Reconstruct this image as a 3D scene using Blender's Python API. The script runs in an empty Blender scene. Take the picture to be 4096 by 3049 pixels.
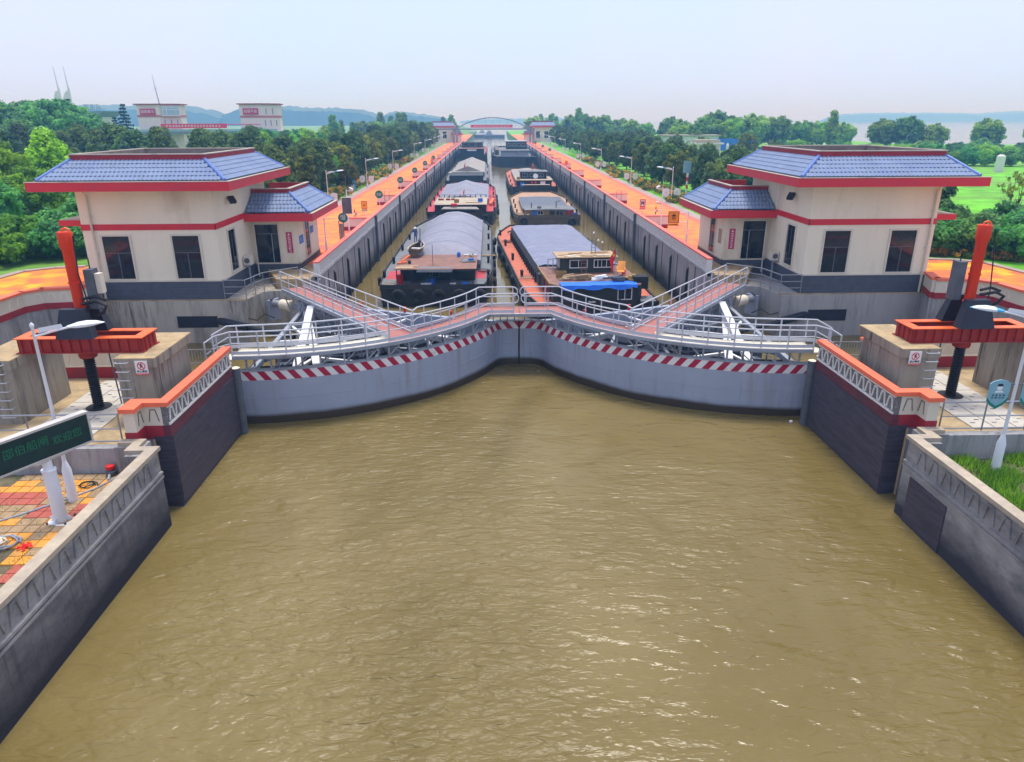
import bpy, bmesh, math, random
from mathutils import Vector, Matrix
from math import sin, cos, pi, radians as R
random.seed(7)
S = bpy.context.scene
COL = S.collection

# ---------------------------------------------------------------- camera
PITCH, YAW, ROLL = R(20.023), R(1.639), R(-0.2)
fh = Vector((sin(YAW), cos(YAW), 0)); rt = Vector((cos(YAW), -sin(YAW), 0)); up = Vector((0, 0, 1))
fw = fh*cos(PITCH)-up*sin(PITCH); uc = fh*sin(PITCH)+up*cos(PITCH)
r2 = rt*cos(ROLL)+uc*sin(ROLL); u2 = uc*cos(ROLL)-rt*sin(ROLL)
cam = bpy.data.cameras.new('camera'); camo = bpy.data.objects.new('camera', cam); COL.objects.link(camo)
M3 = Matrix((r2, u2, -fw)).transposed()
camo.matrix_world = Matrix.Translation((-1.366, 0, 11.84)) @ M3.to_4x4()
cam.sensor_width = 36; cam.lens = 25.23; cam.clip_start = .2; cam.clip_end = 20000
S.camera = camo
# ---------------------------------------------------------------- light
SUN_EL, SUN_AZ = R(76), R(16)          # azimuth clockwise from +Y: ahead, high and veiled
w = bpy.data.worlds.new('World'); S.world = w; w.use_nodes = True
nt = w.node_tree; nt.nodes.clear()
out = nt.nodes.new('ShaderNodeOutputWorld'); bg = nt.nodes.new('ShaderNodeBackground')
sky = nt.nodes.new('ShaderNodeTexSky'); sky.sky_type = 'NISHITA'; sky.sun_disc = False
sky.sun_elevation = SUN_EL; sky.sun_rotation = SUN_AZ
sky.air_density = 1.0; sky.dust_density = 3.0; sky.ozone_density = 2.0
mx = nt.nodes.new('ShaderNodeMix'); mx.data_type = 'RGBA'; mx.inputs[0].default_value = .8
tc = nt.nodes.new('ShaderNodeTexCoord'); sn = nt.nodes.new('ShaderNodeTexNoise'); sn.inputs['Scale'].default_value = 2.2; sn.inputs['Detail'].default_value = 5
nt.links.new(tc.outputs['Generated'], sn.inputs['Vector']); vr = nt.nodes.new('ShaderNodeValToRGB'); ve = vr.color_ramp.elements      # the bright overcast veil, thin cloud all round
ve[0].position = .35; ve[0].color = (.58, .72, 1.0, 1); ve[1].position = .68; ve[1].color = (.68, .71, 1.0, 1)
vm = nt.nodes.new('ShaderNodeVectorMath'); vm.operation = 'SCALE'; vm.inputs['Scale'].default_value = 10.0; nt.links.new(sn.outputs['Fac'], vr.inputs[0]); nt.links.new(vr.outputs[0], vm.inputs[0]); nt.links.new(vm.outputs[0], mx.inputs[7])
nt.links.new(sky.outputs[0], mx.inputs[6]); nt.links.new(mx.outputs[2], bg.inputs[0])
bg.inputs[1].default_value = .105
nt.links.new(bg.outputs[0], out.inputs[0])
sl = bpy.data.lights.new('sun', 'SUN'); sl.energy = 2.8; sl.angle = R(17); sl.color = (1, .95, .86)
so = bpy.data.objects.new('sun', sl); COL.objects.link(so)
sd = Vector((sin(SUN_AZ)*cos(SUN_EL), cos(SUN_AZ)*cos(SUN_EL), sin(SUN_EL)))
so.rotation_euler = sd.to_track_quat('Z', 'Y').to_euler(); so.location = sd*200
vs = S.view_settings; vs.view_transform = 'Standard'; vs.look = 'None'; vs.exposure = .4; vs.gamma = 1; vs.use_curve_mapping = False
S.cycles.max_bounces = 6; S.cycles.volume_bounces = 0
S.cycles.volume_step_rate = 4

# ---------------------------------------------------------------- materials
MATS = {}
def mat(name, col, rough=.75, metal=0, var=.12, scale=1.5, streak=1., bump=0., bscale=8., dirt=None, dscale=.6, damt=.5, wet_shade=None, spec=.4, emit=None, coat=0, drips=0., dripcol=(.05,.045,.04), dripsc=5.):
    """procedural material: base colour broken up by position noise; dirt = second colour in patches; wet = (colour, z, softness): damp below z, on one wing wall a painted dark reflection"""
    m = bpy.data.materials.new(name); m.use_nodes = True; n = m.node_tree.nodes; l = m.node_tree.links
    b = n['Principled BSDF']; b.inputs['Roughness'].default_value = rough; b.inputs['Metallic'].default_value = metal
    b.inputs['Specular IOR Level'].default_value = spec
    if coat: b.inputs['Coat Weight'].default_value = coat
    g = n.new('ShaderNodeNewGeometry'); mp = n.new('ShaderNodeMapping'); mp.inputs['Scale'].default_value = (1, 1, 1/streak)
    l.new(g.outputs['Position'], mp.inputs[0])
    t = n.new('ShaderNodeTexNoise'); t.inputs['Scale'].default_value = scale; t.inputs['Detail'].default_value = 6; t.inputs['Roughness'].default_value = .65
    l.new(mp.outputs[0], t.inputs['Vector'])
    cr = n.new('ShaderNodeValToRGB'); cr.color_ramp.elements[0].position = .3; cr.color_ramp.elements[1].position = .7
    lo = [max(0, c*(1-var)) for c in col]; hi = [min(1, c*(1+var)) for c in col]
    cr.color_ramp.elements[0].color = (*lo, 1); cr.color_ramp.elements[1].color = (*hi, 1)
    l.new(t.outputs['Fac'], cr.inputs[0]); c = cr.outputs[0]
    if dirt:
        t2 = n.new('ShaderNodeTexNoise'); t2.inputs['Scale'].default_value = dscale; t2.inputs['Detail'].default_value = 8; t2.inputs['Roughness'].default_value = .7
        l.new(mp.outputs[0], t2.inputs['Vector'])
        r = n.new('ShaderNodeMapRange'); r.inputs[1].default_value = .62-damt*.3; r.inputs[2].default_value = .72; l.new(t2.outputs['Fac'], r.inputs[0])
        x = n.new('ShaderNodeMix'); x.data_type = 'RGBA'; x.inputs[7].default_value = (*dirt, 1)
        l.new(r.outputs[0], x.inputs[0]); l.new(c, x.inputs[6]); c = x.outputs[2]
    if drips:
        mp5 = n.new('ShaderNodeMapping'); mp5.inputs['Scale'].default_value = (dripsc, dripsc, dripsc*.06); l.new(g.outputs['Position'], mp5.inputs[0])
        t5 = n.new('ShaderNodeTexNoise'); t5.inputs['Scale'].default_value = 1; t5.inputs['Detail'].default_value = 4; t5.inputs['Roughness'].default_value = .7; l.new(mp5.outputs[0], t5.inputs['Vector'])
        t6 = n.new('ShaderNodeTexNoise'); t6.inputs['Scale'].default_value = .5; l.new(g.outputs['Position'], t6.inputs['Vector'])
        r = n.new('ShaderNodeMapRange'); r.inputs[1].default_value = .5; r.inputs[2].default_value = .68; r.inputs[4].default_value = drips; l.new(t5.outputs['Fac'], r.inputs[0])
        mu = n.new('ShaderNodeMath'); mu.operation = 'MULTIPLY'; mu.use_clamp = True; r3 = n.new('ShaderNodeMapRange'); r3.inputs[1].default_value = .35; r3.inputs[2].default_value = .6; l.new(t6.outputs['Fac'], r3.inputs[0]); l.new(r.outputs[0], mu.inputs[0]); l.new(r3.outputs[0], mu.inputs[1])
        x = n.new('ShaderNodeMix'); x.data_type = 'RGBA'; x.inputs[7].default_value = (*dripcol, 1); l.new(mu.outputs[0], x.inputs[0]); l.new(c, x.inputs[6]); c = x.outputs[2]
    if wet_shade:
        wc, wz, ws = wet_shade
        sp = n.new('ShaderNodeSeparateXYZ'); l.new(g.outputs['Position'], sp.inputs[0])
        t3 = n.new('ShaderNodeTexNoise'); t3.inputs['Scale'].default_value = .5; t3.inputs['Detail'].default_value = 5; l.new(mp.outputs[0], t3.inputs['Vector'])
        ad = n.new('ShaderNodeMath'); ad.operation = 'MULTIPLY_ADD'; ad.inputs[1].default_value = ws*1.2; l.new(t3.outputs['Fac'], ad.inputs[0]); l.new(sp.outputs[2], ad.inputs[2])
        r = n.new('ShaderNodeMapRange'); r.inputs[1].default_value = wz+ws*1.1; r.inputs[2].default_value = wz; l.new(ad.outputs[0], r.inputs[0])
        x = n.new('ShaderNodeMix'); x.data_type = 'RGBA'; x.inputs[7].default_value = (*wc, 1)
        l.new(r.outputs[0], x.inputs[0]); l.new(c, x.inputs[6]); c = x.outputs[2]
    l.new(c, b.inputs['Base Color'])
    if bump:
        t4 = n.new('ShaderNodeTexNoise'); t4.inputs['Scale'].default_value = bscale; t4.inputs['Detail'].default_value = 5; l.new(mp.outputs[0], t4.inputs['Vector'])
        bp = n.new('ShaderNodeBump'); bp.inputs['Strength'].default_value = bump; bp.inputs['Distance'].default_value = .05
        l.new(t4.outputs['Fac'], bp.inputs['Height']); l.new(bp.outputs[0], b.inputs['Normal'])
    if emit: b.inputs['Emission Color'].default_value = (*col, 1); b.inputs['Emission Strength'].default_value = emit
    MATS[name] = m
    return m

cream = mat('cream_render', (.82, .74, .58), .85, var=.05, scale=.8, streak=4, bump=.05, drips=.1, dripcol=(.36,.29,.22), dripsc=3., dirt=(.62, .52, .39), dscale=.35, damt=.15)
cream2 = mat('cream_trim', (.66, .60, .49), .7, var=.04)
plinthm = mat('slate_tile', (.075, .085, .12), .55, var=.18, scale=3)
redm = mat('red_fascia', (.62, .025, .04), .45, var=.08, scale=1.2, streak=.5, dirt=(.5, .03, .06), damt=.2)
pierred = mat('stained_red_band', (.13, .025, .035), .7, var=.4, scale=3, streak=.3, dirt=(.05, .03, .04), dscale=1.2, damt=.5)
dredm = mat('maroon_band', (.33, .018, .03), .6, var=.15, dirt=(.16, .03, .03), damt=.3)
tilem = mat('blue_roof_tile', (.205, .26, .385), .7, var=.16, scale=1.6, spec=.12, dirt=(.14,.19,.34), dscale=.8, damt=.4)
ridgem = mat('blue_ridge', (.12, .2, .48), .35, var=.12)
capm = mat('parapet_top', (.5, .42, .34), .8, var=.1, dirt=(.2, .17, .14), damt=.3)
roofin = mat('roof_recess', (.22, .19, .17), .9, var=.2, streak=.4, dirt=(.12, .1, .09))
glass = mat('dark_window_glass', (.012, .015, .022), .06, var=.3, scale=.7, spec=.6)
conc = mat('concrete', (.44, .40, .34), .9, var=.14, scale=1.4, streak=4, bump=.15, drips=.85, dirt=(.13, .115, .09), dscale=.9, damt=.42)
conc2 = mat('smooth_grey_concrete', (.37, .36, .355), .9, var=.1, scale=.9, streak=3, bump=.1, dirt=(.24, .23, .22), dscale=.6, damt=.4, drips=.35)
pierc = mat('streaked_pier_concrete', (.30, .265, .21), .9, var=.16, scale=1.6, streak=4, bump=.2, dirt=(.15, .13, .1), dscale=.9, damt=.4, drips=1., dripcol=(.035, .032, .028), dripsc=5)
conct = mat('concrete_top', (.42, .31, .17), .9, var=.2, scale=2.2, bump=.2, dirt=(.2, .16, .1), dscale=1.3, damt=.5)
concg = mat('concrete_grey', (.34, .335, .34), .9, var=.13, scale=1.2, streak=3, bump=.15, dirt=(.12, .115, .11), dscale=.5, damt=.45, drips=.7, wet_shade=((.06, .055, .06), -.1, .5))
wingm = mat('wing_concrete', (.3, .285, .275), .9, var=.16, scale=2, streak=.5, bump=.25, dirt=(.12, .12, .13), dscale=.8, damt=.5, wet_shade=((.035, .033, .045), .9, 1.0))
wing_shade = mat('shade_painted_wing_concrete', (.17, .16, .165), .9, var=.2, scale=2, streak=.5, bump=.25, dirt=(.08, .08, .09), dscale=.8, damt=.5, drips=.6, wet_shade=((.02, .02, .028), 1.0, 1.1))  # darkening toward the water paints in the bridge's dark shadow reflection
wingcap = mat('wing_cap_concrete', (.43, .36, .27), .9, var=.18, scale=2.5, bump=.2, dirt=(.27, .23, .2), damt=.5)
pierm = mat('pier_dark_plate', (.062, .052, .075), .6, var=.35, scale=1.3, streak=.12, bump=.2, bscale=6, dirt=(.03, .03, .04), dscale=.7, damt=.5)
piercol = mat('pier_end_concrete', (.17, .17, .2), .85, var=.2, streak=4, dirt=(.08, .08, .1), damt=.5, wet_shade=((.05, .05, .06), .1, .6))
relm = mat('worn_relief_panel', (.15, .14, .14), .9, var=.4, scale=9, streak=.4, bump=.3, dirt=(.5, .47, .44), dscale=8, damt=.25)
relhi = mat('relief_edge', (.72, .69, .66), .85, var=.25, scale=12)
salmon = mat('salmon_cap', (.82, .16, .075), .6, var=.1, scale=1.5, dirt=(.66, .13, .09), damt=.25)
pinkcap = mat('pink_cap', (.78, .17, .13), .6, var=.1)
chm = mat('chamber_wall', (.33, .295, .3), .85, var=.22, scale=1.0, streak=3, bump=.2, dirt=(.16, .145, .15), dscale=.35, damt=.5, drips=.7, wet_shade=((.014, .013, .02), 1.1, 1.15))
fendm = mat('dark_fender_steel', (.018, .016, .02), .6, var=.3, streak=4)
copm = mat('coping_panel', (.55, .51, .5), .85, var=.3, scale=5, bump=.3, dirt=(.6, .57, .55), dscale=4, damt=.35)
gatem = mat('gate_blue_grey', (.32, .365, .46), .5, var=.07, scale=.45, dirt=(.4, .42, .52), dscale=.25, damt=.3, drips=.42, dripcol=(.2,.16,.13), dripsc=3., wet_shade=((.05, .034, .02), .38, .16))
whitep = mat('white_paint', (.72, .72, .72), .5, var=.06, dirt=(.45, .4, .35), dscale=.8, damt=.1)
crimson = mat('crimson_stripe', (.38, .008, .045), .5, var=.1)
railm = mat('pale_grey_rail', (.5, .52, .57), .42, var=.06)
steelg = mat('grey_steel', (.3, .33, .38), .5, var=.15, dirt=(.2, .15, .12), damt=.2)
steeld = mat('dark_steel', (.09, .1, .12), .6, var=.3)
deckred = mat('walkway_red', (.38, .145, .125), .75, var=.12, scale=2.5, dirt=(.3, .15, .13), damt=.35)
deckcream = mat('walkway_cream', (.72, .66, .52), .7, var=.08, scale=2, dirt=(.55, .38, .22), dscale=.9, damt=.15)
galv = mat('galvanised_rail', (.33, .34, .36), .35, metal=.6, var=.1)
orange = mat('orange_paint', (.85, .14, .025), .45, var=.1, scale=1.5, dirt=(.6, .07, .02), damt=.2)
orange_shade = mat('orange_web_shaded', (.33, .025, .018), .6, var=.15, scale=1.5, dirt=(.25, .02, .02), damt=.3)  # darker copy of the orange paint: shade of the beam sides put into colour
redorange = mat('cylinder_orange', (.7, .045, .01), .55, var=.14, streak=5, dirt=(.42, .03, .015), damt=.35, spec=.25, drips=.3, dripcol=(.25,.03,.02), dripsc=8)
blackp = mat('navy_black_paint', (.016, .02, .035), .45, var=.3)
rubber = mat('black_rubber', (.016, .016, .018), .75, var=.4, scale=6)
lampw = mat('lamp_white', (.75, .77, .8), .35, var=.03)
lampb = mat('lamp_blue', (.05, .4, .75), .35, var=.1)
ledface = mat('led_screen', (.006, .028, .028), .35, var=.3)
ledgreen = mat('led_green', (.008, .14, .065), .5, emit=.03)
ledframe = mat('led_frame', (.5, .47, .43), .6, var=.1)
teal = mat('teal_sign', (.01, .2, .16), .45, var=.05)
tealp = mat('pale_teal_sign', (.22, .42, .5), .45, var=.1)
signw = mat('sign_white', (.75, .75, .75), .5, var=.03)
signor = mat('sign_amber', (.85, .33, .02), .5, var=.05)
black = mat('black_print', (.012, .012, .012), .6)
plaque = mat('magenta_plaque', (.55, .03, .12), .5, var=.06)
bannerm = mat('pink_banner', (.85, .03, .1), .6, var=.05)
flagm = mat('red_flag', (.8, .012, .012), .7, var=.08)
yellow = mat('flag_yellow', (.9, .6, .02), .6)
bluem = mat('blue_plastic', (.02, .16, .62), .5, var=.12)
bluetarp = mat('blue_tarpaulin', (.015, .16, .75), .55, var=.2, scale=5, bump=.3)
tarp = mat('grey_tarpaulin', (.23, .23, .29), .62, var=.12, scale=1.1, bump=.8, bscale=1.3, dirt=(.29, .285, .34), dscale=.5, damt=.3)
tarp2 = mat('blue_grey_tarpaulin', (.185, .2, .285), .6, var=.14, scale=1.5, bump=1., bscale=1.5, dirt=(.25, .26, .34), dscale=.8, damt=.3)
tarpb = mat('beige_tarpaulin', (.3, .275, .25), .7, var=.1, bump=.3, bscale=2)
tarpside = mat('weathered_tarp_side', (.06, .075, .085), .75, var=.6, scale=4, bump=.3)
hullm = mat('black_hull', (.02, .021, .024), .6, var=.4, dirt=(.06, .035, .025), dscale=1.2, damt=.4)
hullb = mat('brown_hull', (.12, .09, .055), .65, var=.3, dirt=(.04, .03, .025), damt=.4)
deckor = mat('orange_deck', (.52, .14, .075), .75, var=.15, scale=2, dirt=(.36, .12, .08), damt=.4)
deckpk = mat('red_deck', (.48, .055, .075), .75, var=.12)
deckgr = mat('grey_deck', (.16, .17, .185), .75, var=.15)
decktan = mat('tan_deck', (.42, .26, .17), .8, var=.15)
rustroof = mat('rusty_roof_deck', (.25, .13, .1), .85, var=.25, scale=2, dirt=(.16, .09, .075), damt=.45)
cabing = mat('dark_green_cabin', (.028, .04, .033), .6, var=.3)
cabinbr = mat('ochre_cabin', (.3, .19, .06), .6, var=.25)
cabindk = mat('dark_cabin', (.02, .024, .03), .6, var=.4)
wood = mat('weathered_wood', (.42, .3, .18), .85, var=.3, scale=5)
chairm = mat('rattan_chair', (.72, .3, .06), .7, var=.2)
redpl = mat('red_plastic', (.6, .012, .012), .5)
leafpot = mat('pot_leaf', (.05, .12, .03), .7, var=.4)
skin = mat('skin', (.35, .2, .13), .6)
clothb = mat('blue_clothes', (.05, .1, .3), .85, var=.15)
clothw = mat('white_shirt', (.65, .65, .65), .85)
clothk = mat('black_trousers', (.02, .02, .025), .85)
hair = mat('black_hair', (.01, .01, .01), .6)
grass = mat('grass', (.12, .27, .03), .95, var=.5, scale=.35, bump=.5, bscale=3, dirt=(.16, .15, .07), dscale=.12, damt=.35)
meadow = mat('meadow', (.12, .42, .012), .95, var=.5, scale=.3, bump=.6, bscale=2, dirt=(.16, .24, .05), dscale=.09, damt=.6)
soil = mat('bare_soil', (.32, .2, .11), .95, var=.3, scale=.5)
kerbm = mat('grey_kerb_paving', (.36, .29, .26), .9, var=.16, scale=1.2)
gravel = mat('garden_soil', (.14, .11, .07), .95, var=.4, scale=3, bump=.4, dirt=(.08, .12, .03), damt=.4)
trunkm = mat('bark', (.1, .075, .055), .9, var=.3, streak=3)
paveo = mat('orange_paver', (.72, .3, .04), .8, var=.15, scale=3, dirt=(.4, .26, .1), dscale=2, damt=.3)
paver = mat('red_paver', (.42, .1, .07), .8, var=.15, scale=3, dirt=(.3, .16, .1), dscale=2, damt=.3)
pavet = mat('dusty_paver', (.36, .24, .13), .85, var=.25, scale=3, dirt=(.22, .17, .1), dscale=2, damt=.5)
whitewall = mat('white_wall', (.66, .66, .62), .8, var=.08)
palepink = mat('pale_pink_render', (.8, .69, .63), .85, var=.06, streak=3)
hillm = mat('distant_woods', (.05, .085, .045), .95, var=.4, scale=.02)
bridgem = mat('bridge_steel', (.2, .24, .3), .6, var=.1)

moorm = mat('pink_grey_render', (.8, .68, .63), .8, var=.06)
slabm = mat('cover_slab_concrete', (.5, .47, .41), .85, var=.1, scale=2, dirt=(.36, .31, .24), damt=.3)
def brickmat(name, c1, c2, c3, bw, bh, rotz=0):
    m = bpy.data.materials.new(name); m.use_nodes = True; n = m.node_tree.nodes; l = m.node_tree.links; b = n['Principled BSDF']; b.inputs['Roughness'].default_value = .85
    b.inputs['Specular IOR Level'].default_value = .25
    g = n.new('ShaderNodeNewGeometry'); mp = n.new('ShaderNodeMapping'); mp.inputs['Rotation'].default_value = (0, 0, rotz); l.new(g.outputs['Position'], mp.inputs[0])
    t = n.new('ShaderNodeTexBrick'); t.inputs['Color1'].default_value = (0, 0, 0, 1); t.inputs['Color2'].default_value = (1, 1, 1, 1); t.inputs['Mortar'].default_value = (.45, .45, .45, 1)
    t.inputs['Scale'].default_value = 1; t.inputs['Brick Width'].default_value = bw; t.inputs['Row Height'].default_value = bh; t.inputs['Mortar Size'].default_value = .012; t.inputs['Bias'].default_value = 0
    l.new(mp.outputs[0], t.inputs['Vector'])
    ns = n.new('ShaderNodeTexNoise'); mp2 = n.new('ShaderNodeMapping'); mp2.inputs['Scale'].default_value = (.35, 1.2, 1); l.new(mp.outputs[0], mp2.inputs[0]); l.new(mp2.outputs[0], ns.inputs['Vector']); ns.inputs['Scale'].default_value = .9; ns.inputs['Detail'].default_value = 4
    ad = n.new('ShaderNodeMath'); ad.operation = 'MULTIPLY_ADD'; ad.inputs[1].default_value = .38; l.new(t.outputs['Color'], ad.inputs[0])
    ms = n.new('ShaderNodeMath'); ms.operation = 'MULTIPLY'; ms.inputs[1].default_value = .62; l.new(ns.outputs['Fac'], ms.inputs[0]); l.new(ms.outputs[0], ad.inputs[2])
    cr = n.new('ShaderNodeValToRGB'); e = cr.color_ramp.elements; e[0].position = .3; e[0].color = (*c1, 1); e[1].position = .72; e[1].color = (*c2, 1)
    k = e.new(.52); k.color = (*c3, 1); l.new(ad.outputs[0], cr.inputs[0])
    gr = n.new('ShaderNodeTexNoise'); gr.inputs['Scale'].default_value = .45; gr.inputs['Detail'].default_value = 8; gr.inputs['Roughness'].default_value = .75; l.new(g.outputs['Position'], gr.inputs['Vector'])
    gm = n.new('ShaderNodeMapRange'); gm.inputs[1].default_value = .5; gm.inputs[2].default_value = .72; gm.inputs[4].default_value = .32; l.new(gr.outputs['Fac'], gm.inputs[0])
    jo = n.new('ShaderNodeMath'); jo.operation = 'MULTIPLY_ADD'; jo.inputs[1].default_value = .3; jo.use_clamp = True; l.new(t.outputs['Fac'], jo.inputs[0]); l.new(gm.outputs[0], jo.inputs[2])
    x = n.new('ShaderNodeMix'); x.data_type = 'RGBA'; x.inputs[7].default_value = (.34, .13, .07, 1); l.new(jo.outputs[0], x.inputs[0]); l.new(cr.outputs[0], x.inputs[6]); l.new(x.outputs[2], b.inputs['Base Color'])
    return m
promm = brickmat('promenade_brick', (.78, .15, .1), (.9, .32, .05), (.88, .23, .06), 1.1, .45)
borderm = brickmat('border_brick', (.72, .14, .1), (.85, .2, .12), (.8, .17, .11), .6, .3)
upperm = brickmat('terrace_brick', (.68, .15, .07), (.9, .42, .03), (.86, .24, .03), .8, .8)

def leafmat(name, dark, light, scale=.9, flower=None, famt=.78):
    m = bpy.data.materials.new(name); m.use_nodes = True; n = m.node_tree.nodes; l = m.node_tree.links; b = n['Principled BSDF']; b.inputs['Roughness'].default_value = .6
    b.inputs['Specular IOR Level'].default_value = .25
    at = n.new('ShaderNodeAttribute'); at.attribute_name = 'leafvar'; oi = n.new('ShaderNodeObjectInfo')
    g = n.new('ShaderNodeNewGeometry'); ns = n.new('ShaderNodeTexNoise'); ns.inputs['Scale'].default_value = scale; l.new(g.outputs['Position'], ns.inputs['Vector'])
    a = n.new('ShaderNodeMath'); a.operation = 'MULTIPLY_ADD'; a.inputs[1].default_value = .55; l.new(at.outputs['Fac'], a.inputs[0])
    q = n.new('ShaderNodeMath'); q.operation = 'MULTIPLY'; q.inputs[1].default_value = .45; l.new(ns.outputs['Fac'], q.inputs[0]); l.new(q.outputs[0], a.inputs[2])
    cr = n.new('ShaderNodeValToRGB'); e = cr.color_ramp.elements; e[0].position = .2; e[0].color = (*dark, 1); e[1].position = .72; e[1].color = (*light, 1); l.new(a.outputs[0], cr.inputs[0])
    c = cr.outputs[0]
    if flower:
        gt = n.new('ShaderNodeMath'); gt.operation = 'GREATER_THAN'; gt.inputs[1].default_value = famt; l.new(at.outputs['Fac'], gt.inputs[0])
        x = n.new('ShaderNodeMix'); x.data_type = 'RGBA'; x.inputs[7].default_value = (*flower, 1); l.new(gt.outputs[0], x.inputs[0]); l.new(c, x.inputs[6]); c = x.outputs[2]
    hs = n.new('ShaderNodeHueSaturation'); mr = n.new('ShaderNodeMapRange'); mr.inputs[3].default_value = .75; mr.inputs[4].default_value = 1.5; hr = n.new('ShaderNodeMapRange'); hr.inputs[3].default_value = .47; hr.inputs[4].default_value = .525; hm_ = n.new('ShaderNodeMath'); hm_.operation = 'FRACT'; hq = n.new('ShaderNodeMath'); hq.operation = 'MULTIPLY'; hq.inputs[1].default_value = 17.3; l.new(oi.outputs['Random'], hq.inputs[0]); l.new(hq.outputs[0], hm_.inputs[0]); l.new(hm_.outputs[0], hr.inputs[0]); l.new(hr.outputs[0], hs.inputs['Hue'])
    l.new(oi.outputs['Random'], mr.inputs[0]); l.new(mr.outputs[0], hs.inputs['Value']); l.new(c, hs.inputs['Color']); l.new(hs.outputs[0], b.inputs['Base Color'])
    tr = n.new('ShaderNodeBsdfTranslucent'); ms2 = n.new('ShaderNodeMixShader'); ms2.inputs[0].default_value = .42; l.new(hs.outputs[0], tr.inputs[0]); l.new(b.outputs[0], ms2.inputs[1]); l.new(tr.outputs[0], ms2.inputs[2]); l.new(ms2.outputs[0], n['Material Output'].inputs[0])
    return m
lf_dark = leafmat('magnolia_leaf', (.022, .07, .04), (.16, .27, .055), flower=(.6, .6, .5), famt=.987)
lf_yel = leafmat('olive_leaf', (.035, .09, .02), (.24, .3, .03))
lf_bright = leafmat('bright_leaf', (.04, .17, .022), (.3, .6, .035))
lf_mid = leafmat('mid_green_leaf', (.024, .12, .05), (.16, .42, .08))
lf_con = leafmat('conifer_needle', (.01, .035, .03), (.025, .09, .06))
lf_flow = leafmat('flower_bed_leaf', (.04, .1, .02), (.16, .26, .03), flower=(.85, .42, .02), famt=.7)
lf_far = leafmat('far_leaf', (.045, .14, .05), (.27, .46, .07), scale=.3)

def watermat():
    m = bpy.data.materials.new('muddy_water'); m.use_nodes = True; n = m.node_tree.nodes; l = m.node_tree.links; b = n['Principled BSDF']
    b.inputs['IOR'].default_value = 1.33
    g = n.new('ShaderNodeNewGeometry')
    def noise(sc, det, mapsc=(1,1,1), rot=0, dist=0):
        mp = n.new('ShaderNodeMapping'); mp.inputs['Scale'].default_value = mapsc; mp.inputs['Rotation'].default_value = (0,0,rot); l.new(g.outputs['Position'], mp.inputs[0])
        t = n.new('ShaderNodeTexNoise'); t.inputs['Scale'].default_value = sc; t.inputs['Detail'].default_value = det; t.inputs['Distortion'].default_value = dist; l.new(mp.outputs[0], t.inputs['Vector']); return t
    t = noise(.13, 7, (1,.6,1), .3, 1.2)
    cr = n.new('ShaderNodeValToRGB'); e = cr.color_ramp.elements; e[0].position = .34; e[0].color = (.135,.1,.028,1); e[1].position = .68; e[1].color = (.2,.152,.058,1)
    l.new(t.outputs['Fac'], cr.inputs[0]); l.new(cr.outputs[0], b.inputs['Base Color'])
    calm = noise(.09, 3, (1,.7,1), .8); rg = n.new('ShaderNodeMapRange'); rg.inputs[1].default_value = .38; rg.inputs[2].default_value = .6; rg.inputs[3].default_value = .25; rg.inputs[4].default_value = 1.; l.new(calm.outputs['Fac'], rg.inputs[0])
    sp = n.new('ShaderNodeSeparateXYZ'); l.new(g.outputs['Position'], sp.inputs[0]); sh = n.new('ShaderNodeMapRange'); sh.inputs[1].default_value = 34; sh.inputs[2].default_value = 40; sh.inputs[3].default_value = 1; sh.inputs[4].default_value = .1; l.new(sp.outputs[1], sh.inputs[0])   # sheltered water behind the gates lies calm
    m0 = n.new('ShaderNodeMath'); m0.operation = 'MULTIPLY'; l.new(rg.outputs[0], m0.inputs[0]); l.new(sh.outputs[0], m0.inputs[1])
    rr = n.new('ShaderNodeMapRange'); rr.inputs[3].default_value = .06; rr.inputs[4].default_value = .42; l.new(m0.outputs[0], rr.inputs[0]); l.new(rr.outputs[0], b.inputs['Roughness'])
    prev = None
    for sc, ms, st, rot in ((.5,(1,1.7,1),.16,.15),(1.9,(.75,1.7,1),.14,.3),(4.5,(.7,1.5,1),.05,-.2)):
        w_ = noise(sc, 2, ms, rot, .6); mul = n.new('ShaderNodeMath'); mul.operation = 'MULTIPLY'; l.new(w_.outputs['Fac'], mul.inputs[0]); l.new((m0 if sc > 1 else sh).outputs[0], mul.inputs[1])
        bp = n.new('ShaderNodeBump'); bp.inputs['Strength'].default_value = 1; bp.inputs['Distance'].default_value = st; l.new(mul.outputs[0], bp.inputs['Height'])
        if prev: l.new(prev.outputs[0], bp.inputs['Normal'])
        prev = bp
    l.new(prev.outputs[0], b.inputs['Normal'])
    return m
waterm = watermat()

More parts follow.
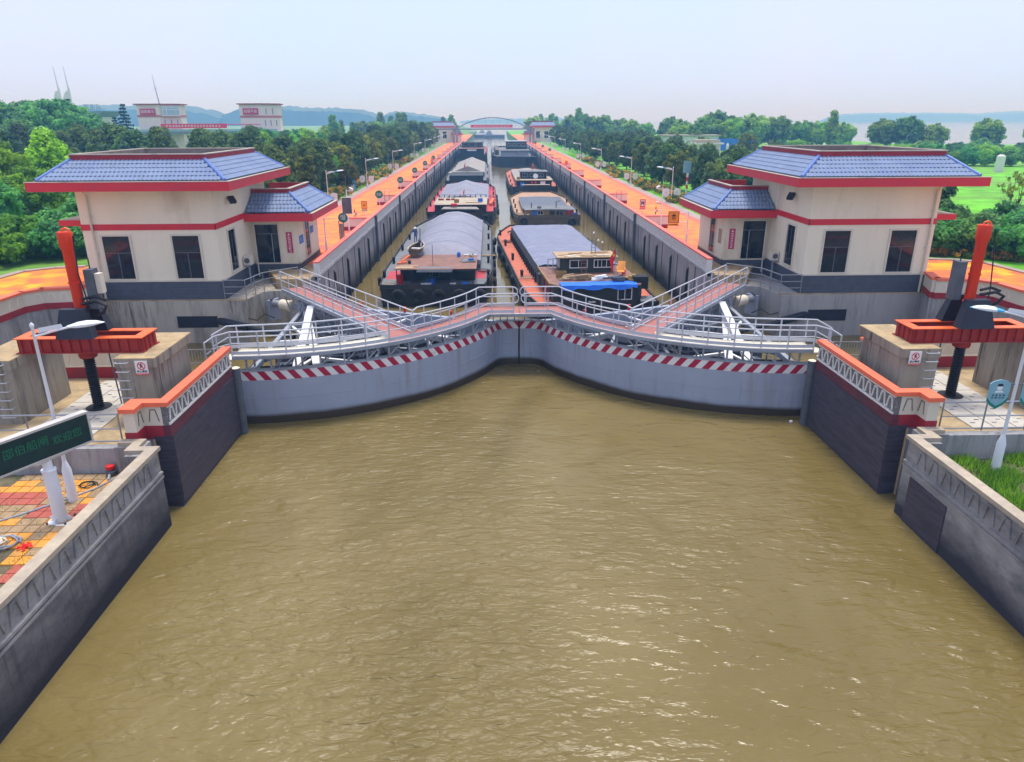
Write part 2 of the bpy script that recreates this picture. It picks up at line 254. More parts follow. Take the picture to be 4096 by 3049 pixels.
# ---------------------------------------------------------------- mesh helpers
class MB:
    def __init__(s): s.v = []; s.f = []; s.mi = []; s.sm = False
    def add(s, vs, fs, mi=0):
        o = len(s.v); s.v += [tuple(p) for p in vs]; s.f += [tuple(i+o for i in f) for f in fs]; s.mi += [mi]*len(fs); return s
    def box(s, x0, x1, y0, y1, z0, z1, mi=0):
        if x0 > x1: x0, x1 = x1, x0
        if y0 > y1: y0, y1 = y1, y0
        return s.add([(x0,y0,z0),(x1,y0,z0),(x1,y1,z0),(x0,y1,z0),(x0,y0,z1),(x1,y0,z1),(x1,y1,z1),(x0,y1,z1)],
                     [(0,3,2,1),(4,5,6,7),(0,1,5,4),(1,2,6,5),(2,3,7,6),(3,0,4,7)], mi)
    def bar(s, p, q, w_, h, mi=0):
        p, q = Vector(p), Vector(q); d = (q-p).normalized(); a = d.cross(Vector((0,0,1)))
        if a.length < 1e-3: a = Vector((1,0,0))
        a.normalize(); b = a.cross(d).normalized(); a *= w_/2; b *= h/2
        vs = [p-a-b, p+a-b, p+a+b, p-a+b, q-a-b, q+a-b, q+a+b, q-a+b]
        return s.add(vs, [(0,1,2,3),(7,6,5,4),(0,4,5,1),(1,5,6,2),(2,6,7,3),(3,7,4,0)], mi)
    def tube(s, pts, r, n=6, mi=0, caps=True):
        pts = [Vector(p) for p in pts]; rs = r if isinstance(r, (list, tuple)) else [r]*len(pts); s.sm = True
        vs = []; fs = []; a = None
        for i, p in enumerate(pts):
            d = (pts[min(i+1, len(pts)-1)]-pts[max(i-1, 0)]).normalized()
            if a is None:
                a = d.cross(Vector((0,0,1)));
                if a.length < 1e-3: a = Vector((1,0,0))
            a = (a-d*a.dot(d)).normalized(); b = d.cross(a)
            vs += [p+(a*cos(2*pi*k/n)+b*sin(2*pi*k/n))*rs[i] for k in range(n)]
        for i in range(len(pts)-1):
            for k in range(n): fs.append((i*n+k, i*n+(k+1)%n, (i+1)*n+(k+1)%n, (i+1)*n+k))
        if caps: fs.append(tuple(range(n))[::-1]); fs.append(tuple((len(pts)-1)*n+k for k in range(n)))
        return s.add(vs, fs, mi)
    def prism(s, poly, z0, z1, mi=0, top=None):
        n = len(poly); A = sum(poly[i][0]*poly[(i+1)%n][1]-poly[(i+1)%n][0]*poly[i][1] for i in range(n))
        if A < 0: poly = poly[::-1]
        vs = [(x,y,z0) for x,y in poly]+[(x,y,z1) for x,y in poly]
        fs = [tuple(range(n))[::-1]]+[(i,(i+1)%n,n+(i+1)%n,n+i) for i in range(n)]
        s.add(vs, fs, mi); o = len(s.v)-2*n; s.f.append(tuple(o+n+i for i in range(n))); s.mi.append(mi if top is None else top)
        return s
    def sheet(s, grid, mi=0):
        nr, nc = len(grid), len(grid[0])
        return s.add([p for row in grid for p in row], [(i*nc+j, i*nc+j+1, (i+1)*nc+j+1, (i+1)*nc+j) for i in range(nr-1) for j in range(nc-1)], mi)
    def lathe(s, prof, c, n=12, mi=0, ax=None):
        s.sm = True; c = Vector(c); vs = []; fs = []
        z = Vector(ax).normalized() if ax else Vector((0,0,1)); a = z.orthogonal().normalized(); b = z.cross(a)
        for r_, h in prof: vs += [c+z*h+(a*cos(2*pi*k/n)+b*sin(2*pi*k/n))*r_ for k in range(n)]
        for i in range(len(prof)-1):
            for k in range(n): fs.append((i*n+k, i*n+(k+1)%n, (i+1)*n+(k+1)%n, (i+1)*n+k))
        fs.append(tuple(range(n))[::-1]); fs.append(tuple((len(prof)-1)*n+k for k in range(n)))
        return s.add(vs, fs, mi)
    def torus(s, c, ax, Rr, r_, n=14, m=7, mi=0):
        s.sm = True; c = Vector(c); z = Vector(ax).normalized(); a = z.orthogonal().normalized(); b = z.cross(a); vs = []; fs = []
        for i in range(n):
            d = a*cos(2*pi*i/n)+b*sin(2*pi*i/n)
            vs += [c+d*(Rr+r_*cos(2*pi*k/m))+z*(r_*sin(2*pi*k/m)) for k in range(m)]
        for i in range(n):
            for k in range(m): fs.append((i*m+k, ((i+1)%n)*m+k, ((i+1)%n)*m+(k+1)%m, i*m+(k+1)%m))
        return s.add(vs, fs, mi)
    def mir(s, sg):
        if sg < 0: s.v = [(-x,y,z) for x,y,z in s.v]; s.f = [f[::-1] for f in s.f]
        return s
    def mesh(s, name, mats):
        me = bpy.data.meshes.new(name); me.from_pydata(s.v, [], s.f)
        for m in (mats if isinstance(mats, (list, tuple)) else [mats]): me.materials.append(m)
        if any(s.mi): me.polygons.foreach_set('material_index', s.mi)
        if s.sm:
            me.polygons.foreach_set('use_smooth', [True]*len(s.f))
            try: me.set_sharp_from_angle(angle=R(40))
            except Exception: pass
        me.update(); return me
    def build(s, name, mats, parent=None, label=None, kind=None):
        """link as ONE object; vertices are given in world space when the top of the parent chain stands unrotated, else in its own space"""
        if parent is not None:
            top = parent
            while top.parent: top = top.parent
            if not top.get('_local', 0):
                L = top.location
                s.v = [(x-L.x, y-L.y, z-L.z) for x,y,z in s.v]
        o = bpy.data.objects.new(name, s.mesh(name, mats)); COL.objects.link(o)
        if parent is not None: o.parent = parent
        if label: o['label'] = label
        if kind: o['kind'] = kind
        return o
def B(*a, **k): return MB().box(*a, **k)
def thing(name, label, cat, loc=(0,0,0), group=None, rotz=0, local=False):
    o = bpy.data.objects.new(name, None); COL.objects.link(o); o.location = loc; o.rotation_euler = (0,0,rotz); o.empty_display_size = .2
    o['label'] = label; o['category'] = cat
    if group: o['group'] = group
    if local: o['_local'] = 1
    return o
def tag(o, label, cat, group=None):
    o['label'] = label; o['category'] = cat
    if group: o['group'] = group
    return o
def place(o, loc):      # give a top-level mesh its origin at loc
    me = o.data; L = Vector(loc)
    me.transform(Matrix.Translation(-L)); o.location = L; return o
def struct(o): o['kind'] = 'structure'; return o
def dup(o, loc, rotz=None, label=None, scale=None, parent=None):
    c = o.copy(); COL.objects.link(c)
    if parent is None:
        c.location = loc
        if rotz is not None: c.rotation_euler = (0,0,rotz)
        if scale: c.scale = scale
        if label: c['label'] = label
    else: c.parent = parent
    for ch in o.children: dup(ch, None, parent=c)
    return c
def textmesh(txt, size):
    cu = bpy.data.curves.new('t', 'FONT'); cu.body = txt; cu.size = size; cu.align_x = 'CENTER'; cu.align_y = 'CENTER'; cu.extrude = .004; cu.resolution_u = 2
    o = bpy.data.objects.new('t', cu); COL.objects.link(o); bpy.context.view_layer.update()
    me = bpy.data.meshes.new_from_object(o.evaluated_get(bpy.context.evaluated_depsgraph_get()))
    bpy.data.objects.remove(o); return me
def lettering(txt, size, c, nrm, m, parent, name='lettering', sx=1, bold=0):
    """flat print in the plane through c with normal nrm, upright"""
    z = Vector(nrm).normalized(); x = Vector((0,0,1)).cross(z).normalized(); y = z.cross(x)
    me = textmesh(txt, size); T = Matrix((x*sx, y, z)).transposed().to_4x4(); T.translation = Vector(c)
    me.transform(T); me.materials.clear(); me.materials.append(m); me.name = name
    if parent is not None:
        top = parent
        while top.parent: top = top.parent
        if not top.get('_local', 0): me.transform(Matrix.Translation(-top.location))
    o = bpy.data.objects.new(name, me); COL.objects.link(o); o.parent = parent
    return o
def strokes(c, nrm, w_, h, rows, cols, m, parent, name='lettering', fill=.75, vertical=False):
    """illegible small print: each character a handful of strokes, flat on the sign"""
    rnd = random.Random(int(abs(c[0]*131+c[1]*17+c[2]*7)*10)); z = Vector(nrm).normalized(); x = Vector((0,0,1)).cross(z).normalized(); y = z.cross(x); c = Vector(c); b = MB()
    cw, ch = w_/cols, h/rows
    for i in range(rows):
        for j in range(cols):
            o = c+x*((j+.5)*cw-w_/2)+y*(h/2-(i+.5)*ch)
            gw, gh = cw*fill/2, ch*fill/2
            for k in range(3):
                yy = -gh+gh*2*(k+.5)/3; a = rnd.uniform(.5, 1)*gw; t = gh*.16
                b.add([o+x*-a+y*(yy-t), o+x*a+y*(yy-t), o+x*a+y*(yy+t), o+x*-a+y*(yy+t)], [(0,1,2,3)])
            for k in range(2):
                xx = rnd.uniform(-.7, .7)*gw; t = gw*.14; a = rnd.uniform(.6, 1)*gh
                q = z*.002
                b.add([o+q+x*(xx-t)+y*-a, o+q+x*(xx+t)+y*-a, o+q+x*(xx+t)+y*a, o+q+x*(xx-t)+y*a], [(0,1,2,3)])
    return b.build(name, m, parent)
def sidetxt(s): return 'left' if s < 0 else 'right'

BANK = {-1: 'on the sign-board bank', 1: 'on the lake-side bank'}
_o1 = 'zeroth first second third fourth fifth sixth seventh eighth ninth tenth eleventh twelfth thirteenth fourteenth fifteenth sixteenth seventeenth eighteenth nineteenth'.split()
def ordw(i):
    if i < 20: return _o1[i]
    t_, u_ = divmod(i, 10); tens = ['', '', 'twent', 'thirt', 'fort', 'fift'][t_]
    return tens+'ieth' if u_ == 0 else tens+'y-'+_o1[u_]
# ---------------------------------------------------------------- water, land, haze, hills
wt = MB(); wt.add([(-7000,-60,0),(7000,-60,0),(7000,9000,0),(-7000,9000,0)], [(0,1,2,3)]); struct(wt.build('water', waterm))
bed = MB(); bed.add([(-7000,-60,-2.2),(7000,-60,-2.2),(7000,9000,-2.2),(-7000,9000,-2.2)], [(0,1,2,3)]); struct(bed.build('river_bed', soil))
def ground_poly(poly, z, m, name, z0=-2.1):
    return struct(MB().prism(poly, z0, z).build(name, m))
Lp = [(-11.95,46.8),(-15.9,46.8),(-16,49.2),(-23.2,49.2),(-23.2,39.5),(-22.7,37.9),(-25,37.6),(-25.5,36.7),(-25.5,34.6),(-27,28),(-36,22),(-120,15),(-900,15),(-2500,900),(-2500,2200),(-60,1400),(-20,800),(-11.95,640)]
ground_poly(Lp, 3.0, grass, 'ground')
Rp = [(11.95,46.8),(15.9,46.8),(16,49.2),(23.2,49.2),(23.2,39.5),(22.7,37.9),(24.8,37.6),(25.4,36.9),(26.0,34.6),(27,28),(36,22),(120,15),(900,-30),(900,60),(560,150),(330,215),(200,252),(148,275),(150,330),(175,420),(150,560),(80,690),(13,640),(11.95,500)]
ground_poly(Rp, 3.0, meadow, 'ground')
# promenade sheets
for s in (-1, 1):
    a = 18.0
    m_ = MB(); m_.add([(s*11.7,46.8,3.006),(s*a,46.8,3.006),(s*a,470,3.006),(s*11.7,470,3.006)], [(0,1,2,3)]); struct(m_.build('promenade_paving', promm))
    m_ = MB(); m_.add([(s*17.3,46.8,3.01),(s*18,46.8,3.01),(s*18,470,3.01),(s*17.3,470,3.01)], [(0,1,2,3)]); m_.add([(s*11.77,46.8,3.01),(s*12.5,46.8,3.01),(s*12.5,470,3.01),(s*11.77,470,3.01)], [(0,1,2,3)]); struct(m_.build('paving_border', borderm))
    m_ = MB(); m_.box(s*18.0,s*18.25,50,298,3.0,3.03); m_.box(s*18.25,s*19.0,50,298,3.0,3.018); struct(m_.build('kerb_strip', kerbm))
    # terrace behind the gate recess, curved outer kerb
    ins = [(23.3,46.5),(23.25,39.6),(22.75,37.75),(24.9,37.5),(25.5,36.7),(25.6,34.6),(27,28),(33,24)]
    outp = [(39,28),(31.2,39.5),(30.9,42.3),(30.6,45.3),(29.2,46.4),(27.5,46.8)]
    m_ = MB(); poly = [(s*x,y,3.006) for x,y in ins+outp]; m_.add(poly, [tuple(range(len(poly)))]); struct(m_.build('terrace_paving', upperm))
    struct(MB().prism([(s*11.75,42.32),(s*14.1,42.35),(s*16.1,46.9),(s*11.75,46.9)], 2.2, 3.012).build('house_apron', conct))
    k = MB()
    for p,q in zip(outp, outp[1:]): k.bar((s*p[0],p[1],3.03),(s*q[0],q[1],3.03),.5,.12)
    struct(k.build('terrace_kerb', kerbm))
# chamber-end ground beyond the lock: quay on the right
def hill(name, pts, y, lab=None, depth=120):
    v = MB(); g0 = [(x,y,0) for x,h in pts]; g1 = [(x,y+8,h*.8) for x,h in pts]; g2 = [(x,y+depth*.5,h) for x,h in pts]; g3 = [(x,y+depth,0) for x,h in pts]
    v.sheet([g0,g1,g2,g3]); v.sm = True; return struct(v.build(name, hillm))
rnd = random.Random(3)
def ridge(x0, x1, h0, h1, n, jit):
    return [(x0+(x1-x0)*i/n, (h0+(h1-h0)*i/n)*(1-.5*(abs(2*i/n-1)**6))+rnd.uniform(-jit, jit)) for i in range(n+1)]
hill('distant_woods', ridge(-900,-440,37,36,60,1.8), 1250)
hill('distant_woods', ridge(-450,-180,38,28,50,1.6), 1270)
hill('distant_woods', ridge(-190,-60,30,14,30,1.2), 1300)
hill('distant_woods', ridge(-100,420,14,16,70,2), 2600)
hill('distant_woods', ridge(1230,1560,26,34,40,1.5), 2700)
hill('distant_woods', ridge(1500,1800,32,28,40,1.5), 2700)
hill('distant_woods', ridge(1700,2900,30,52,90,1.5), 2750)
hz = B(-4000, 4000, -40, 4500, -3.5, 56).build('haze', None, kind='stuff'); hz.data.materials.clear()
hm = bpy.data.materials.new('haze_air'); hm.use_nodes = True; n = hm.node_tree.nodes; n.remove(n['Principled BSDF'])
pv = n.new('ShaderNodeVolumePrincipled'); pv.inputs['Color'].default_value = (.22, .55, 1, 1); pv.inputs['Absorption Color'].default_value = (1, 1, 1, 1); pv.inputs['Density'].default_value = .00095; pv.inputs['Anisotropy'].default_value = .2
hm.node_tree.links.new(pv.outputs[0], n['Material Output'].inputs['Volume']); hz.data.materials.append(hm)

# ---------------------------------------------------------------- relief motif used along all parapets
def motif(p0, dx, w_, h, z, nrm, t=.035, d=.03, link=False):
    """one raised trapezoid line: up, across, down; p0 = lower start, dx = unit direction along the wall"""
    b = MB(); dx = Vector(dx); n_ = Vector(nrm); P = [Vector(p0)+n_*d*.5+dx*(w_*a)+Vector((0,0,h*c)) for a,c in (((0,0),(.18,1),(.55,1),(.73,0),(1.0,0)) if link else ((0,0),(.18,1),(.55,1),(.73,0)))]
    for p,q in zip(P, P[1:]):
        d_ = (q-p).normalized(); sdv = d_.cross(n_).normalized()*t/2; nn = n_*d/2
        vs = [p-sdv-nn, p+sdv-nn, p+sdv+nn, p-sdv+nn, q-sdv-nn, q+sdv-nn, q+sdv+nn, q-sdv+nn]
        b.add(vs, [(0,1,2,3),(7,6,5,4),(0,4,5,1),(1,5,6,2),(2,6,7,3),(3,7,4,0)])
    return b
# ---------------------------------------------------------------- lock chamber walls
for s in (-1, 1):
    X = lambda x: s*x
    t = thing('lock_chamber_wall', 'long dark lock chamber wall with upright fender strips '+BANK[s], 'lock wall', (X(11.7),42,0), 'lock chamber walls')
    B(X(11.5),X(11.95),42,297,-2,3.12).build('wall_body', chm, t)
    b = MB(); b.box(X(11.44),X(11.94),42.0,297,3.12,3.2); b.build('ledge', wingm, t)
    b = MB(); b.box(X(11.52),X(11.68),42.3,297,3.2,3.98); b.build('coping', copm, t)
    b = MB(); b.box(X(11.46),X(11.74),42.0,42.3,3.0,3.985); b.build('end_block', whitewall, t)
    b = MB(); y = 42.
    while y < 297:
        y2 = min(y+8.9, 297); b.box(X(11.43),X(11.76),y,y2-.03,3.985,4.08); y = y2
    b.build('coping_cap', pinkcap, t, kind='stuff')
    f0 = None
    for i in range(55):
        y = 46.2+4.55*i
        if f0 is None:
            b = MB(); b.add([(X(11.38),y-.09,-1),(X(11.38),y+.09,-1),(X(11.5),y+.13,-1),(X(11.5),y-.13,-1),(X(11.38),y-.09,2.58),(X(11.38),y+.09,2.58),(X(11.5),y+.13,2.75),(X(11.5),y-.13,2.75)],
                  [(0,1,2,3),(7,6,5,4),(0,4,5,1),(1,5,6,2),(2,6,7,3),(3,7,4,0)]); f0 = b.build('fender', fendm, t)
        else:
            c = f0.copy(); COL.objects.link(c); c.parent = t; c.location = (0, 4.55*i, 0)
    b = MB(); y = 44.5
    while y < 296: b.box(X(11.47),X(11.5),y,y+.06,-1,3.1); y += 4.55
    b.build('wall_joint', fendm, t, kind='stuff')
    b = MB(); y = 42.5
    while y < 292:
        for zz in (3.28, 3.86): b.box(X(11.5),X(11.52),y,y+8.4,zz,zz+.05)
        y += 8.9
    y = 42.6
    while y < 150:
        m_ = motif((X(11.52),y,3.4), (0,1,0), .42, .38, 0, (-s,0,0), .06, .035); b.v, b.f, b.mi = (b.v+m_.v, b.f+[tuple(i+len(b.v) for i in f) for f in m_.f], b.mi+m_.mi); y += .45
    b.build('relief_pattern', relhi, t, kind='stuff')
    # column joints rising through the coping
    c0 = None
    for i in range(14):
        y = 64.3+17.8*i
        if c0 is None: c0 = B(X(11.3),X(11.52),y-.17,y+.17,-1,4.0).build('joint_column', steeld, t)
        else: c = c0.copy(); COL.objects.link(c); c.parent = t; c.location = (0,17.8*i,0)
    # transverse mooring walls along the promenade
    for i in range(12):
        y = 62.2+19.4*i
        if i == 0:
            mw = thing('mooring_wall', '', 'mooring wall', (X(12.8),y,3), 'short mooring walls along the promenades')
            B(X(11.77),X(13.85),y,y+.4,3.0,3.99).build('wall_panel', moorm, mw)
            B(X(11.78),X(13.87),y-.02,y+.42,3.0,3.32).build('red_base', dredm, mw)
            B(X(11.78),X(13.92),y-.06,y+.46,3.99,4.08).build('salmon_cap', pinkcap, mw)
            B(X(11.97),X(13.4),y+.5,y+2.3,3.0,3.05).build('floor_pad', cream2, mw); cur = mw
        else: cur = dup(mw, (X(12.8), y, 3))
        o_ = ['nearest the gate', 'second from the gate', 'third from the gate', 'fourth from the gate', 'fifth from the gate', 'sixth from the gate', 'seventh from the gate', 'eighth from the gate', 'ninth from the gate', 'tenth from the gate', 'eleventh from the gate', 'farthest, by the arch bridge'][i]
        cur['label'] = 'low pale wall with salmon cap crossing the promenade %s, %s' % (BANK[s], o_)

# ---------------------------------------------------------------- near pier walls, parapets, wing walls
for s in (-1, 1):
    X = lambda x: s*x
    t = thing('lock_head_pier', 'dark stained pier wall with salmon capped relief parapet beside the gate '+BANK[s], 'pier wall', (X(11.8),24,0), 'pier walls beside the gate')
    B(X(11.5),X(12.05),20.95,26.75,-2,2.5).build('pier_body', pierm, t)
    for k in range(5): B(X(11.47),X(11.5),21.0,26.7,.12+.47*k,.12+.47*k+.463).build('steel_strip', pierm, t)
    B(X(11.49),X(11.72),20.96,26.7,2.5,2.86).build('red_band', pierred, t); B(X(11.72),X(12.04),20.97,26.7,2.3,2.42).build('pier_top', conct, t)
    B(X(11.53),X(11.7),20.98,26.7,2.86,3.52).build('parapet_panel', relm, t)
    for zz in (2.87, 3.44): B(X(11.48),X(11.53),21.0,26.65,zz,zz+.07).build('moulding', relhi, t)
    y = 21.1
    while y < 26.3: motif((X(11.53),y,2.99), (0,1,0), .46, .38, 0, (-s,0,0), .05, .035, True).build('relief_motif', relhi, t); y += .47
    # bent near end of the parapet
    path = [(12.0,21.2),(12.5,21.2),(12.5,20.55)]
    b = MB(); b.prism([(X(x),y) for x,y in [(11.7,20.98),(12.28,20.98),(12.28,20.45),(12.62,20.45),(12.62,21.18),(11.7,21.18)]], 2.86, 3.52); b.build('end_panel', cream2, t)
    b = MB(); b.prism([(X(x),y) for x,y in [(11.72,20.96),(12.26,20.96),(12.26,20.43),(12.64,20.43),(12.64,21.2),(11.72,21.2)]], 2.42, 2.86); b.build('end_red_band', dredm, t)
    b = MB(); b.prism([(X(x),y) for x,y in [(11.43,20.9),(12.2,20.9),(12.2,20.37),(12.7,20.37),(12.7,21.26),(11.77,21.26),(11.77,26.75),(11.43,26.75)]], 3.52, 3.66); b.build('salmon_cap', salmon, t)
    motif((X(11.8),20.98,3.0), (s,0,0), .42, .4, 0, (0,-1,0), .025, .02).build('relief_motif', relm, t)
    motif((X(12.28),20.93,3.0), (0,-1,0), .42, .4, 0, (-s,0,0), .025, .02).build('relief_motif', relm, t)
    B(X(12.05),X(12.75),20.5,20.95,-2,2.42).build('pier_end', piercol, t)
    b = MB(); b.tube([(X(11.42),26.85,-1),(X(11.42),26.85,2.75)], .17, 10); b.build('corner_bumper', steeld, t)
    b = MB(); b.tube([(X(11.42),26.85,2.75),(X(11.42),26.85,2.8)], [.17,.05], 10); b.build('bumper_cap', deckcream, t)
    # wing wall running back under the camera
    wgl = 'weathered concrete wing wall with zigzag relief below the ' + ('sign board' if s < 0 else 'grassy lamp bed')
    t = thing('wing_wall', wgl, 'wing wall', (X(11.6),12,0), 'wing walls')
    B(X(11.42),X(11.85),-8,19.8,-2,1.78).build('wall_body', wing_shade if s < 0 else wingm, t)
    B(X(11.46),X(11.66),-8,19.8,1.78,2.56).build('parapet', wingm, t)
    for zz in (1.66, 1.8): B(X(11.38),X(11.46),-8,19.8,zz,zz+.07).build('moulding', wingm, t)
    b = MB(); b.prism([(X(x),y) for x,y in [(11.36,-8),(11.36,19.85),(12.0,19.85),(12.0,20.4),(12.75,20.4),(12.75,20.12),(12.3,20.12),(12.3,19.55),(11.7,19.55),(11.7,-8)]], 2.56, 2.68); b.build('coping', wingcap, t)
    b = MB(); b.prism([(X(x),y) for x,y in [(11.82,19.4),(11.82,19.8),(11.95,19.8),(11.95,20.5),(12.7,20.5),(12.85,20.25),(12.85,20.05),(12.25,20.05),(12.25,19.4)]], -2, 2.56); b.build('return_block', concg, t)
    y = 19.2
    m0 = None; i = 0
    while y-.62*i > 2.5:
        if m0 is None: m0 = motif((X(11.46),y,1.96), (0,-1,0), .58, .46, 0, (-s,0,0), .045, .04).build('relief_motif', wingm, t)
        else: c = m0.copy(); COL.objects.link(c); c.parent = t; c.location = (0,-.62*i,0)
        i += 1
    if s > 0: B(X(11.385),X(11.42),17.45,19.3,-1,1.5).build('steel_plate', pierm, t)
    # courtyard, garden, their edges
    cy = [(12.02,20.9),(12.02,26.9),(26.8,26.9),(34,21),(34,20.3),(12.8,20.3)]
    ground_poly([(X(x),y) for x,y in cy], 2.4, conct, 'courtyard')
    gd = [(11.8,-8),(11.8,19.9),(12.6,20.3),(60,20.25),(60,-8)]
    struct(MB().prism([(X(x),y) for x,y in gd], -2, 1.62).build('garden_bed' if s > 0 else 'garden_paving', gravel))
    b = MB(); b.box(X(12.75),X(33),20.2,20.5,1.5,2.46); o = b.build('courtyard_edge_wall', concg)
    tag(place(o, (X(20),20.35,1.5)), 'stained concrete retaining edge under the steel railing '+BANK[s], 'retaining wall', 'courtyard edge walls')
    # recess back parapet facing the camera
    t = thing('courtyard_parapet', 'cream parapet with raised trapezoids and maroon base behind the hoist piers '+BANK[s], 'parapet', (X(15),26.9,2.4), 'courtyard parapets')
    B(X(13.4),X(26.3),26.85,27.1,2.4,2.86).build('maroon_base', dredm, t)
    B(X(13.4),X(26.3),26.87,27.08,2.86,3.5).build('panel', cream2, t)
    B(X(13.35),X(26.35),26.8,27.15,3.5,3.62).build('orange_cap', salmon, t)
    B(X(13.42),X(26.3),26.84,26.87,2.86,2.93).build('moulding', cream, t)
    for k in range(15): motif((X(13.6+.75*k),26.87,3.02), (s,0,0), .62, .34, 0, (0,-1,0), .025, .02).build('relief_motif', cream, t)
    B(X(12.0),X(27),27.1,27.5,-2,2.4).build('foot_wall', concg, t)
    # grille gate between pier and parapet
    t = thing('grille_gate', 'small grey bar gate at the start of the gate walkway '+BANK[s], 'gate', (X(12.7),26.8,2.4), 'bar gates')
    b = MB(); b.box(X(12.15),X(12.22),26.78,26.86,2.4,3.55); b.build('post', galv, t); b = MB(); b.box(X(13.28),X(13.36),26.76,26.86,2.4,3.6); b.build('post', concg, t)
    for zz in (2.5, 2.95, 3.5): B(X(12.22),X(13.28),26.8,26.84,zz,zz+.04).build('rail', galv, t)
    for k in range(9): B(X(12.32+.11*k),X(12.34+.11*k),26.81,26.83,2.5,3.5).build('bar', galv, t)
    # retaining wall + parapet round the far side of the recess
    t = thing('terrace_parapet', 'curved cream terrace parapet above the gate recess '+BANK[s], 'parapet', (X(25),36,2.4), 'terrace parapets')
    pth = [(23.3,39.4),(22.75,37.75),(24.75,37.45),(25.4,36.6),(25.5,34.7),(26.8,28.2),(28,27.2)]
    def band(pp, off, z0, z1, nm, m_):
        for p,q in zip(pp, pp[1:]):
            p_, q_ = Vector((X(p[0]),p[1],0)), Vector((X(q[0]),q[1],0)); d = (q_-p_).normalized(); nn = Vector((-d.y,d.x,0))*(s)
            e = d*off*.5
            poly = [p_-nn*off-e*.4, q_-nn*off+e*.4, q_+nn*(.22)+e*.4, p_+nn*.22-e*.4]
            MB().prism([(v.x,v.y) for v in poly], z0, z1).build(nm, m_, t)
    band(pth, .16, -2, 2.6, 'retaining_wall', concg); band(pth, .20, 2.6, 2.92, 'maroon_band', dredm); band(pth, .17, 2.92, 3.58, 'cream_panel', cream2); band(pth, .24, 3.58, 3.7, 'salmon_cap', salmon)
    for p,q in zip(pth[1:], pth[2:]):
        p_, q_ = Vector((X(p[0]),p[1],0)), Vector((X(q[0]),q[1],0)); d = (q_-p_).normalized(); nn = Vector((-d.y,d.x,0))*s; L = (q_-p_).length; k = 0
        while (k+1)*.62 < L-.1:
            a_ = p_-nn*.17+d*(.15+.62*k); motif((a_.x,a_.y,3.05), d, .55, .38, 0, -nn, .03, .025).build('relief_motif', cream, t); k += 1
# garden pavers at the foot of the sign board
rnd = random.Random(5); pv0 = {}
gp = [o for o in COL.objects if o.name == 'garden_paving'][0]
for i in range(12):
    for j in range(17):
        x, y = -15.9+.37*i, 14.0+.37*j
        if x > -11.95 or y > 20.1 or x < -16.2+.1*j-1.2 and y > 18.5: continue
        band_ = (j//2+i//5) % 4
        k = ('y' if rnd.random() < .55 else 'd') if band_ in (0,3) else ('r' if rnd.random() < .75 else 'd') if band_ == 2 else ('d' if rnd.random() < .8 else 'y')
        if y < 16 and rnd.random() < .35: continue
        if k not in pv0:
            b = MB(); b.add([(-.178,-.178,0),(.178,-.178,0),(.178,.178,0),(-.178,.178,0),(-.17,-.17,.035),(.17,-.17,.035),(.17,.17,.035),(-.17,.17,.035)], [(4,5,6,7),(0,1,5,4),(1,2,6,5),(2,3,7,6),(3,0,4,7)])
            pv0[k] = b.mesh('paver', {'y': paveo, 'r': paver, 'd': pavet}[k])
        o = bpy.data.objects.new('paver', pv0[k]); COL.objects.link(o); o.parent = gp; o.location = (x,y,1.62+rnd.uniform(0,.008)); o.rotation_euler = (rnd.uniform(-.015,.015),rnd.uniform(-.015,.015),rnd.uniform(-.02,.02))

# ---------------------------------------------------------------- the two control houses
tm = MB()
_pr = [(-.11,.0),(-.085,.0),(-.06,.01),(-.025,.026),(.025,.026),(.06,.01),(.085,.0),(.11,.0)]
tm.add([(x,0,z+.045) for x,z in _pr]+[(x,.5,z+.012) for x,z in _pr]+[(x,0,z-.0) for x,z in _pr], [(i,i+1,9+i,8+i) for i in range(7)]+[(16+i,17+i,i+1,i) for i in range(7)])
TILE = tm.mesh('roof_tile', tilem); TV, TF = list(tm.v), list(tm.f)
def tiled_slope(root, A, Bp, Cc, D, rows, single, mir):
    """tiles on the quad A-B (eave, left to right seen from outside) and D-C (top); single: each tile its own part"""
    A, Bp, Cc, D = map(Vector, (A,Bp,Cc,D)); ex = (Bp-A).normalized(); upv = ((D-A)-(D-A).dot(ex)*ex); Ls = upv.length; ey = upv/Ls; ez = ex.cross(ey)
    if ez.z < 0: ez = -ez
    MBs = MB(); out = []
    deck = MB(); deck.add([A-ez*.02,Bp-ez*.02,Cc-ez*.02,D-ez*.02], [(0,1,2,3)])
    xa0, xb0 = 0, (Bp-A).dot(ex); xa1, xb1 = (D-A).dot(ex), (Cc-A).dot(ex)
    for r_ in range(rows):
        f = r_/rows; f2 = (r_+.6)/rows; lo = xa0+(xa1-xa0)*f2; hi = xb0+(xb1-xb0)*f2
        nn = int((hi-lo)/.222); st = lo+((hi-lo)-nn*.222)/2
        for c in range(nn):
            p = A+ex*(st+.111+c*.222)+ey*(Ls*f)+ez*(.008+random.uniform(0,.006))
            T = Matrix((ex, ey*(Ls/rows/.48), ez)).transposed().to_4x4(); T.translation = p
            out.append(T)
    return deck, out
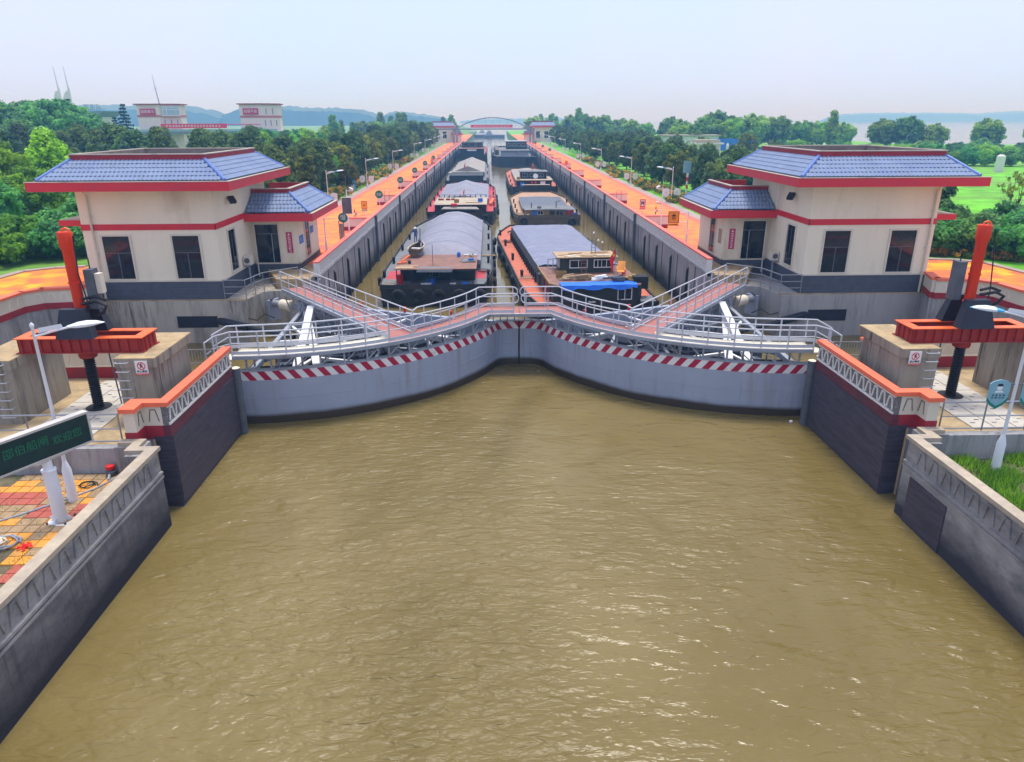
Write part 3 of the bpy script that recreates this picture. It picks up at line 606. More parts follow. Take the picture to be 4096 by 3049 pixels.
def house(s):
    X = lambda x: s*x
    side = 'left' if s < 0 else 'right'
    t = thing('control_house', 'cream control house with blue tiled roof and red eaves '+BANK[s], 'building', (X(19.5),39.7,2.43), 'lock control houses')
    x0, x1, y0, y1 = 16.22, 23.33, 39.72, 49.2
    ax, ay0, ay1 = 13.4, 45.4, 51.0
    # concrete block below
    b = MB(); b.prism([(X(x),y) for x,y in [(23.4,39.52),(15.05,39.42),(14.62,41.6),(12.0,42.4),(12.0,46),(23.4,46)]], -2, 2.43); b.build('concrete_base', conc if s < 0 else conc2, t)
    B(X(15.0),X(23.38),39.5,39.72,2.43,2.47).build('base_ledge', conct, t)
    b = MB(); b.box(X(16.12),X(18.97),39.4,39.5,.9,1.54)
    B(X(16.08),X(18.97),39.44,39.53,.9,1.56).build('slot_opening', blackp, t)  # flat black panel, painting in the dark inside of the slot
    # plinth courses of slate tiles
    for k in range(6):
        z = 2.45+.175*k
        B(X(x0-.02),X(x1+.02),y0-.03,y0+.02,z,z+.165).build('plinth_course', plinthm, t)
        B(X(x0-.03),X(x0+.02),y0-.03,y1,z,z+.165).build('plinth_course', plinthm, t)
        B(X(ax),X(x0-.03),ay0-.03,ay0+.02,z-.12,z+.045).build('plinth_course', plinthm, t)
        B(X(ax-.03),X(ax+.02),ay0-.03,ay1,z-.12,z+.045).build('plinth_course', plinthm, t)
    B(X(x0+.01),X(x1-.01),y0,y1,2.3,3.5).build('plinth_core', plinthm, t)
    B(X(ax+.01),X(x0+.01),ay0,ay1,2.3,3.38).build('plinth_core', plinthm, t)
    # walls
    B(X(x0),X(x1),y0,y1,3.5,8.48).build('wall', cream, t)
    B(X(ax),X(x0),ay0,ay1,3.38,6.12).build('annex_wall', cream, t)
    B(X(x0-.05),X(x1+.05),y0-.06,y0+.02,3.48,3.56).build('sill_course', cream2, t)
    B(X(x0-.06),X(x0+.02),y0-.06,ay0,3.48,3.56).build('sill_course', cream2, t)
    B(X(ax-.05),X(x0-.06),ay0-.06,ay0+.02,3.35,3.43).build('sill_course', cream2, t)
    B(X(ax-.06),X(ax+.02),ay0-.06,ay1,3.35,3.43).build('sill_course', cream2, t)
    # red band
    B(X(x0-.03),X(x1+.03),y0-.04,y0+.02,6.3,6.62).build('red_band', redm, t)
    B(X(x0-.04),X(x0+.02),y0-.04,ay0-.9,6.3,6.62).build('red_band', redm, t)
    # windows: frame, glass, mullion
    def win(xa, xb, za, zb, y, nm='window'):
        f = MB(); d = .1
        f.box(X(xa-d),X(xa),y-.07,y+.01,za-d,zb+d); f.box(X(xb),X(xb+d),y-.07,y+.01,za-d,zb+d); f.box(X(xa),X(xb),y-.07,y+.01,zb,zb+d); f.box(X(xa),X(xb),y-.09,y+.01,za-d,za)
        fo = f.build(nm, cream2, t)
        B(X(xa),X(xb),y-.02,y+.01,za,zb).build('pane', glass, fo)
        m = (xa+xb)/2; B(X(m-.025),X(m+.025),y-.035,y-.02,za,zb*.6+za*.4).build('mullion', steeld, fo); B(X(xa),X(xb),y-.035,y-.02,zb*.6+za*.4,zb*.6+za*.4+.04).build('transom', steeld, fo)
    win(17.2,18.62,3.66,5.98,y0); win(20.92,22.35,3.66,5.98,y0)
    def wins(x, ya, yb, za, zb):
        f = MB(); d = .1
        f.box(X(x-.07),X(x+.01),ya-d,ya,za-d,zb+d); f.box(X(x-.07),X(x+.01),yb,yb+d,za-d,zb+d); f.box(X(x-.07),X(x+.01),ya,yb,zb,zb+d); f.box(X(x-.09),X(x+.01),ya,yb,za-d,za)
        fo = f.build('window', cream2, t); B(X(x-.02),X(x+.01),ya,yb,za,zb).build('pane', glass, fo)
        B(X(x-.035),X(x-.02),(ya+yb)/2-.02,(ya+yb)/2+.02,za,zb).build('mullion', steeld, fo)
    wins(x0, 41.3, 42.4, 3.72, 6.0)
    wins(ax, 47.2, 48.3, 3.5, 5.9)
    # annex glazed door
    f = MB(); xa, xb, za, zb = 14.55, 16.0, 3.44, 5.8; d = .1
    f.box(X(xa-d),X(xa),ay0-.07,ay0,za,zb+d); f.box(X(xb),X(xb+d),ay0-.07,ay0,za,zb+d); f.box(X(xa),X(xb),ay0-.07,ay0,zb,zb+d); f = f.build('door', cream2, t)
    B(X(xa),X(xb),ay0-.02,ay0,za,zb).build('pane', glass, f); B(X(14.95),X(14.99),ay0-.04,ay0-.02,za,5.2).build('mullion', steelg, f); B(X(xa),X(xb),ay0-.04,ay0-.02,5.2,5.26).build('transom', steeld, f)
    # main roof
    ex0, ex1, ey0, ey1 = 14.67, 24.88, 38.17, 50.15
    b = MB()
    b.box(X(ex0),X(ex1),ey0,ey0+.12,8.46,8.91); b.box(X(ex0),X(ex0+.12),ey0+.12,ey1,8.46,8.91); b.box(X(ex1-.12),X(ex1),ey0+.12,ey1,8.46,8.91); b.box(X(ex0+.12),X(ex1-.12),ey1-.12,ey1,8.46,8.91)
    b.build('red_fascia', redm, t)
    B(X(ex0+.12),X(ex1-.12),ey0+.12,ey1-.12,8.47,8.55).build('soffit', cream, t)
    B(X(ex0+.12),X(ex1-.12),ey0+.12,ey1-.12,8.6,8.84).build('gutter', roofin, t)
    b = MB(); b.box(X(ex0-.03),X(ex1+.03),ey0-.03,ey0+.16,8.91,8.94); b.box(X(ex0-.03),X(ex0+.16),ey0+.16,ey1,8.91,8.94); b.build('fascia_coping', capm, t)
    px0, px1, py0, py1 = 16.5, 23.55, 40.3, 49.0; zt = 9.85
    q = MB(); q.box(X(px0),X(px1),py0,py0+.15,zt-.1,10.15); q.box(X(px0),X(px0+.15),py0+.15,py1,zt-.1,10.15); q.box(X(px1-.15),X(px1),py0+.15,py1,zt-.1,10.15); q.box(X(px0+.15),X(px1-.15),py1-.15,py1,zt-.1,10.15); q.build('roof_parapet', dredm, t)
    q = MB(); q.box(X(px0-.05),X(px1+.05),py0-.05,py0+.2,10.15,10.2); q.box(X(px0-.05),X(px0+.2),py0+.2,py1+.05,10.15,10.2); q.box(X(px1-.2),X(px1+.05),py0+.2,py1+.05,10.15,10.2); q.box(X(px0+.2),X(px1-.2),py1-.2,py1+.05,10.15,10.2); q.build('parapet_coping', capm, t)
    B(X(px0+.15),X(px1-.15),py0+.15,py1-.15,8.84,9.5).build('flat_roof', roofin, t)
    q = MB(); q.box(X(px0+.16),X(px1-.16),py1-.2,py1-.15,9.5,10.14); q.box(X(px1-.2),X(px1-.16),py0+.2,py1-.2,9.5,10.14); q.build('inner_render', roofin, t)
    e = .25
    fl = [(X(ex1-e-.2),ey0+e,8.95),(X(ex0+e),ey0+e,8.95),(X(px0),py0,zt+.02),(X(px1),py0,zt+.02)]
    sl_ = [(X(ex0+e),ey0+e,8.95),(X(ex0+e),ey1-e-.3,8.95),(X(px0),py1,zt+.02),(X(px0),py0,zt+.02)]
    bk = [(X(ex1-e-.2),ey0+e,8.95),(X(ex1-e-.2),ey1-e-.3,8.95),(X(px1),py1,zt+.02),(X(px1),py0,zt+.02)]
    bb = [(X(ex0+e),ey1-e-.3,8.95),(X(ex1-e-.2),ey1-e-.3,8.95),(X(px1),py1,zt+.02),(X(px0),py1,zt+.02)]
    slopes = []
    def slope(P, rows, single):
        if s > 0 and single is not None: pass
        # order so that A->B runs with the outward side up
        A, Bp, Cc, D = P
        dk, Ts = tiled_slope(t, A, Bp, Cc, D, rows, single, s); dk.build('roof_deck', tilem, t)
        slopes.append((Ts, single))
    slope(fl, 5, True); slope(sl_, 5, False)
    for P in (bk, bb):
        q = MB(); q.add(P, [(0,1,2,3)]); q.build('roof_deck', tilem, t)
    def hip(p, q_):
        p, q_ = Vector(p), Vector(q_); n_ = int((q_-p).length/.42); d = (q_-p)/n_
        h = MB()
        for k in range(n_): h.tube([p+d*k+Vector((0,0,.03)), p+d*(k+1.12)+Vector((0,0,.045))], [.105,.088], 8)
        h.build('hip_ridge', ridgem, t)
    hip(fl[1], fl[2]); hip(fl[0], fl[3]); hip(sl_[1], sl_[2])
    # annex roof
    fx0, fy0, fy1 = 12.1, 44.35, 52.1
    b = MB(); b.box(X(fx0),X(x0-.03),fy0,fy0+.12,6.1,6.55); b.box(X(fx0),X(fx0+.12),fy0+.12,fy1,6.1,6.55); b.box(X(fx0+.12),X(x0),fy1-.12,fy1,6.1,6.55); b.build('red_fascia', redm, t)
    B(X(fx0+.12),X(x0-.03),fy0+.12,fy1-.12,6.12,6.2).build('soffit', cream, t)
    B(X(fx0+.12),X(x0-.03),fy0+.12,fy1-.12,6.25,6.48).build('gutter', roofin, t)
    B(X(fx0-.03),X(fx0+.15),fy0-.03,fy1,6.55,6.58).build('fascia_coping', capm, t)
    gx0, gy0, gy1 = 13.85, 46.3, 51.4; za = 7.55
    q = MB(); q.box(X(gx0),X(x0+.3),gy0,gy0+.12,za-.1,7.83); q.box(X(gx0),X(gx0+.12),gy0+.12,gy1,za-.1,7.83); q.box(X(gx0+.12),X(x0+.3),gy1-.12,gy1,za-.1,7.83); q.build('roof_parapet', dredm, t)
    q = MB(); q.box(X(gx0-.05),X(x0+.2),gy0-.05,gy0+.17,7.83,7.88); q.box(X(gx0-.05),X(gx0+.17),gy0+.17,gy1+.05,7.83,7.88); q.build('parapet_coping', capm, t)
    B(X(gx0+.12),X(x0+.2),gy0+.12,gy1-.12,6.5,7.3).build('flat_roof', roofin, t)
    fl2 = [(X(x0-.04),fy0+.22,6.6),(X(fx0+.22),fy0+.22,6.6),(X(gx0),gy0,za+.02),(X(x0-.04),gy0,za+.02)]
    sl2 = [(X(fx0+.22),fy0+.22,6.6),(X(fx0+.22),fy1-.3,6.6),(X(gx0),gy1,za+.02),(X(gx0),gy0,za+.02)]
    slope(fl2, 5, True); slope(sl2, 4, False); hip(fl2[1], fl2[2]); hip(sl2[1], sl2[2])
    n_single = 0; rest = MB(); L = t.location
    for Ts, single in slopes:
        for T in Ts:
            if single and n_single < 300:
                o = bpy.data.objects.new('roof_tile', TILE); COL.objects.link(o); o.parent = t; T2 = T.copy(); T2.translation = T.translation-L; o.matrix_local = T2; n_single += 1
            else: rest.add([T @ Vector(p) for p in TV], TF)
    rest.build('roof_tile', tilem, t, kind='stuff')
    # outer canopy, downpipes, lamps, air conditioner, plaque
    q = MB(); q.box(X(x1+.02),X(25.0),40.6,44.5,6.42,6.72); q.build('canopy', redm, t); B(X(x1+.02),X(24.9),40.7,44.4,6.72,6.75).build('canopy_top', capm, t)
    xp = 22.75 if s < 0 else 23.05
    q = MB(); q.tube([(X(xp),39.3,8.5),(X(xp),39.62,8.1),(X(xp),39.62,2.5)], .06, 8); q.build('downpipe', cream2, t)
    for zz in (7.0,5.0,3.6): B(X(xp-.08),X(xp+.08),39.56,39.72,zz,zz+.07).build('pipe_bracket', cream2, t)
    q = MB(); q.tube([(X(15.95),45.2,6.0),(X(15.95),45.2,2.6)], .045, 6); q.build('downpipe', cream2, t)
    q = MB(); q.bar((X(16.2),42.1,7.75),(X(15.95),42.0,7.7),.06,.06); q.bar((X(16.02),42.0,7.8),(X(15.78),41.75,7.5),.36,.16); q.build('floodlight', blackp, t)
    ac = MB(); ac.box(X(15.74),X(16.16),43.2,43.75,3.72,4.2); ac = ac.build('air_conditioner', cream2, t)
    q = MB(); q.lathe([(.16,0),(.16,.02)], (X(15.95),43.195,3.96), 14, ax=(0,-1,0)); q.build('fan_grille', steeld, ac); B(X(15.72),X(16.18),43.18,43.8,3.67,3.72).build('bracket', steelg, ac)
    q = MB(); q.bar((X(15.95),43.5,2.45),(X(15.95),43.5,3.67),.08,.08); q.build('stand', steelg, ac)
    pl = B(X(13.72),X(14.08),ay0-.05,ay0-.01,4.05,5.32).build('plaque', plaque, t)
    q = MB(); q.add([(X(13.9)-.09,ay0-.054,5.12),(X(13.9)+.09,ay0-.054,5.12),(X(13.9),ay0-.054,5.27)], [(0,1,2)]); q.build('emblem', signw, pl)
    strokes((X(13.9),ay0-.054,4.58), (0,-1,0), .26, .98, 7, 1, signw, pl)
    if s < 0:
        for (ya,yb,za_,zb_) in ((45.75,46.75,4.5,5.0),(48.75,49.55,4.75,5.2)):
            q = B(X(ax-.03),X(ax-.01),ya,yb,za_,zb_).build('blue_lettering_board', bluem, t); strokes((X(ax-.034),(ya+yb)/2,(za_+zb_)/2), (-s,0,0), yb-ya-.05, zb_-za_-.08, 1, 3, tealp, q)
    else:
        B(X(ax-.04),X(ax-.01),45.9,46.5,4.3,5.2).build('notice_board', wood, t)
    return t
for s in (-1, 1): house(s)
# platform railings beside the control houses
def railing(name, label, cat, group, pts, h, rails, post_gap, m, r_=.025, base_plate=False, loc=None, posts_at=None):
    t = thing(name, label, cat, loc or pts[0], group)
    for zz in rails:
        b = MB(); b.tube([(p[0],p[1],p[2]+zz) for p in pts], r_ if zz == max(rails) else r_*.75, 6); b.build('rail', m, t)
    P = [Vector(p) for p in pts]
    seg = [(a,b_) for a,b_ in zip(P,P[1:])]
    done = []
    for a,b_ in seg:
        n_ = max(1, round((b_-a).length/post_gap))
        for k in range(n_+1):
            p = a.lerp(b_, k/n_)
            if any((p-d).length < .05 for d in done): continue
            done.append(p); q = MB(); q.tube([p,p+Vector((0,0,h))], r_*.9, 6); q.build('post', m, t)
    return t
for s in (-1, 1):
    railing('platform_railing', 'galvanised three-rail railing round the hinge platform below the house door '+BANK[s], 'railing', 'hinge platform railings', [(s*16.2,39.62,2.45),(s*15.0,39.55,2.45),(s*14.62,41.6,2.45),(s*13.0,43.2,2.45)], 1.1, (.35,.72,1.1), 1.25, galv, .028)
    railing('courtyard_railing', 'long steel railing along the courtyard edge '+BANK[s], 'railing', 'courtyard railings', [(s*12.85,20.6,2.44),(s*24,20.6,2.44)] if s > 0 else [(s*12.85,20.6,2.44),(s*17.0,20.6,2.44)], .98, (.08,.5,.98), 1.42, galv, .03)

# ---------------------------------------------------------------- sector gates with walkways
def gate(s):
    HX, HY, RG = -11.7, 39.15, 11.45           # built for the left leaf, mirrored for the right
    t = thing('sector_gate', 'blue-grey curved lock gate leaf with red and white striped rim, hinged '+BANK[s], 'lock gate', (s*11.7,39.15,0), 'lock gate leaves')
    mir = -s
    def bld(b, nm, m, par=t): return b.mir(mir).build(nm, m, par)
    def pa(r_, a): return (HX+r_*cos(a), HY+r_*sin(a))
    a0, a1 = R(-90.6), R(-23.5)
    N = 60
    prof = [pa(RG, a0+(a1-a0)*i/N) for i in range(N+1)]
    # rounded return to the flat nose
    px, py = prof[-1]
    nose = [(px+.12,py+.18),(px+.3,py+.33),(px+.55,py+.42),(-.45,35.02),(-.01,35.03)]
    prof += nose
    # resample by length
    def resample(P, n_):
        L = [0]
        for p,q in zip(P,P[1:]): L.append(L[-1]+math.hypot(q[0]-p[0], q[1]-p[1]))
        out = []; j = 0
        for k in range(n_+1):
            d = L[-1]*k/n_
            while j < len(L)-2 and L[j+1] < d: j += 1
            f = (d-L[j])/(L[j+1]-L[j]) if L[j+1] > L[j] else 0
            out.append((P[j][0]+(P[j+1][0]-P[j][0])*f, P[j][1]+(P[j+1][1]-P[j][1])*f))
        return out, L[-1]
    n_ = 25*5; PR, LL = resample(prof, n_)
    def off(P, d):
        o = []
        for i,p in enumerate(P):
            q0, q1 = P[max(i-1,0)], P[min(i+1,len(P)-1)]; dx, dy = q1[0]-q0[0], q1[1]-q0[1]; l_ = math.hypot(dx,dy); o.append((p[0]+dy/l_*d, p[1]-dx/l_*d))
        return o
    inn = off(PR, -.12)
    b = MB(); b.sm = True
    b.sheet([[(x,y,z) for x,y in PR] for z in (-1.5,0,1,2.31)]); b.sheet([[(x,y,z) for x,y in inn] for z in (2.31,-1.5)]); b.sheet([[(x,y,2.31) for x,y in PR],[(x,y,2.31) for x,y in inn]])
    bld(b, 'skin_plate', gatem)
    # hazard stripe band: one strip, slanted cells alternately white and red
    bo = off(PR, .008); sh = 3
    b = MB(); rows = 4
    K = n_//5*2
    def ptat(u):
        u = max(0, min(n_, u)); i = min(int(u), n_-1); f = u-i; return (bo[i][0]+(bo[i+1][0]-bo[i][0])*f, bo[i][1]+(bo[i+1][1]-bo[i][1])*f)
    edges = [k*2.5 for k in range(-2, K+1)]
    for ci, (e0,e1) in enumerate(zip(edges,edges[1:])):
        for r_ in range(rows):
            z0, z1 = 1.9+.4*r_/rows, 1.9+.4*(r_+1)/rows; s0, s1 = 2.6*(1-r_/rows), 2.6*(1-(r_+1)/rows)
            q = [ptat(e0+s0)+(z0,), ptat(e1+s0)+(z0,), ptat(e1+s1)+(z1,), ptat(e0+s1)+(z1,)]
            if math.hypot(q[0][0]-q[1][0], q[0][1]-q[1][1]) < .01 and math.hypot(q[2][0]-q[3][0], q[2][1]-q[3][1]) < .01: continue
            b.add(q, [(0,1,2,3)], ci % 2)
    me = b.mir(mir)
    me.build('stripe_band', [whitep, crimson], t)
    b = MB(); b.sheet([[(x,y,2.325) for x,y in off(PR,.03)],[(x,y,2.325) for x,y in off(PR,-.3)]]); b.sheet([[(x,y,2.325) for x,y in off(PR,.03)],[(x,y,2.29) for x,y in off(PR,.03)]]); bld(b, 'top_flange', steelg)
    # mitre end plate (radial) and inner frames
    b = MB(); b.bar((-.14,35.25,.95),(-1.2,35.5,.95),.1,2.5); bld(b, 'mitre_post', gatem)
    if s < 0: B(-.035,.035,34.985,35.2,-1,2.3).build('mitre_seal', rubber, t)
    b = MB(); b.tube([(x,y,1.12) for x,y in off(PR,.004)[::2]], .012, 4); b.tube([(x,y,.55) for x,y in off(PR,.004)[::2]], .01, 4); bld(b, 'weld_seam', gatem)
    b = MB(); b.prism([(-.05,35.05),(-.05,35.3),(-2.6,36.0),(-11.0,39.5),(-11.0,39.2),(-2.6,35.7)], -1, 2.2); bld(b, 'end_plate', gatem)
    for fx in (.25,.5,.75):
        x, y = -1+(-10)*fx, 35.35+4*fx; b = MB(); b.tube([(x,y,2.2),(x,y,2.42)], .07, 8); b.tube([(x,y,2.42),(x,y,2.5)], .09, 8); bld(b, 'vent_cap', redpl)
    for a in (-88,-74,-54,-38):
        p, q = pa(1.0, R(a)), pa(RG-.3, R(a)); m_ = whitep if a in (-74,) else steelg
        b = MB(); b.bar((*p,2.12),(*q,2.12),.34 if a == -74 else .2,.1); b.bar((*p,1.98),(*q,1.98),.04,.26); bld(b, 'radial_beam', whitep if a in (-74,-38) else steelg)
        b = MB(); b.bar((*p,.9),(*q,.9),.2,.12); bld(b, 'radial_beam', steelg)
    b = MB(); b.prism([pa(.8,R(-60))]+[pa(11.2,R(a)) for a in range(-90,-24,5)], .55, .62); bld(b, 'lower_shade_plate', rubber)  # near-black sheet added to darken the shaded space under the walkway
    # white upright box girder by the house end
    b = MB(); b.bar((-10.75,36.6,2.75),(-9.55,28.5,2.05),.34,.12); bld(b, 'white_girder', whitep)
    b = MB(); b.bar((-10.75,36.6,2.7),(-10.75,36.6,.4),.3,.2); bld(b, 'girder_post', steelg)
    rg = random.Random(11)
    for rr in (3.6,6.4,8.9):
        P = [pa(rr, R(a)) for a in (-88,-74,-54,-38,-25)]
        for p,q in zip(P,P[1:]):
            for z in (2.02,.95):
                b = MB(); b.bar((*p,z),(*q,z),.12,.1); bld(b, 'ring_beam', steelg if rr != 6.4 else whitep)
    for rr in (6.4,9.6):
        b = MB(); b.sheet([[pa(rr,R(a))+(z,) for a in range(-90,-24,3)] for z in (.62,1.9)]); bld(b, 'ring_shade_sheet', steeld)  # dark arcs added so the recess behind the props looks shaded
    for i,(ra,aa,rb,ab) in enumerate([(3.6,-88,6.4,-74),(6.4,-74,8.9,-88),(6.4,-54,3.6,-74),(8.9,-74,6.4,-54),(8.9,-54,6.4,-38),(6.4,-38,3.6,-54),(11.1,-80,8.9,-74),(11.1,-62,8.9,-54),(11.1,-46,8.9,-38),(11.1,-62,8.9,-74),(11.1,-46,8.9,-54),(11.1,-31,8.9,-38)]):
        p, q = pa(ra,R(aa)), pa(rb,R(ab)); b = MB(); b.bar((*p,2.0),(*q,1.9),.14,.12); bld(b, 'brace', whitep if i % 3 == 0 else steelg)
        b = MB(); b.bar((*p,2.0),(*q,.9),.07,.07); bld(b, 'brace', steelg)
    b = MB(); b.lathe([(.3,-1),(.3,2.6),(.22,2.6),(.22,2.75)], (HX,HY,0), 16); bld(b, 'hinge_post', steelg)
    b = MB(); b.prism([(-12.1,38.9),(-11.6,38.55),(-11.25,39.1),(-11.6,39.55)], .2, 2.5); bld(b, 'hinge_bracket', gatem)
    b = MB(); b.tube([(-17.3,40.0,1.25),(-14.6,38.1,1.25)], .22, 10); b.tube([(-14.6,38.1,1.25),(-11.6,36.0,1.3)], .12, 10); bld(b, 'hydraulic_ram', blackp)
    # ---- walkway
    zt = 2.95
    ang = lambda x, r_: math.acos(max(-1, min(1, (x-HX)/r_)))
    ao, ai = -ang(-1.53, RG), -ang(-2.0, 10.4)
    M = 26
    outer = [pa(RG+.02, R(-90.5)+(ao-R(-90.5))*i/M) for i in range(M+1)]+[(-.012,33.9)]
    inner = [pa(10.4, R(-90.5)+(ai-R(-90.5))*i/M) for i in range(M+1)]+[(-.012,35.4)]
    ic = 13
    wk = None
    for rng, nm, m_ in ((range(0,ic), 'walkway', deckcream), (range(ic,M+1), 'walkway', deckred)):
        b = MB()
        for i in rng:
            a,b_,c,d = outer[i], outer[i+1], inner[i+1], inner[i]
            b.add([(*a,zt),(*b_,zt),(*c,zt),(*d,zt),(*a,zt-.05),(*b_,zt-.05),(*c,zt-.05),(*d,zt-.05)], [(0,1,2,3),(7,6,5,4),(0,4,5,1),(3,2,6,7)])
        w_ = bld(b, nm, m_); wk = wk or w_
        if rng[0] == 0: wk = w_
    edge = steelg
    for P, o_ in ((outer,.0),(inner,.0)):
        b = MB()
        for p,q in zip(P,P[1:]): b.bar((*p,zt-.075),(*q,zt-.075),.06,.13)
        bld(b, 'edge_channel', steelg, wk)
    b = MB()
    for p,q in zip(outer,outer[1:]): b.bar((p[0],p[1],zt+.01),(q[0],q[1],zt+.01),.07,.03)
    bld(b, 'edge_strip', whitep, wk)
    # landing at the pier end
    b = MB(); b.prism([outer[0],(-12.35,outer[0][1]),(-12.75,27.2),(-12.2,28.4),(inner[0][0],inner[0][1])], zt-.18, zt-.13); bld(b, 'landing', deckcream, wk)
    # ramp
    rd = (Vector((-12.55,40.2,0))-Vector((-5.15,30.15,0))).normalized(); rn = Vector((-rd.y,rd.x,0)); hw = .62
    rs, re = Vector((-5.35,30.45,0)), Vector((-12.6,40.25,0))
    q4 = [rs-rn*hw, rs+rn*hw, re+rn*hw, re-rn*hw]
    b = MB(); b.prism([(v.x,v.y) for v in q4], zt-.06, zt-.008); rmp = bld(b, 'radial_walkway', deckred)
    for sg in (-1,1):
        b = MB(); p, q = rs+rn*hw*sg, re+rn*hw*sg; b.bar((p.x,p.y,zt-.08),(q.x,q.y,zt-.08),.05,.16); bld(b, 'edge_channel', steelg, rmp)
        b = MB(); b.bar((p.x,p.y,zt+.012),(q.x,q.y,zt+.012),.06,.025); bld(b, 'edge_strip', whitep, rmp)
    for k in range(9):       # lattice trestle below
        p = rs.lerp(re, (k+.3)/9.2)
        for sg in (-1,1):
            a = p+rn*hw*.8*sg; b = MB(); b.bar((a.x,a.y,zt-.15),(a.x,a.y,.9),.07,.07); bld(b, 'trestle_post', steelg, rmp)
            c = rs.lerp(re, (k+1.3)/9.2)+rn*hw*.8*sg
            b = MB(); b.bar((a.x,a.y,zt-.2) if k % 2 else (a.x,a.y,1.0), (c.x,c.y,1.0) if k % 2 else (c.x,c.y,zt-.2), .05,.05); bld(b, 'trestle_brace', steelg, rmp)
    # supports of the arc walkway
    for i in range(1, M, 2):
        p, q = outer[i], inner[i]
        b = MB(); b.bar((p[0],p[1]+.12,2.32),(p[0],p[1]+.12,zt-.15),.07,.07); bld(b, 'prop', steelg, wk)
        b = MB(); b.bar((*q,1.9),(*q,zt-.15),.07,.07); bld(b, 'prop', steelg, wk)
        if i+1 <= M:
            o2 = outer[i+1]; b = MB(); b.bar((p[0],p[1]+.12,2.34),(o2[0],o2[1]+.12,zt-.18),.045,.045); bld(b, 'prop_brace', steelg, wk)
    for x in (-1.3,-.95,-.6,-.25):
        b = MB(); b.bar((x,34.2,zt-.15),(x,34.9,2.32),.05,.05); bld(b, 'prop', steelg, wk)
    # handrails
    seen = []
    def rail(P, par, post_every, toe=True, h=1.0):
        for zz in (h,.52):
            b = MB(); b.tube([(p[0],p[1],p[2]+zz) for p in P], .032 if zz == h else .026, 7); bld(b, 'rail', railm, par)
        if toe:
            b = MB()
            for p,q in zip(P,P[1:]): b.bar((p[0],p[1],p[2]+.12),(q[0],q[1],q[2]+.12),.02,.14)
            bld(b, 'toe_board', railm, par)
        acc = 0; last = None
        L = 0; marks = [0]
        for p,q in zip(P,P[1:]): L += (Vector(q)-Vector(p)).length; marks.append(L)
        n_p = max(1, round(L/post_every))
        for k in range(n_p+1):
            d = L*k/n_p; j = 0
            while j < len(marks)-2 and marks[j+1] < d: j += 1
            f = (d-marks[j])/max(1e-6, marks[j+1]-marks[j]); p = Vector(P[j]).lerp(Vector(P[j+1]), f)
            
            if any((p-q_).length < .1 for q_ in seen): continue
            seen.append(p); b = MB(); b.bar(p-Vector((0,0,.12)), p+Vector((0,0,h)), .05,.05); bld(b, 'post', railm, par)
    def loop(p, d, par, h=1.0):
        p = Vector(p); d = Vector(d); pts = []
        for k in range(9):
            a = -pi/2+pi*k/8; pts.append(p+d*(cos(a)*.24)+Vector((0,0,h-.24+sin(a)*.24)))
        b = MB(); b.tube(pts, .03, 7); bld(b, 'rail_return', railm, par)
    of = [(x,y,zt) for x,y in off(outer, -.05)]
    fr = of[:-1]+[(-.3,of[-1][1],zt)]
    rail(fr, wk, 1.05); loop(fr[-1], (1,0,0), wk)
    inr = [(x,y,zt) for x,y in inner]
    # back rail: from the pier to the radial walkway, then along it, and from its other side to the nose
    jl = rs-rn*hw; jr = rs+rn*hw
    if (jl-Vector((-12,28,0))).length > (jr-Vector((-12,28,0))).length: jl, jr = jr, jl
    el = re+(jl-rs); er = re+(jr-rs)
    iL = [p for p in inr if p[0] < jl.x-.05]; iR = [p for p in inr if p[0] > jr.x+.05]
    st = [(-12.75,28.35,zt-.3),(-12.2,28.6,zt)]
    rail(st+iL[1:]+[(jl.x,jl.y,zt)], wk, 1.05)
    rail([(jl.x,jl.y,zt),(el.x,el.y,zt)], rmp, 1.15); rail([(jr.x,jr.y,zt),(er.x,er.y,zt)], rmp, 1.15)
    rail([(jr.x,jr.y,zt)]+iR[:-1]+[(-.3,inr[-1][1],zt)], wk, 1.05); loop((-.3,inr[-1][1],zt), (1,0,0), wk)
    for e_ in (el, er): loop((e_.x,e_.y,zt), rd, rmp)
    rail([fr[0],(-12.35,27.55,zt-.12),(-12.65,27.25,zt-.3)], wk, .5, False)
    return t
for s in (-1, 1): gate(s)
for s in (-1, 1):
    t = thing('hinge_anchor', 'cream drum and flanged bracket anchoring the gate hinge '+BANK[s], 'anchor', (s*13.6,40.3,1.6), 'gate hinge anchors')
    b = MB(); b.prism([(s*14.3,40.75),(s*13.9,41.5),(s*13.75,41.4),(s*14.15,40.7)], .9, 2.1); b.build('wall_plate', gatem, t)
    b = MB(); b.tube([(s*14.0,41.0,1.9),(s*13.35,40.6,1.9)], .2, 12); b.build('pin', steelg, t)
    b = MB(); b.tube([(s*13.4,40.62,1.9),(s*12.75,40.15,1.9)], .3, 14); b.tube([(s*12.78,40.17,1.9),(s*12.55,40.0,1.9)], [.34,.34], 14); b.build('drum', deckcream, t)
    b = MB(); b.tube([(s*12.6,40.05,1.9),(s*11.8,39.4,1.9)], .15, 10); b.build('link', steelg, t)
    for k in range(6):
        b = MB(); b.box(s*14.05-.05,s*14.05+.05,40.75+.1*k,40.82+.1*k,2.1,2.2); b.build('bolt', steeld, t)
    b = MB(); b.tube([(s*15.4,39.45,1.5),(s*14.6,39.6,1.25),(s*14.3,40.2,1.45),(s*13.9,40.6,1.1)], .03, 5); tag(place(b.build('cable', rubber), (s*15.4,39.45,1.5)), 'thin black cable sagging along the concrete block '+BANK[s], 'cable', 'cables on the concrete blocks')

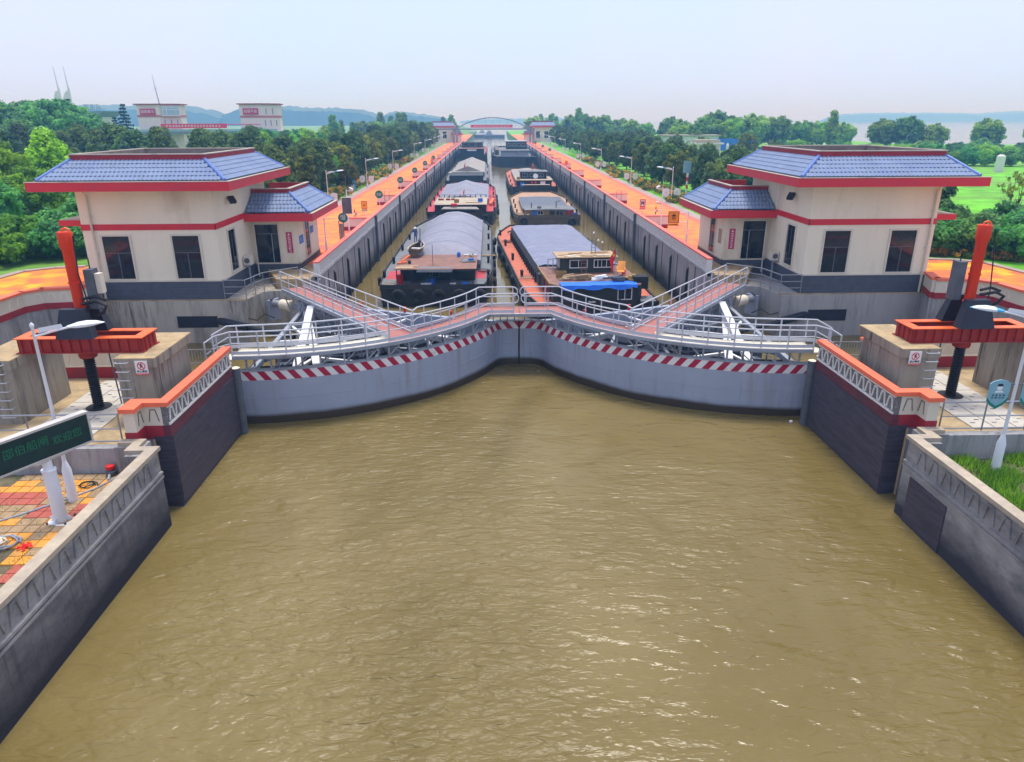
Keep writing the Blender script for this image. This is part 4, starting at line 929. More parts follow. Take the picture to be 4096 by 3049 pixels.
# ---------------------------------------------------------------- valve hoists on their piers
for s in (-1, 1):
    X = lambda x: s*x
    for k,(xa,xb,ya,yb) in enumerate(((12.3,13.6,22.4,25.4),(16.85,18.2,22.3,25.5))):
        t = thing('hoist_pier', ('streaked concrete hoist pier with no-climbing sign, nearest the water ' if k == 0 else 'streaked concrete hoist pier carrying the outer end of the orange beam ')+BANK[s], 'pier', (X((xa+xb)/2),23.9,2.4), 'hoist piers')
        B(X(xa+.06),X(xb),ya+.05,yb-.3,2.2,4.3).build('shaft', pierc, t)
        B(X(xa),X(xb+.02),ya,yb+.05,4.3,4.6).build('head', pierc, t)
        B(X(xa+.01),X(xb+.01),ya+.01,yb+.04,4.6,4.62).build('top_screed', conct, t)
        b = MB(); lx = X(xb-.42) if k == 0 else X(xb-.85)
        if k == 0: lx = X(xa+.22) if s < 0 else X(xa+.95)
        if k == 0 and s < 0: lx = X(13.35)
        elif k == 0: lx = X(13.3)
        else: lx = X(17.25)
        for i in range(7):
            z = 4.5-.3*i; b = MB(); b.tube([(lx-.2,ya+.04,z),(lx-.2,ya-.12,z),(lx+.2,ya-.12,z),(lx+.2,ya+.04,z)], .018, 5); b.build('ladder_rung', railm, t)
        if k == 0:
            sx = X(12.75)
            p_ = B(sx-.2,sx+.2,ya-.03,ya-.005,4.06,4.54).build('prohibition_sign', signw, t)
            q = MB(); q.torus((sx,ya-.032,4.37), (0,1,0), .12, .014, 20, 4); q.bar((sx-.085,ya-.034,4.455),(sx+.085,ya-.034,4.285),.008,.022); q.bar((sx-.03,ya-.034,4.42),(sx+.02,ya-.034,4.33),.006,.05); q.build('prohibition_ring', redpl, p_)
            q = MB(); q.lathe([(.022,0),(.022,.003)], (sx+.01,ya-.034,4.44), 8, ax=(0,-1,0)); q.bar((sx-.04,ya-.036,4.4),(sx+.05,ya-.036,4.38),.004,.02); q.bar((sx+.0,ya-.036,4.35),(sx-.04,ya-.036,4.3),.004,.025); q.build('climber_symbol', black, p_)
            lettering('禁止攀登', .085, (sx,ya-.034,4.18), (0,-1,0), black, p_)
            q = B(sx-.2,sx+.2,ya-.034,ya-.03,4.06,4.12).build('red_strip', redpl, p_); strokes((sx,ya-.036,4.09), (0,-1,0), .36, .045, 1, 8, signw, p_)
    t = thing('valve_hoist', 'orange hydraulic hoist column on a red-orange beam frame spanning two piers '+BANK[s], 'hoist', (X(15),23.6,4.62), 'valve hoists')
    x0, x1, y0, y1 = 12.88, 17.05, 23.0, 24.2; zb, z1 = 4.63, 5.14
    for nm,(xa,xb,ya,yb) in (('front',(x0+.06,x1-.06,y0+.1,y0+.13)),('back',(x0+.06,x1-.06,y1-.13,y1-.1)),('e',(x0+.05,x0+.08,y0+.1,y1-.1)),('f',(x1-.08,x1-.05,y0+.1,y1-.1))):
        B(X(xa),X(xb),ya,yb,zb,z1-.03).build('beam_web', orange_shade, t)
    b = MB(); b.box(X(x0),X(x1),y0,y0+.3,z1-.03,z1); b.box(X(x0),X(x1),y1-.3,y1,z1-.03,z1); b.box(X(x0),X(x0+.35),y0+.3,y1-.3,z1-.03,z1); b.box(X(x1-.35),X(x1),y0+.3,y1-.3,z1-.03,z1); b.build('top_flange', orange, t)
    b = MB(); b.box(X(x0),X(x1),y0,y0+.26,zb-.01,zb+.02); b.box(X(x0),X(x1),y1-.26,y1,zb-.01,zb+.02); b.build('bottom_flange', orange_shade, t)
    for k in range(13):
        xx = x0+.2+k*(x1-x0-.4)/12
        B(X(xx-.012),X(xx+.012),y0+.02,y0+.1,zb+.02,z1-.03).build('stiffener', orange_shade, t)
    for k in range(3): B(X(x0)-.04*0,X(x0+.05),y0+.25+.3*k,y0+.27+.3*k,zb+.02,z1-.03).build('stiffener', orange_shade, t)
    for yy,dx in ((23.08,0.0),(24.12,0.0)):
        b = MB(); z0_ = z1
        for (a,c) in ((-.52,.36),(.0,0)):
            pass
        w0, w1, d0, d1 = .6, .38, .2, .13
        xx = X(15.0)
        b.add([(xx-w0,yy-d0,z0_),(xx+w0,yy-d0,z0_),(xx+w0,yy+d0,z0_),(xx-w0,yy+d0,z0_),(xx-w1,yy-d1+(23.6-yy)*.2,z0_+.95),(xx+w1,yy-d1+(23.6-yy)*.2,z0_+.95),(xx+w1,yy+d1+(23.6-yy)*.2,z0_+.95),(xx-w1,yy+d1+(23.6-yy)*.2,z0_+.95)],
              [(0,3,2,1),(4,5,6,7),(0,1,5,4),(1,2,6,5),(2,3,7,6),(3,0,4,7)]); b.build('pedestal', blackp, t)
    b = MB(); b.lathe([(.17,4.9),(.17,8.15),(.19,8.2),(.19,8.22)], (X(15),23.6,0), 20); b.build('cylinder', redorange, t)
    b = MB(); b.lathe([(.17,7.9),(.22,8.08),(.225,8.2),(.225,8.48),(.2,8.52)], (X(15),23.6,0), 20); b.build('cylinder_head', redorange, t)
    b = MB(); b.lathe([(.2,6.85),(.2,6.9)], (X(15),23.6,0), 20); b.lathe([(.2,5.9),(.2,5.95)], (X(15),23.6,0), 20); b.build('clamp_ring', redorange, t)
    b = MB(); b.tube([(X(15)-.06,23.6,8.5),(X(15)-.05,23.6,8.6),(X(15)+.06,23.6,8.63),(X(15)+.16,23.6,8.58),(X(15)+.19,23.6,8.48)], .035, 8); b.build('pipe_bend', orange, t)
    b = MB(); b.lathe([(.27,4.3),(.29,4.36),(.29,4.63),(.22,4.66)], (X(15.1),23.65,0), 18); b.build('collar', orange_shade, t)
    pr = []
    for k in range(24): pr += [(.14,2.45+k*.078),(.185,2.45+k*.078+.039)]
    b = MB(); b.lathe([(.42,2.4),(.42,2.45)]+pr+[(.2,4.32)], (X(15.15),23.72,0), 14); b.build('bellows', rubber, t)
    b = MB(); b.tube([(X(14.55),23.9,4.63),(X(14.5),24.0,2.41)], .025, 5); b.build('gauge_rod', steeld, t)
    bx = X(14.4) if s > 0 else X(14.4)
    b = B(X(14.35),X(14.62),23.5,23.9,6.0,7.3); b.build('control_box', steeld, t); 
    if s < 0: B(X(14.16),X(14.34),23.6,23.85,6.5,7.15).build('junction_box', cream2, t)
    b = MB(); b.tube([(X(14.48),23.7,7.3),(X(14.48),23.7,7.65)], .02, 5); b.build('rod', rubber, t)
    b = MB(); b.tube([(X(15.0)+.2,23.4,6.2),(X(15.0)+.7,23.35,6.3),(X(15)+1.0,23.35,6.15),(X(15)+.85,23.4,5.9),(X(15)+.5,23.5,5.75)], .055, 7); b.tube([(X(15)+.22,23.45,6.35),(X(15)+.6,23.5,6.42),(X(15)+.95,23.5,6.3)], .05, 7); b.build('hose', rubber, t)
    b = MB(); b.tube([(X(15)+.3,23.5,8.4),(X(15)+.34,23.3,7.2),(X(15)+.45,23.3,6.3),(X(15)+.4,23.35,5.3)], .022, 5); b.build('cable', rubber, t)
    # valve pit covers
    cy_ = [o for o in COL.objects if o.name.startswith('courtyard') and o.get('kind') == 'structure'][-1 if s > 0 else 0]
    for i in range(3):
        for j in range(5):
            b = B(X(14.15+.72*i),X(14.15+.72*i+.69),20.75+1.15*j,20.75+1.15*j+1.12,2.4,2.43+.004*((i+j)%3)); b.box(X(14.3+.72*i),X(14.45+.72*i),21.2+1.15*j,21.24+1.15*j,2.42,2.442,1); b.box(X(14.58+.72*i),X(14.73+.72*i),21.45+1.15*j,21.49+1.15*j,2.42,2.442,1)
            o = b.build('cover_slab', [slabm, steeld], None); o.parent = cy_

# ---------------------------------------------------------------- street lamps
def lamp(label, loc, h, armdir, group, blue=False, shields=True, gh=1.0):
    """post with conical base, arm with a plate, leaf-shaped head; armdir = +1/-1 along X"""
    t = thing('street_lamp', label, 'street lamp', loc, group, local=True); d = armdir
    b = MB(); b.lathe([(.13,0),(.125,1.0*gh),(.06,1.25*gh),(.05,1.3*gh)], (0,0,0), 12); b.build('base_column', lampw, t)
    b = MB(); b.lathe([(.052,1.25*gh),(.04,h),(.055,h+.02),(.055,h+.08),(.02,h+.13)], (0,0,0), 10); b.build('post', lampw, t)
    b = MB(); b.tube([(0,0,h-.25),(d*.6,0,h-.08),(d*.95,0,h+.0)], .03, 7); b.build('arm', lampw, t)
    b = MB(); b.prism([(d*.1,-.006),(d*.7,-.006),(d*.7,.006),(d*.1,.006)], 0, .01); b.v = []; b.f = []; b.mi = []
    b.add([(d*.12,-.006,h-.16),(d*.78,-.006,h+.0),(d*.75,-.006,h+.09),(d*.14,-.006,h-.02),(d*.12,.006,h-.16),(d*.78,.006,h+.0),(d*.75,.006,h+.09),(d*.14,.006,h-.02)], [(0,1,2,3),(7,6,5,4),(0,4,5,1),(1,5,6,2),(2,6,7,3),(3,7,4,0)]); b.build('arm_plate', lampw, t)
    hd = MB(); vs = []; n_ = 9
    secs = [(0,.05,.04),(.1,.08,.06),(.3,.15,.1),(.55,.18,.11),(.8,.14,.08),(.98,.05,.03),(1.05,.01,.01)]
    hd.sm = True
    for u_,wy,wz in secs: vs += [(d*(.9+u_*.95), wy*cos(2*pi*k/n_), h+.0+.12*u_+wz*sin(2*pi*k/n_)*(1 if sin(2*pi*k/n_) > 0 else .5)) for k in range(n_)]
    fs = [(i*n_+k, i*n_+(k+1)%n_, (i+1)*n_+(k+1)%n_, (i+1)*n_+k) for i in range(len(secs)-1) for k in range(n_)]
    mi = [0]*len(fs)
    hd.v = vs; hd.f = fs; hd.mi = [1 if (blue and ((f//n_) < 2 or (f//n_ == 5) or (f % n_) in (5,6,7,8))) else 0 for f in range(len(fs))]
    hd.build('lamp_head', [lampw, lampb], t)
    return t
def shield_poly(w_, h): return [(-w_/2,-h*.22),(-w_/2,h*.36),(-w_*.34,h*.44),(0,h*.5),(w_*.34,h*.44),(w_/2,h*.36),(w_/2,-h*.22),(w_*.3,-h*.38),(0,-h*.5),(-w_*.3,-h*.38)]
def shield(t, x, z, w_, h, y=-.03, fine=True):
    b = MB(); P = shield_poly(w_, h); n_ = len(P)
    b.add([(x+a,y-.015,z+c) for a,c in P]+[(x+a,y+.015,z+c) for a,c in P], [tuple(range(n_)), tuple(range(2*n_-1,n_-1,-1))]+[(i,n_+i,n_+(i+1)%n_,(i+1)%n_) for i in range(n_)]); o = b.build('shield_sign', tealp if fine else signw, t)
    if fine:
        b = MB(); b.add([(x+a,y-.018,z+c) for a,c in [(-w_/2,-h*.22),(-w_/2,-h*.1),(-w_*.3,-h*.27),(0,-h*.4),(w_*.3,-h*.27),(w_/2,-h*.1),(w_/2,-h*.22),(w_*.3,-h*.38),(0,-h*.5),(-w_*.3,-h*.38)]], [(0,1,2,9),(9,2,3,8),(8,3,4,7),(7,4,5,6)]); b.build('sign_border', teal, o)
        b = MB(); q = [(x+.07*w_/.5*cos(2*pi*k/14),y-.018,z+h*.24+.075*w_/.5*sin(2*pi*k/14)) for k in range(14)]; b.add(q, [tuple(range(14))]); b.add([(x-.11*w_/.5,y-.018,z+h*.06),(x+.11*w_/.5,y-.018,z+h*.06),(x+.07*w_/.5,y-.018,z+h*.13),(x-.07*w_/.5,y-.018,z+h*.13)], [(0,1,2,3)]); b.build('portrait_print', signw, o)
        b = MB(); b.add([(x-.075*w_/.5,y-.02,z+h*.27),(x+.075*w_/.5,y-.02,z+h*.27),(x+.05*w_/.5,y-.02,z+h*.36),(x-.05*w_/.5,y-.02,z+h*.36)], [(0,1,2,3)]); b.build('hair_print', blackp, o)
        strokes((x,y-.019,z-h*.07), (0,-1,0), w_*.7, h*.17, 2, 4, blackp, o)
    else:
        b = MB(); b.add([(x-.08,y-.018,z),(x+.08,y-.018,z),(x,y-.018,z+.14)], [(0,1,2)]); b.build('print', steelg, o)
    return o
lamp('white street lamp behind the dark sign board', (-13.38,18.47,1.62), 5.15, 1, 'lamps in the gardens')
t = lamp('white street lamp with blue-splashed head and two shield signs in the weedy bed', (13.95,19.25,1.62), 5.1, -1, 'lamps in the gardens', blue=True)
shield(t, -.5, 2.6, .62, .92); shield(t, .5, 2.6, .62, .92)
for zz in (2.9,2.32):
    b = MB(); b.tube([(-.4,0,zz),(.4,0,zz)], .018, 6); b.build('sign_bar', steeld, t)
ordn = ['first', 'second', 'third', 'fourth', 'fifth', 'sixth', 'seventh', 'eighth']
RL = [(18.9,82,.0),(18.9,106.5,0),(18.9,136,0),(19.0,168,0),(19.2,205,0),(19.2,238,0),(19,262,0),(19,283,0)]
LL_ = [(-18.6,79,.0),(-18.5,104,0),(-18.4,132.4,0),(-18.8,175,0),(-18.8,205,0),(-18.8,238,0),(-19,262,0),(-19,285,0)]
for s,Ls in ((1,RL),(-1,LL_)):
    for i,(x,y,_) in enumerate(Ls):
        t = lamp('white promenade lamp with two shield signs, %s from the house %s' % (ordn[i], BANK[s]), (x,y,3.0), 3.75, -s, 'lamps along the promenades', blue=(i < 2), gh=.4)
        shield(t, -.62, 1.1, .72, 1.0, fine=False); shield(t, .62, 1.1, .72, 1.0, fine=False)
        b = MB(); b.tube([(-.5,0,1.3),(.5,0,1.3)], .015, 5); b.build('sign_bar', lampw, t)
# ---------------------------------------------------------------- sign board, left foreground
t = thing('sign_board', 'dark LED sign board with green characters on a white column', 'sign board', (-13.13,17.38,1.62))
A = Vector((-12.42,18.42,0)); d_ = (Vector((-13.52,16.43,0))-A).normalized(); Bq = A+d_*4.3; nr = Vector((-d_.y,d_.x,0))
if nr.x < 0: nr = -nr
def slab(a, b_, z0, z1, t0, t1):
    return MB().prism([((a+nr*t0).x,(a+nr*t0).y),((b_+nr*t0).x,(b_+nr*t0).y),((b_+nr*t1).x,(b_+nr*t1).y),((a+nr*t1).x,(a+nr*t1).y)], z0, z1)
slab(A, Bq, 3.52, 4.42, -.2, 0).build('cabinet', ledframe, t)
slab(A+d_*.05, Bq-d_*.05, 3.57, 4.36, 0, .006).build('screen', ledface, t)
slab(A, Bq, 4.36, 4.42, 0, .03).build('frame_edge', ledframe, t); slab(A, Bq, 3.52, 3.57, 0, .03).build('frame_edge', ledframe, t); slab(A, A+d_*.05, 3.57, 4.36, 0, .03).build('frame_edge', ledframe, t)
lettering('欢迎您', .27, A+d_*.66+nr*.01+Vector((0,0,3.93)), nr, ledgreen, t); lettering('邵伯船闸', .29, A+d_*1.72+nr*.01+Vector((0,0,4.02)), nr, ledgreen, t)
b = MB(); b.lathe([(.17,1.66),(.17,3.15),(.185,3.16),(.185,3.2),(.12,3.2),(.12,3.55)], (-13.13,17.38,0), 16); b.build('column', lampw, t)
b = MB(); c_ = A+d_*1.1-nr*.1; b.prism([(c_.x-.12,c_.y-.5),(c_.x+.3,c_.y+.5),(c_.x+.1,c_.y+.55),(c_.x-.35,c_.y-.45)], 3.46, 3.53); b.build('support_arm', ledframe, t)
B(-13.43,-12.83,17.08,17.68,1.62,1.66).build('foot_plate', lampw, t)
for dx in (-.24,.24):
    for dy in (-.24,.24):
        b = MB(); b.lathe([(.03,1.66),(.03,1.72)], (-13.13+dx,17.38+dy,0), 6); b.build('anchor_bolt', steeld, t)
for a in range(4):
    b = MB(); u_ = Vector((cos(a*pi/2),sin(a*pi/2),0)); c0 = Vector((-13.13,17.38,0)); b.bar(c0+u_*.16+Vector((0,0,1.74)), c0+u_*.26+Vector((0,0,1.7)), .012, .16); b.build('gusset', lampw, t)
# hoses, rope and pump lying on the garden paving
rnd = random.Random(9)
def coil(c, rad, turns, jit, r_, m, name, lab, cat):
    pts = []
    for k in range(int(turns*12)):
        a = 2*pi*k/12; q = rad*(1-.25*k/(turns*12))+rnd.uniform(-jit,jit); pts.append((c[0]+q*cos(a)*1.2, c[1]+q*sin(a), c[2]+.02+.008*(k/12)+rnd.uniform(0,.02)))
    b = MB(); b.tube(pts, r_, 5); tag(place(b.build(name, m), c), lab, cat)
coil((-13.95,16.25,1.66), .36, 3.2, .05, .022, steelg, 'hose_coil', 'grey hose coiled on the pavers near the red cloth', 'hose')
coil((-14.25,16.15,1.68), .3, 4, .09, .018, deckcream, 'rope_coil', 'pale rope heaped over the grey hose', 'rope')
coil((-13.45,19.35,1.66), .22, 2.2, .04, .016, rubber, 'cable_coil', 'thin dark cable looped on the yellow pavers by the pump', 'cable')
b = MB(); b.tube([(-16.2,16.2,1.68),(-15.2,16.95,1.68),(-14.3,17.75,1.68),(-13.6,18.5,1.68),(-13.1,19.1,1.68),(-12.75,19.9,1.68)], .03, 6); tag(place(b.build('hose', steelg), (-14.3,17.75,1.68)), 'long grey hose lying straight across the pavers', 'hose')
b = MB()
for k in range(5):
    a = 2*pi*k/5; b.add([(-13.28+.03*cos(a),16.02+.03*sin(a),1.7),(-13.28+.16*cos(a-.4),16.02+.16*sin(a-.4),1.75),(-13.28+.2*cos(a),16.02+.2*sin(a),1.69),(-13.28+.16*cos(a+.4),16.02+.16*sin(a+.4),1.76)], [(0,1,2,3)])
b.lathe([(.05,1.66),(.07,1.72),(.03,1.78)], (-13.28,16.02,0), 8); tag(place(b.build('red_cloth', flagm), (-13.28,16.02,1.66)), 'bright red rag lying beside the coiled hose', 'cloth')
t = thing('water_pump', 'small red and black pump at the foot of the wing wall', 'pump', (-13.05,20.0,1.64))
b = MB(); b.lathe([(.14,1.64),(.16,1.8),(.1,1.86)], (-13.05,20.0,0), 10); b.build('motor', steeld, t); b = MB(); b.lathe([(.1,1.86),(.14,1.9),(.13,1.98),(.05,2.0)], (-13.05,20.0,0), 10); b.build('red_cover', redpl, t)
b = MB(); b.tube([(-13.05,19.9,1.75),(-12.95,19.6,1.7)], .04, 6); b.build('outlet', steelg, t)

# ---------------------------------------------------------------- signs, posts on the promenades
def disc(c, nrm, r_, th, m, par, name='disc', n_=20):
    b = MB(); b.lathe([(r_,0),(r_,th)], c, n_, ax=nrm); b.sm = False; return b.build(name, m, par)
def camera_pole(loc, s, lab, board):
    t = thing('camera_pole', lab, 'camera pole', loc, 'camera poles', local=True)
    b = MB(); b.lathe([(.07,0),(.07,.55),(.05,.6),(.045,3.4)], (0,0,0), 8); b.build('post', lampw, t); b = MB(); b.tube([(0,0,3.4),(0,0,4.5)], .012, 5); b.build('lightning_rod', galv, t)
    d = -s
    b = MB(); b.bar((0,0,3.3),(d*.55,0,3.3),.05,.05); b.build('arm', lampw, t)
    b = MB(); b.bar((d*.3,-.05,3.55),(d*.6,-.3,3.42),.13,.13); b.build('camera', lampw, t)
    if board:
        B(-.42,.36,-.09,-.05,1.45,2.75).build('board_back', steeld, t); b = MB()
        for a_ in ((-.46,-.42,1.41,2.79),(.36,.4,1.41,2.79)): b.box(a_[0],a_[1],-.1,-.04,a_[2],a_[3])
        b.box(-.42,.36,-.1,-.04,1.41,1.45); b.box(-.42,.36,-.1,-.04,2.75,2.79); b.build('board_frame', signw, t)
    else:
        b = MB(); b.lathe([(.02,0),(.12,.05),(.12,.16),(.03,.2)], (d*.4,0,2.1), 10); b.build('dome_light', lampw, t); b = MB(); b.bar((0,0,2.08),(d*.4,0,2.08),.03,.03); b.build('bracket', steeld, t)
camera_pole((-13.34,61.9,3.0), -1, 'white camera pole carrying the back of a dark rectangular board', True)
camera_pole((13.2,62.0,3.0), 1, 'white camera pole with a round lamp bracket beside the amber sign', False)
def striped(loc, lab):
    t = thing('striped_marker_post', lab, 'marker post', loc, 'striped marker posts', local=True)
    for k in range(6): 
        b = MB(); b.lathe([(.045,.22*k),(.045,.22*k+.22)], (0,0,0), 8); b.build('band', [black, signw][k % 2], t)
    b = MB(); b.lathe([(.05,1.32),(.06,1.4),(.03,1.6)], (0,0,0), 8); b.build('red_light', redpl, t); b = MB(); b.box(.06,.18,-.04,.04,1.1,1.3); b.build('small_box', steelg, t)
striped((-13.1,63.7,3.0), 'black and white striped post with red top beside the dark board'); striped((13.3,64.6,3.0), 'black and white striped post with red top near the amber sign')
# green SLOW disc on its arm
t = thing('slow_sign', 'round green disc sign with a white character on a low cantilever post', 'sign', (-13.15,52,3.0), local=True)
b = MB(); b.lathe([(.1,0),(.1,.6),(.05,.75),(.045,2.35)], (0,0,0), 10); b.build('post', lampw, t); b = MB(); b.tube([(0,0,2.3),(1.1,0,2.32)], .03, 6); b.build('arm', lampw, t)
b = MB()
for k in range(4): b.bar((.18*cos(k*pi/2),.18*sin(k*pi/2),.02),(0,0,.02),.05,.04)
b.build('foot', steelg, t)
o = disc((1.35,-.03,2.35), (0,-1,0), .34, .03, teal, t, 'green_disc'); lettering('慢', .42, (1.35,-.065,2.35), (0,-1,0), signw, o)
B(1.0,1.06,-.02,.03,.75,2.15).build('frame_bar', steeld, t); B(1.3,1.36,-.02,.03,.75,2.1).build('frame_bar', steeld, t); B(1.08,1.28,-.01,.02,.85,1.95).build('panel', concg, t)
def green_disc(loc, lab):
    t = thing('round_sign', lab, 'sign', loc, 'round green signs', local=True)
    b = MB(); b.lathe([(.035,0),(.03,1.2)], (0,0,0), 8); b.build('post', lampw, t); o = disc((0,-.03,1.4), (0,-1,0), .42, .03, teal, t, 'green_disc'); strokes((0,-.065,1.4), (0,-1,0), .5, .3, 2, 4, signw, o)
for i,y in enumerate((79,98.5,118,137.5,158)): green_disc((-13.2,y,3.0), 'round green sign with two white lines on the sign-board bank, %s from the gate' % ordn[i])
for i,y in enumerate((196,222,258)): green_disc((14.3,y,3.0), 'round green sign on the lake-side promenade, %s from the gate' % ordn[i])
# amber sign boards
t = thing('amber_sign', 'large square amber warning sign with a black bird-like symbol on a two-arm bracket', 'sign', (13.35,54,3.0), local=True)
b = MB(); b.lathe([(.1,0),(.1,.62),(.05,.75),(.045,2.35)], (0,0,0), 10); b.build('post', lampw, t)
for zz in (2.3,1.62):
    b = MB(); b.tube([(0,0,zz),(-.75,0,zz)], .028, 6); b.build('arm', lampw, t)
o = B(-1.5,-.68,-.05,-.02,1.55,2.4).build('sign_panel', signor, t)
b = MB(); b.box(-1.5,-.68,-.06,-.05,1.55,1.59); b.box(-1.5,-.68,-.06,-.05,2.36,2.4); b.box(-1.5,-1.46,-.06,-.05,1.59,2.36); b.box(-.72,-.68,-.06,-.05,1.59,2.36); b.build('black_border', black, o)
b = MB(); c_ = (-1.09,-.056,2.05)
b.add([(-1.3,-.056,2.03),(-1.2,-.056,2.13),(-1.09,-.056,2.17),(-.98,-.056,2.13),(-.88,-.056,2.03),(-.98,-.056,2.06),(-1.09,-.056,2.02),(-1.2,-.056,2.06)], [(0,1,7),(1,2,6,7),(2,3,5,6),(3,4,5)])
b.torus((-1.09,-.058,1.92), (0,1,0), .12, .012, 14, 4); b.bar((-1.09,-.058,2.02),(-1.09,-.058,1.68),.006,.02); b.bar((-1.22,-.058,1.86),(-.96,-.058,1.98),.006,.016); b.bar((-1.22,-.058,1.98),(-.96,-.058,1.86),.006,.016); b.lathe([(.035,0),(.035,.004)], (-1.09,-.056,2.23), 10, ax=(0,-1,0)); b.build('symbol', black, o)
o = B(-1.5,-.7,-.05,-.02,1.33,1.52).build('caption_panel', signor, t); strokes((-1.1,-.056,1.425), (0,-1,0), .7, .14, 1, 7, black, o)
def stand_sign(loc, lab, m1, glyph, cap):
    t = thing('stand_sign', lab, 'sign', loc, 'small stand signs', local=True)
    b = MB(); b.bar((0,0,0),(0,0,.5),.06,.06); b.bar((-.12,0,.02),(0,0,.3),.04,.04); b.bar((.12,0,.02),(0,0,.3),.04,.04); b.build('stand', lampw, t)
    o = B(-.28,.28,-.04,0,.6,1.35).build('sign_panel', m1, t)
    if glyph == 'M':
        B(-.2,.2,-.046,-.04,.72,1.27).build('white_field', signw, o)
        b = MB(); b.box(-.15,-.06,-.05,-.046,.8,1.2); b.box(.06,.15,-.05,-.046,.8,1.2); b.box(-.06,.06,-.05,-.046,.93,1.07); b.build('symbol', black, o)
    else:
        b = MB(); b.box(-.28,.28,-.045,-.04,.6,.64); b.box(-.28,.28,-.045,-.04,1.31,1.35); b.box(-.28,-.24,-.045,-.04,.64,1.31); b.box(.24,.28,-.045,-.04,.64,1.31); b.bar((-.1,-.046,.9),(.12,-.046,1.05),.004,.05); b.bar((-.1,-.046,.98),(.02,-.046,.86),.004,.04); b.build('symbol', black, o)
    o2 = B(-.28,.28,-.04,0,.36,.56).build('caption_panel', cap, t); strokes((0,-.045,.46), (0,-1,0), .46, .13, 1, 4, signw, o2)
stand_sign((-13.7,72.3,3.05), 'amber stand sign with black mark on a white foot, on the sign-board bank', signor, 'x', wood); stand_sign((13.7,72.3,3.05), 'red-bordered stand sign with a black M-like bollard mark', plaque, 'M', plaque)
for s,ys in ((-1,(76.3,137,)),(1,(76.3,137))):
    for i,y in enumerate(ys):
        t = thing('ladder_hoop', 'steel hoop rail heading a wall ladder %s, %s from the gate' % (BANK[s], ordn[i]), 'hoop rail', (s*12.0,y,3.0), 'ladder hoops', local=True)
        for dx in (0,):
            pts = [(-.25,0,0),(-.25,0,1.75)]+[(.25*cos(pi-pi*k/6),0,1.75+.25*sin(pi*k/6)) for k in range(1,6)]+[(.25,0,1.75),(.25,0,0)]; b = MB(); b.tube(pts, .03, 6); b.build('hoop', galv, t)
        b = MB(); b.bar((-.25,0,1.0),(.25,0,1.0),.03,.03); b.build('cross_bar', galv, t)
for s,y in ((-1,150),(1,139)):
    tag(place(B(s*12.9-.25,s*12.9+.25,y,y+.1,3.9,4.6).box(s*12.9-.04,s*12.9+.04,y,y+.08,3.0,3.9).build('orange_notice', orange), (s*12.9,y,3)), 'small orange notice board on a post '+BANK[s], 'notice')
t = thing('banner_pole', 'red and white striped pole with a pale blue hanging banner among the trees', 'banner pole', (22.4,88.9,3.0), local=True)
for k in range(6): 
    b = MB(); b.lathe([(.13,.45*k),(.13,.45*k+.45)], (0,0,0), 10); b.build('band', [flagm, signw][k % 2], t)
B(-.6,.35,-.05,0,2.75,4.1).build('banner', tealp, t)
t = thing('blue_easel_board', 'blue and white easel board at the edge of the flower bed', 'notice board', (-19.6,99,3.0), local=True)
b = MB(); b.add([(-.45,-.2,0),(.45,-.2,0),(.3,0,1.9),(-.3,0,1.9),(-.45,.2,0),(.45,.2,0)], [(0,1,2,3),(4,3,2,5)]); b.build('board', lampb, t); b = MB(); b.add([(-.25,-.21,.4),(.28,-.21,.4),(.1,-.1,1.2),(-.1,-.1,1.2)], [(0,1,2,3)]); b.build('print', signw, t)

# ---------------------------------------------------------------- barges
def hull(t, L, W_, dk, mh, mdk, sw=.86, bow=.5, bul=.16, rise=.5, sd=None, bowl=.82):
    N = 24; st = []
    for i in range(N+1):
        f = i/N
        hw = W_/2*(sw+(1-sw)*min(1, f/.18)**.7 if f < .18 else 1 if f < bowl else 1-(1-bow)*((f-bowl)/(1-bowl))**2)
        zr = dk+(rise*((f-bowl)/(1-bowl))**2 if f > bowl else .12*(1-f/.15)**2 if f < .15 else 0)
        st.append((f*L, hw, zr))
    b = MB(); outl = [(-h,y,z) for y,h,z in st]
    def ring(sg):
        b.sheet([[(sg*h*.96,y+ (.0),-.8) for y,h,z in st],[(sg*h,y,z-.25) for y,h,z in st],[(sg*(h+.05),y,z-.2) for y,h,z in st],[(sg*(h+.05),y,z-.1) for y,h,z in st],[(sg*h,y,z-.06) for y,h,z in st],[(sg*h,y,z+bul) for y,h,z in st],[(sg*(h-.09),y,z+bul) for y,h,z in st],[(sg*(h-.09),y,z) for y,h,z in st]])
    ring(1); ring(-1)
    y,h,z = st[0]; b.add([(-h*.96,0,-.8),(h*.96,0,-.8),(h,0,z+bul),(-h,0,z+bul)], [(0,1,2,3)]); b.box(-h-.04,h+.04,-.06,0.02,z-.2,z-.08)
    y,h,z = st[-1]; b.add([(-h*.9,y,-.8),(h*.9,y,-.8),(h,y,z+bul),(-h,y,z+bul)], [(3,2,1,0)])
    b.build('hull', mh, t)
    d = MB(); d.sheet([[(-h+.08,y,z) for y,h,z in st],[(h-.08,y,z) for y,h,z in st]]); d.build('deck', mdk, t)
    return st
def bollards(t, st, dk, ys, hw):
    for y in ys:
        for sg in (-1,1):
            b = MB(); b.lathe([(.09,dk),(.09,dk+.42),(.11,dk+.43),(.11,dk+.5)], (sg*hw,y-.0,0), 8); b.lathe([(.09,dk),(.09,dk+.42),(.11,dk+.43),(.11,dk+.5)], (sg*hw,y+.35,0), 8); b.bar((sg*hw,y-.1,dk+.25),(sg*hw,y+.45,dk+.25),.05,.06); b.build('bollard', rubber, t)
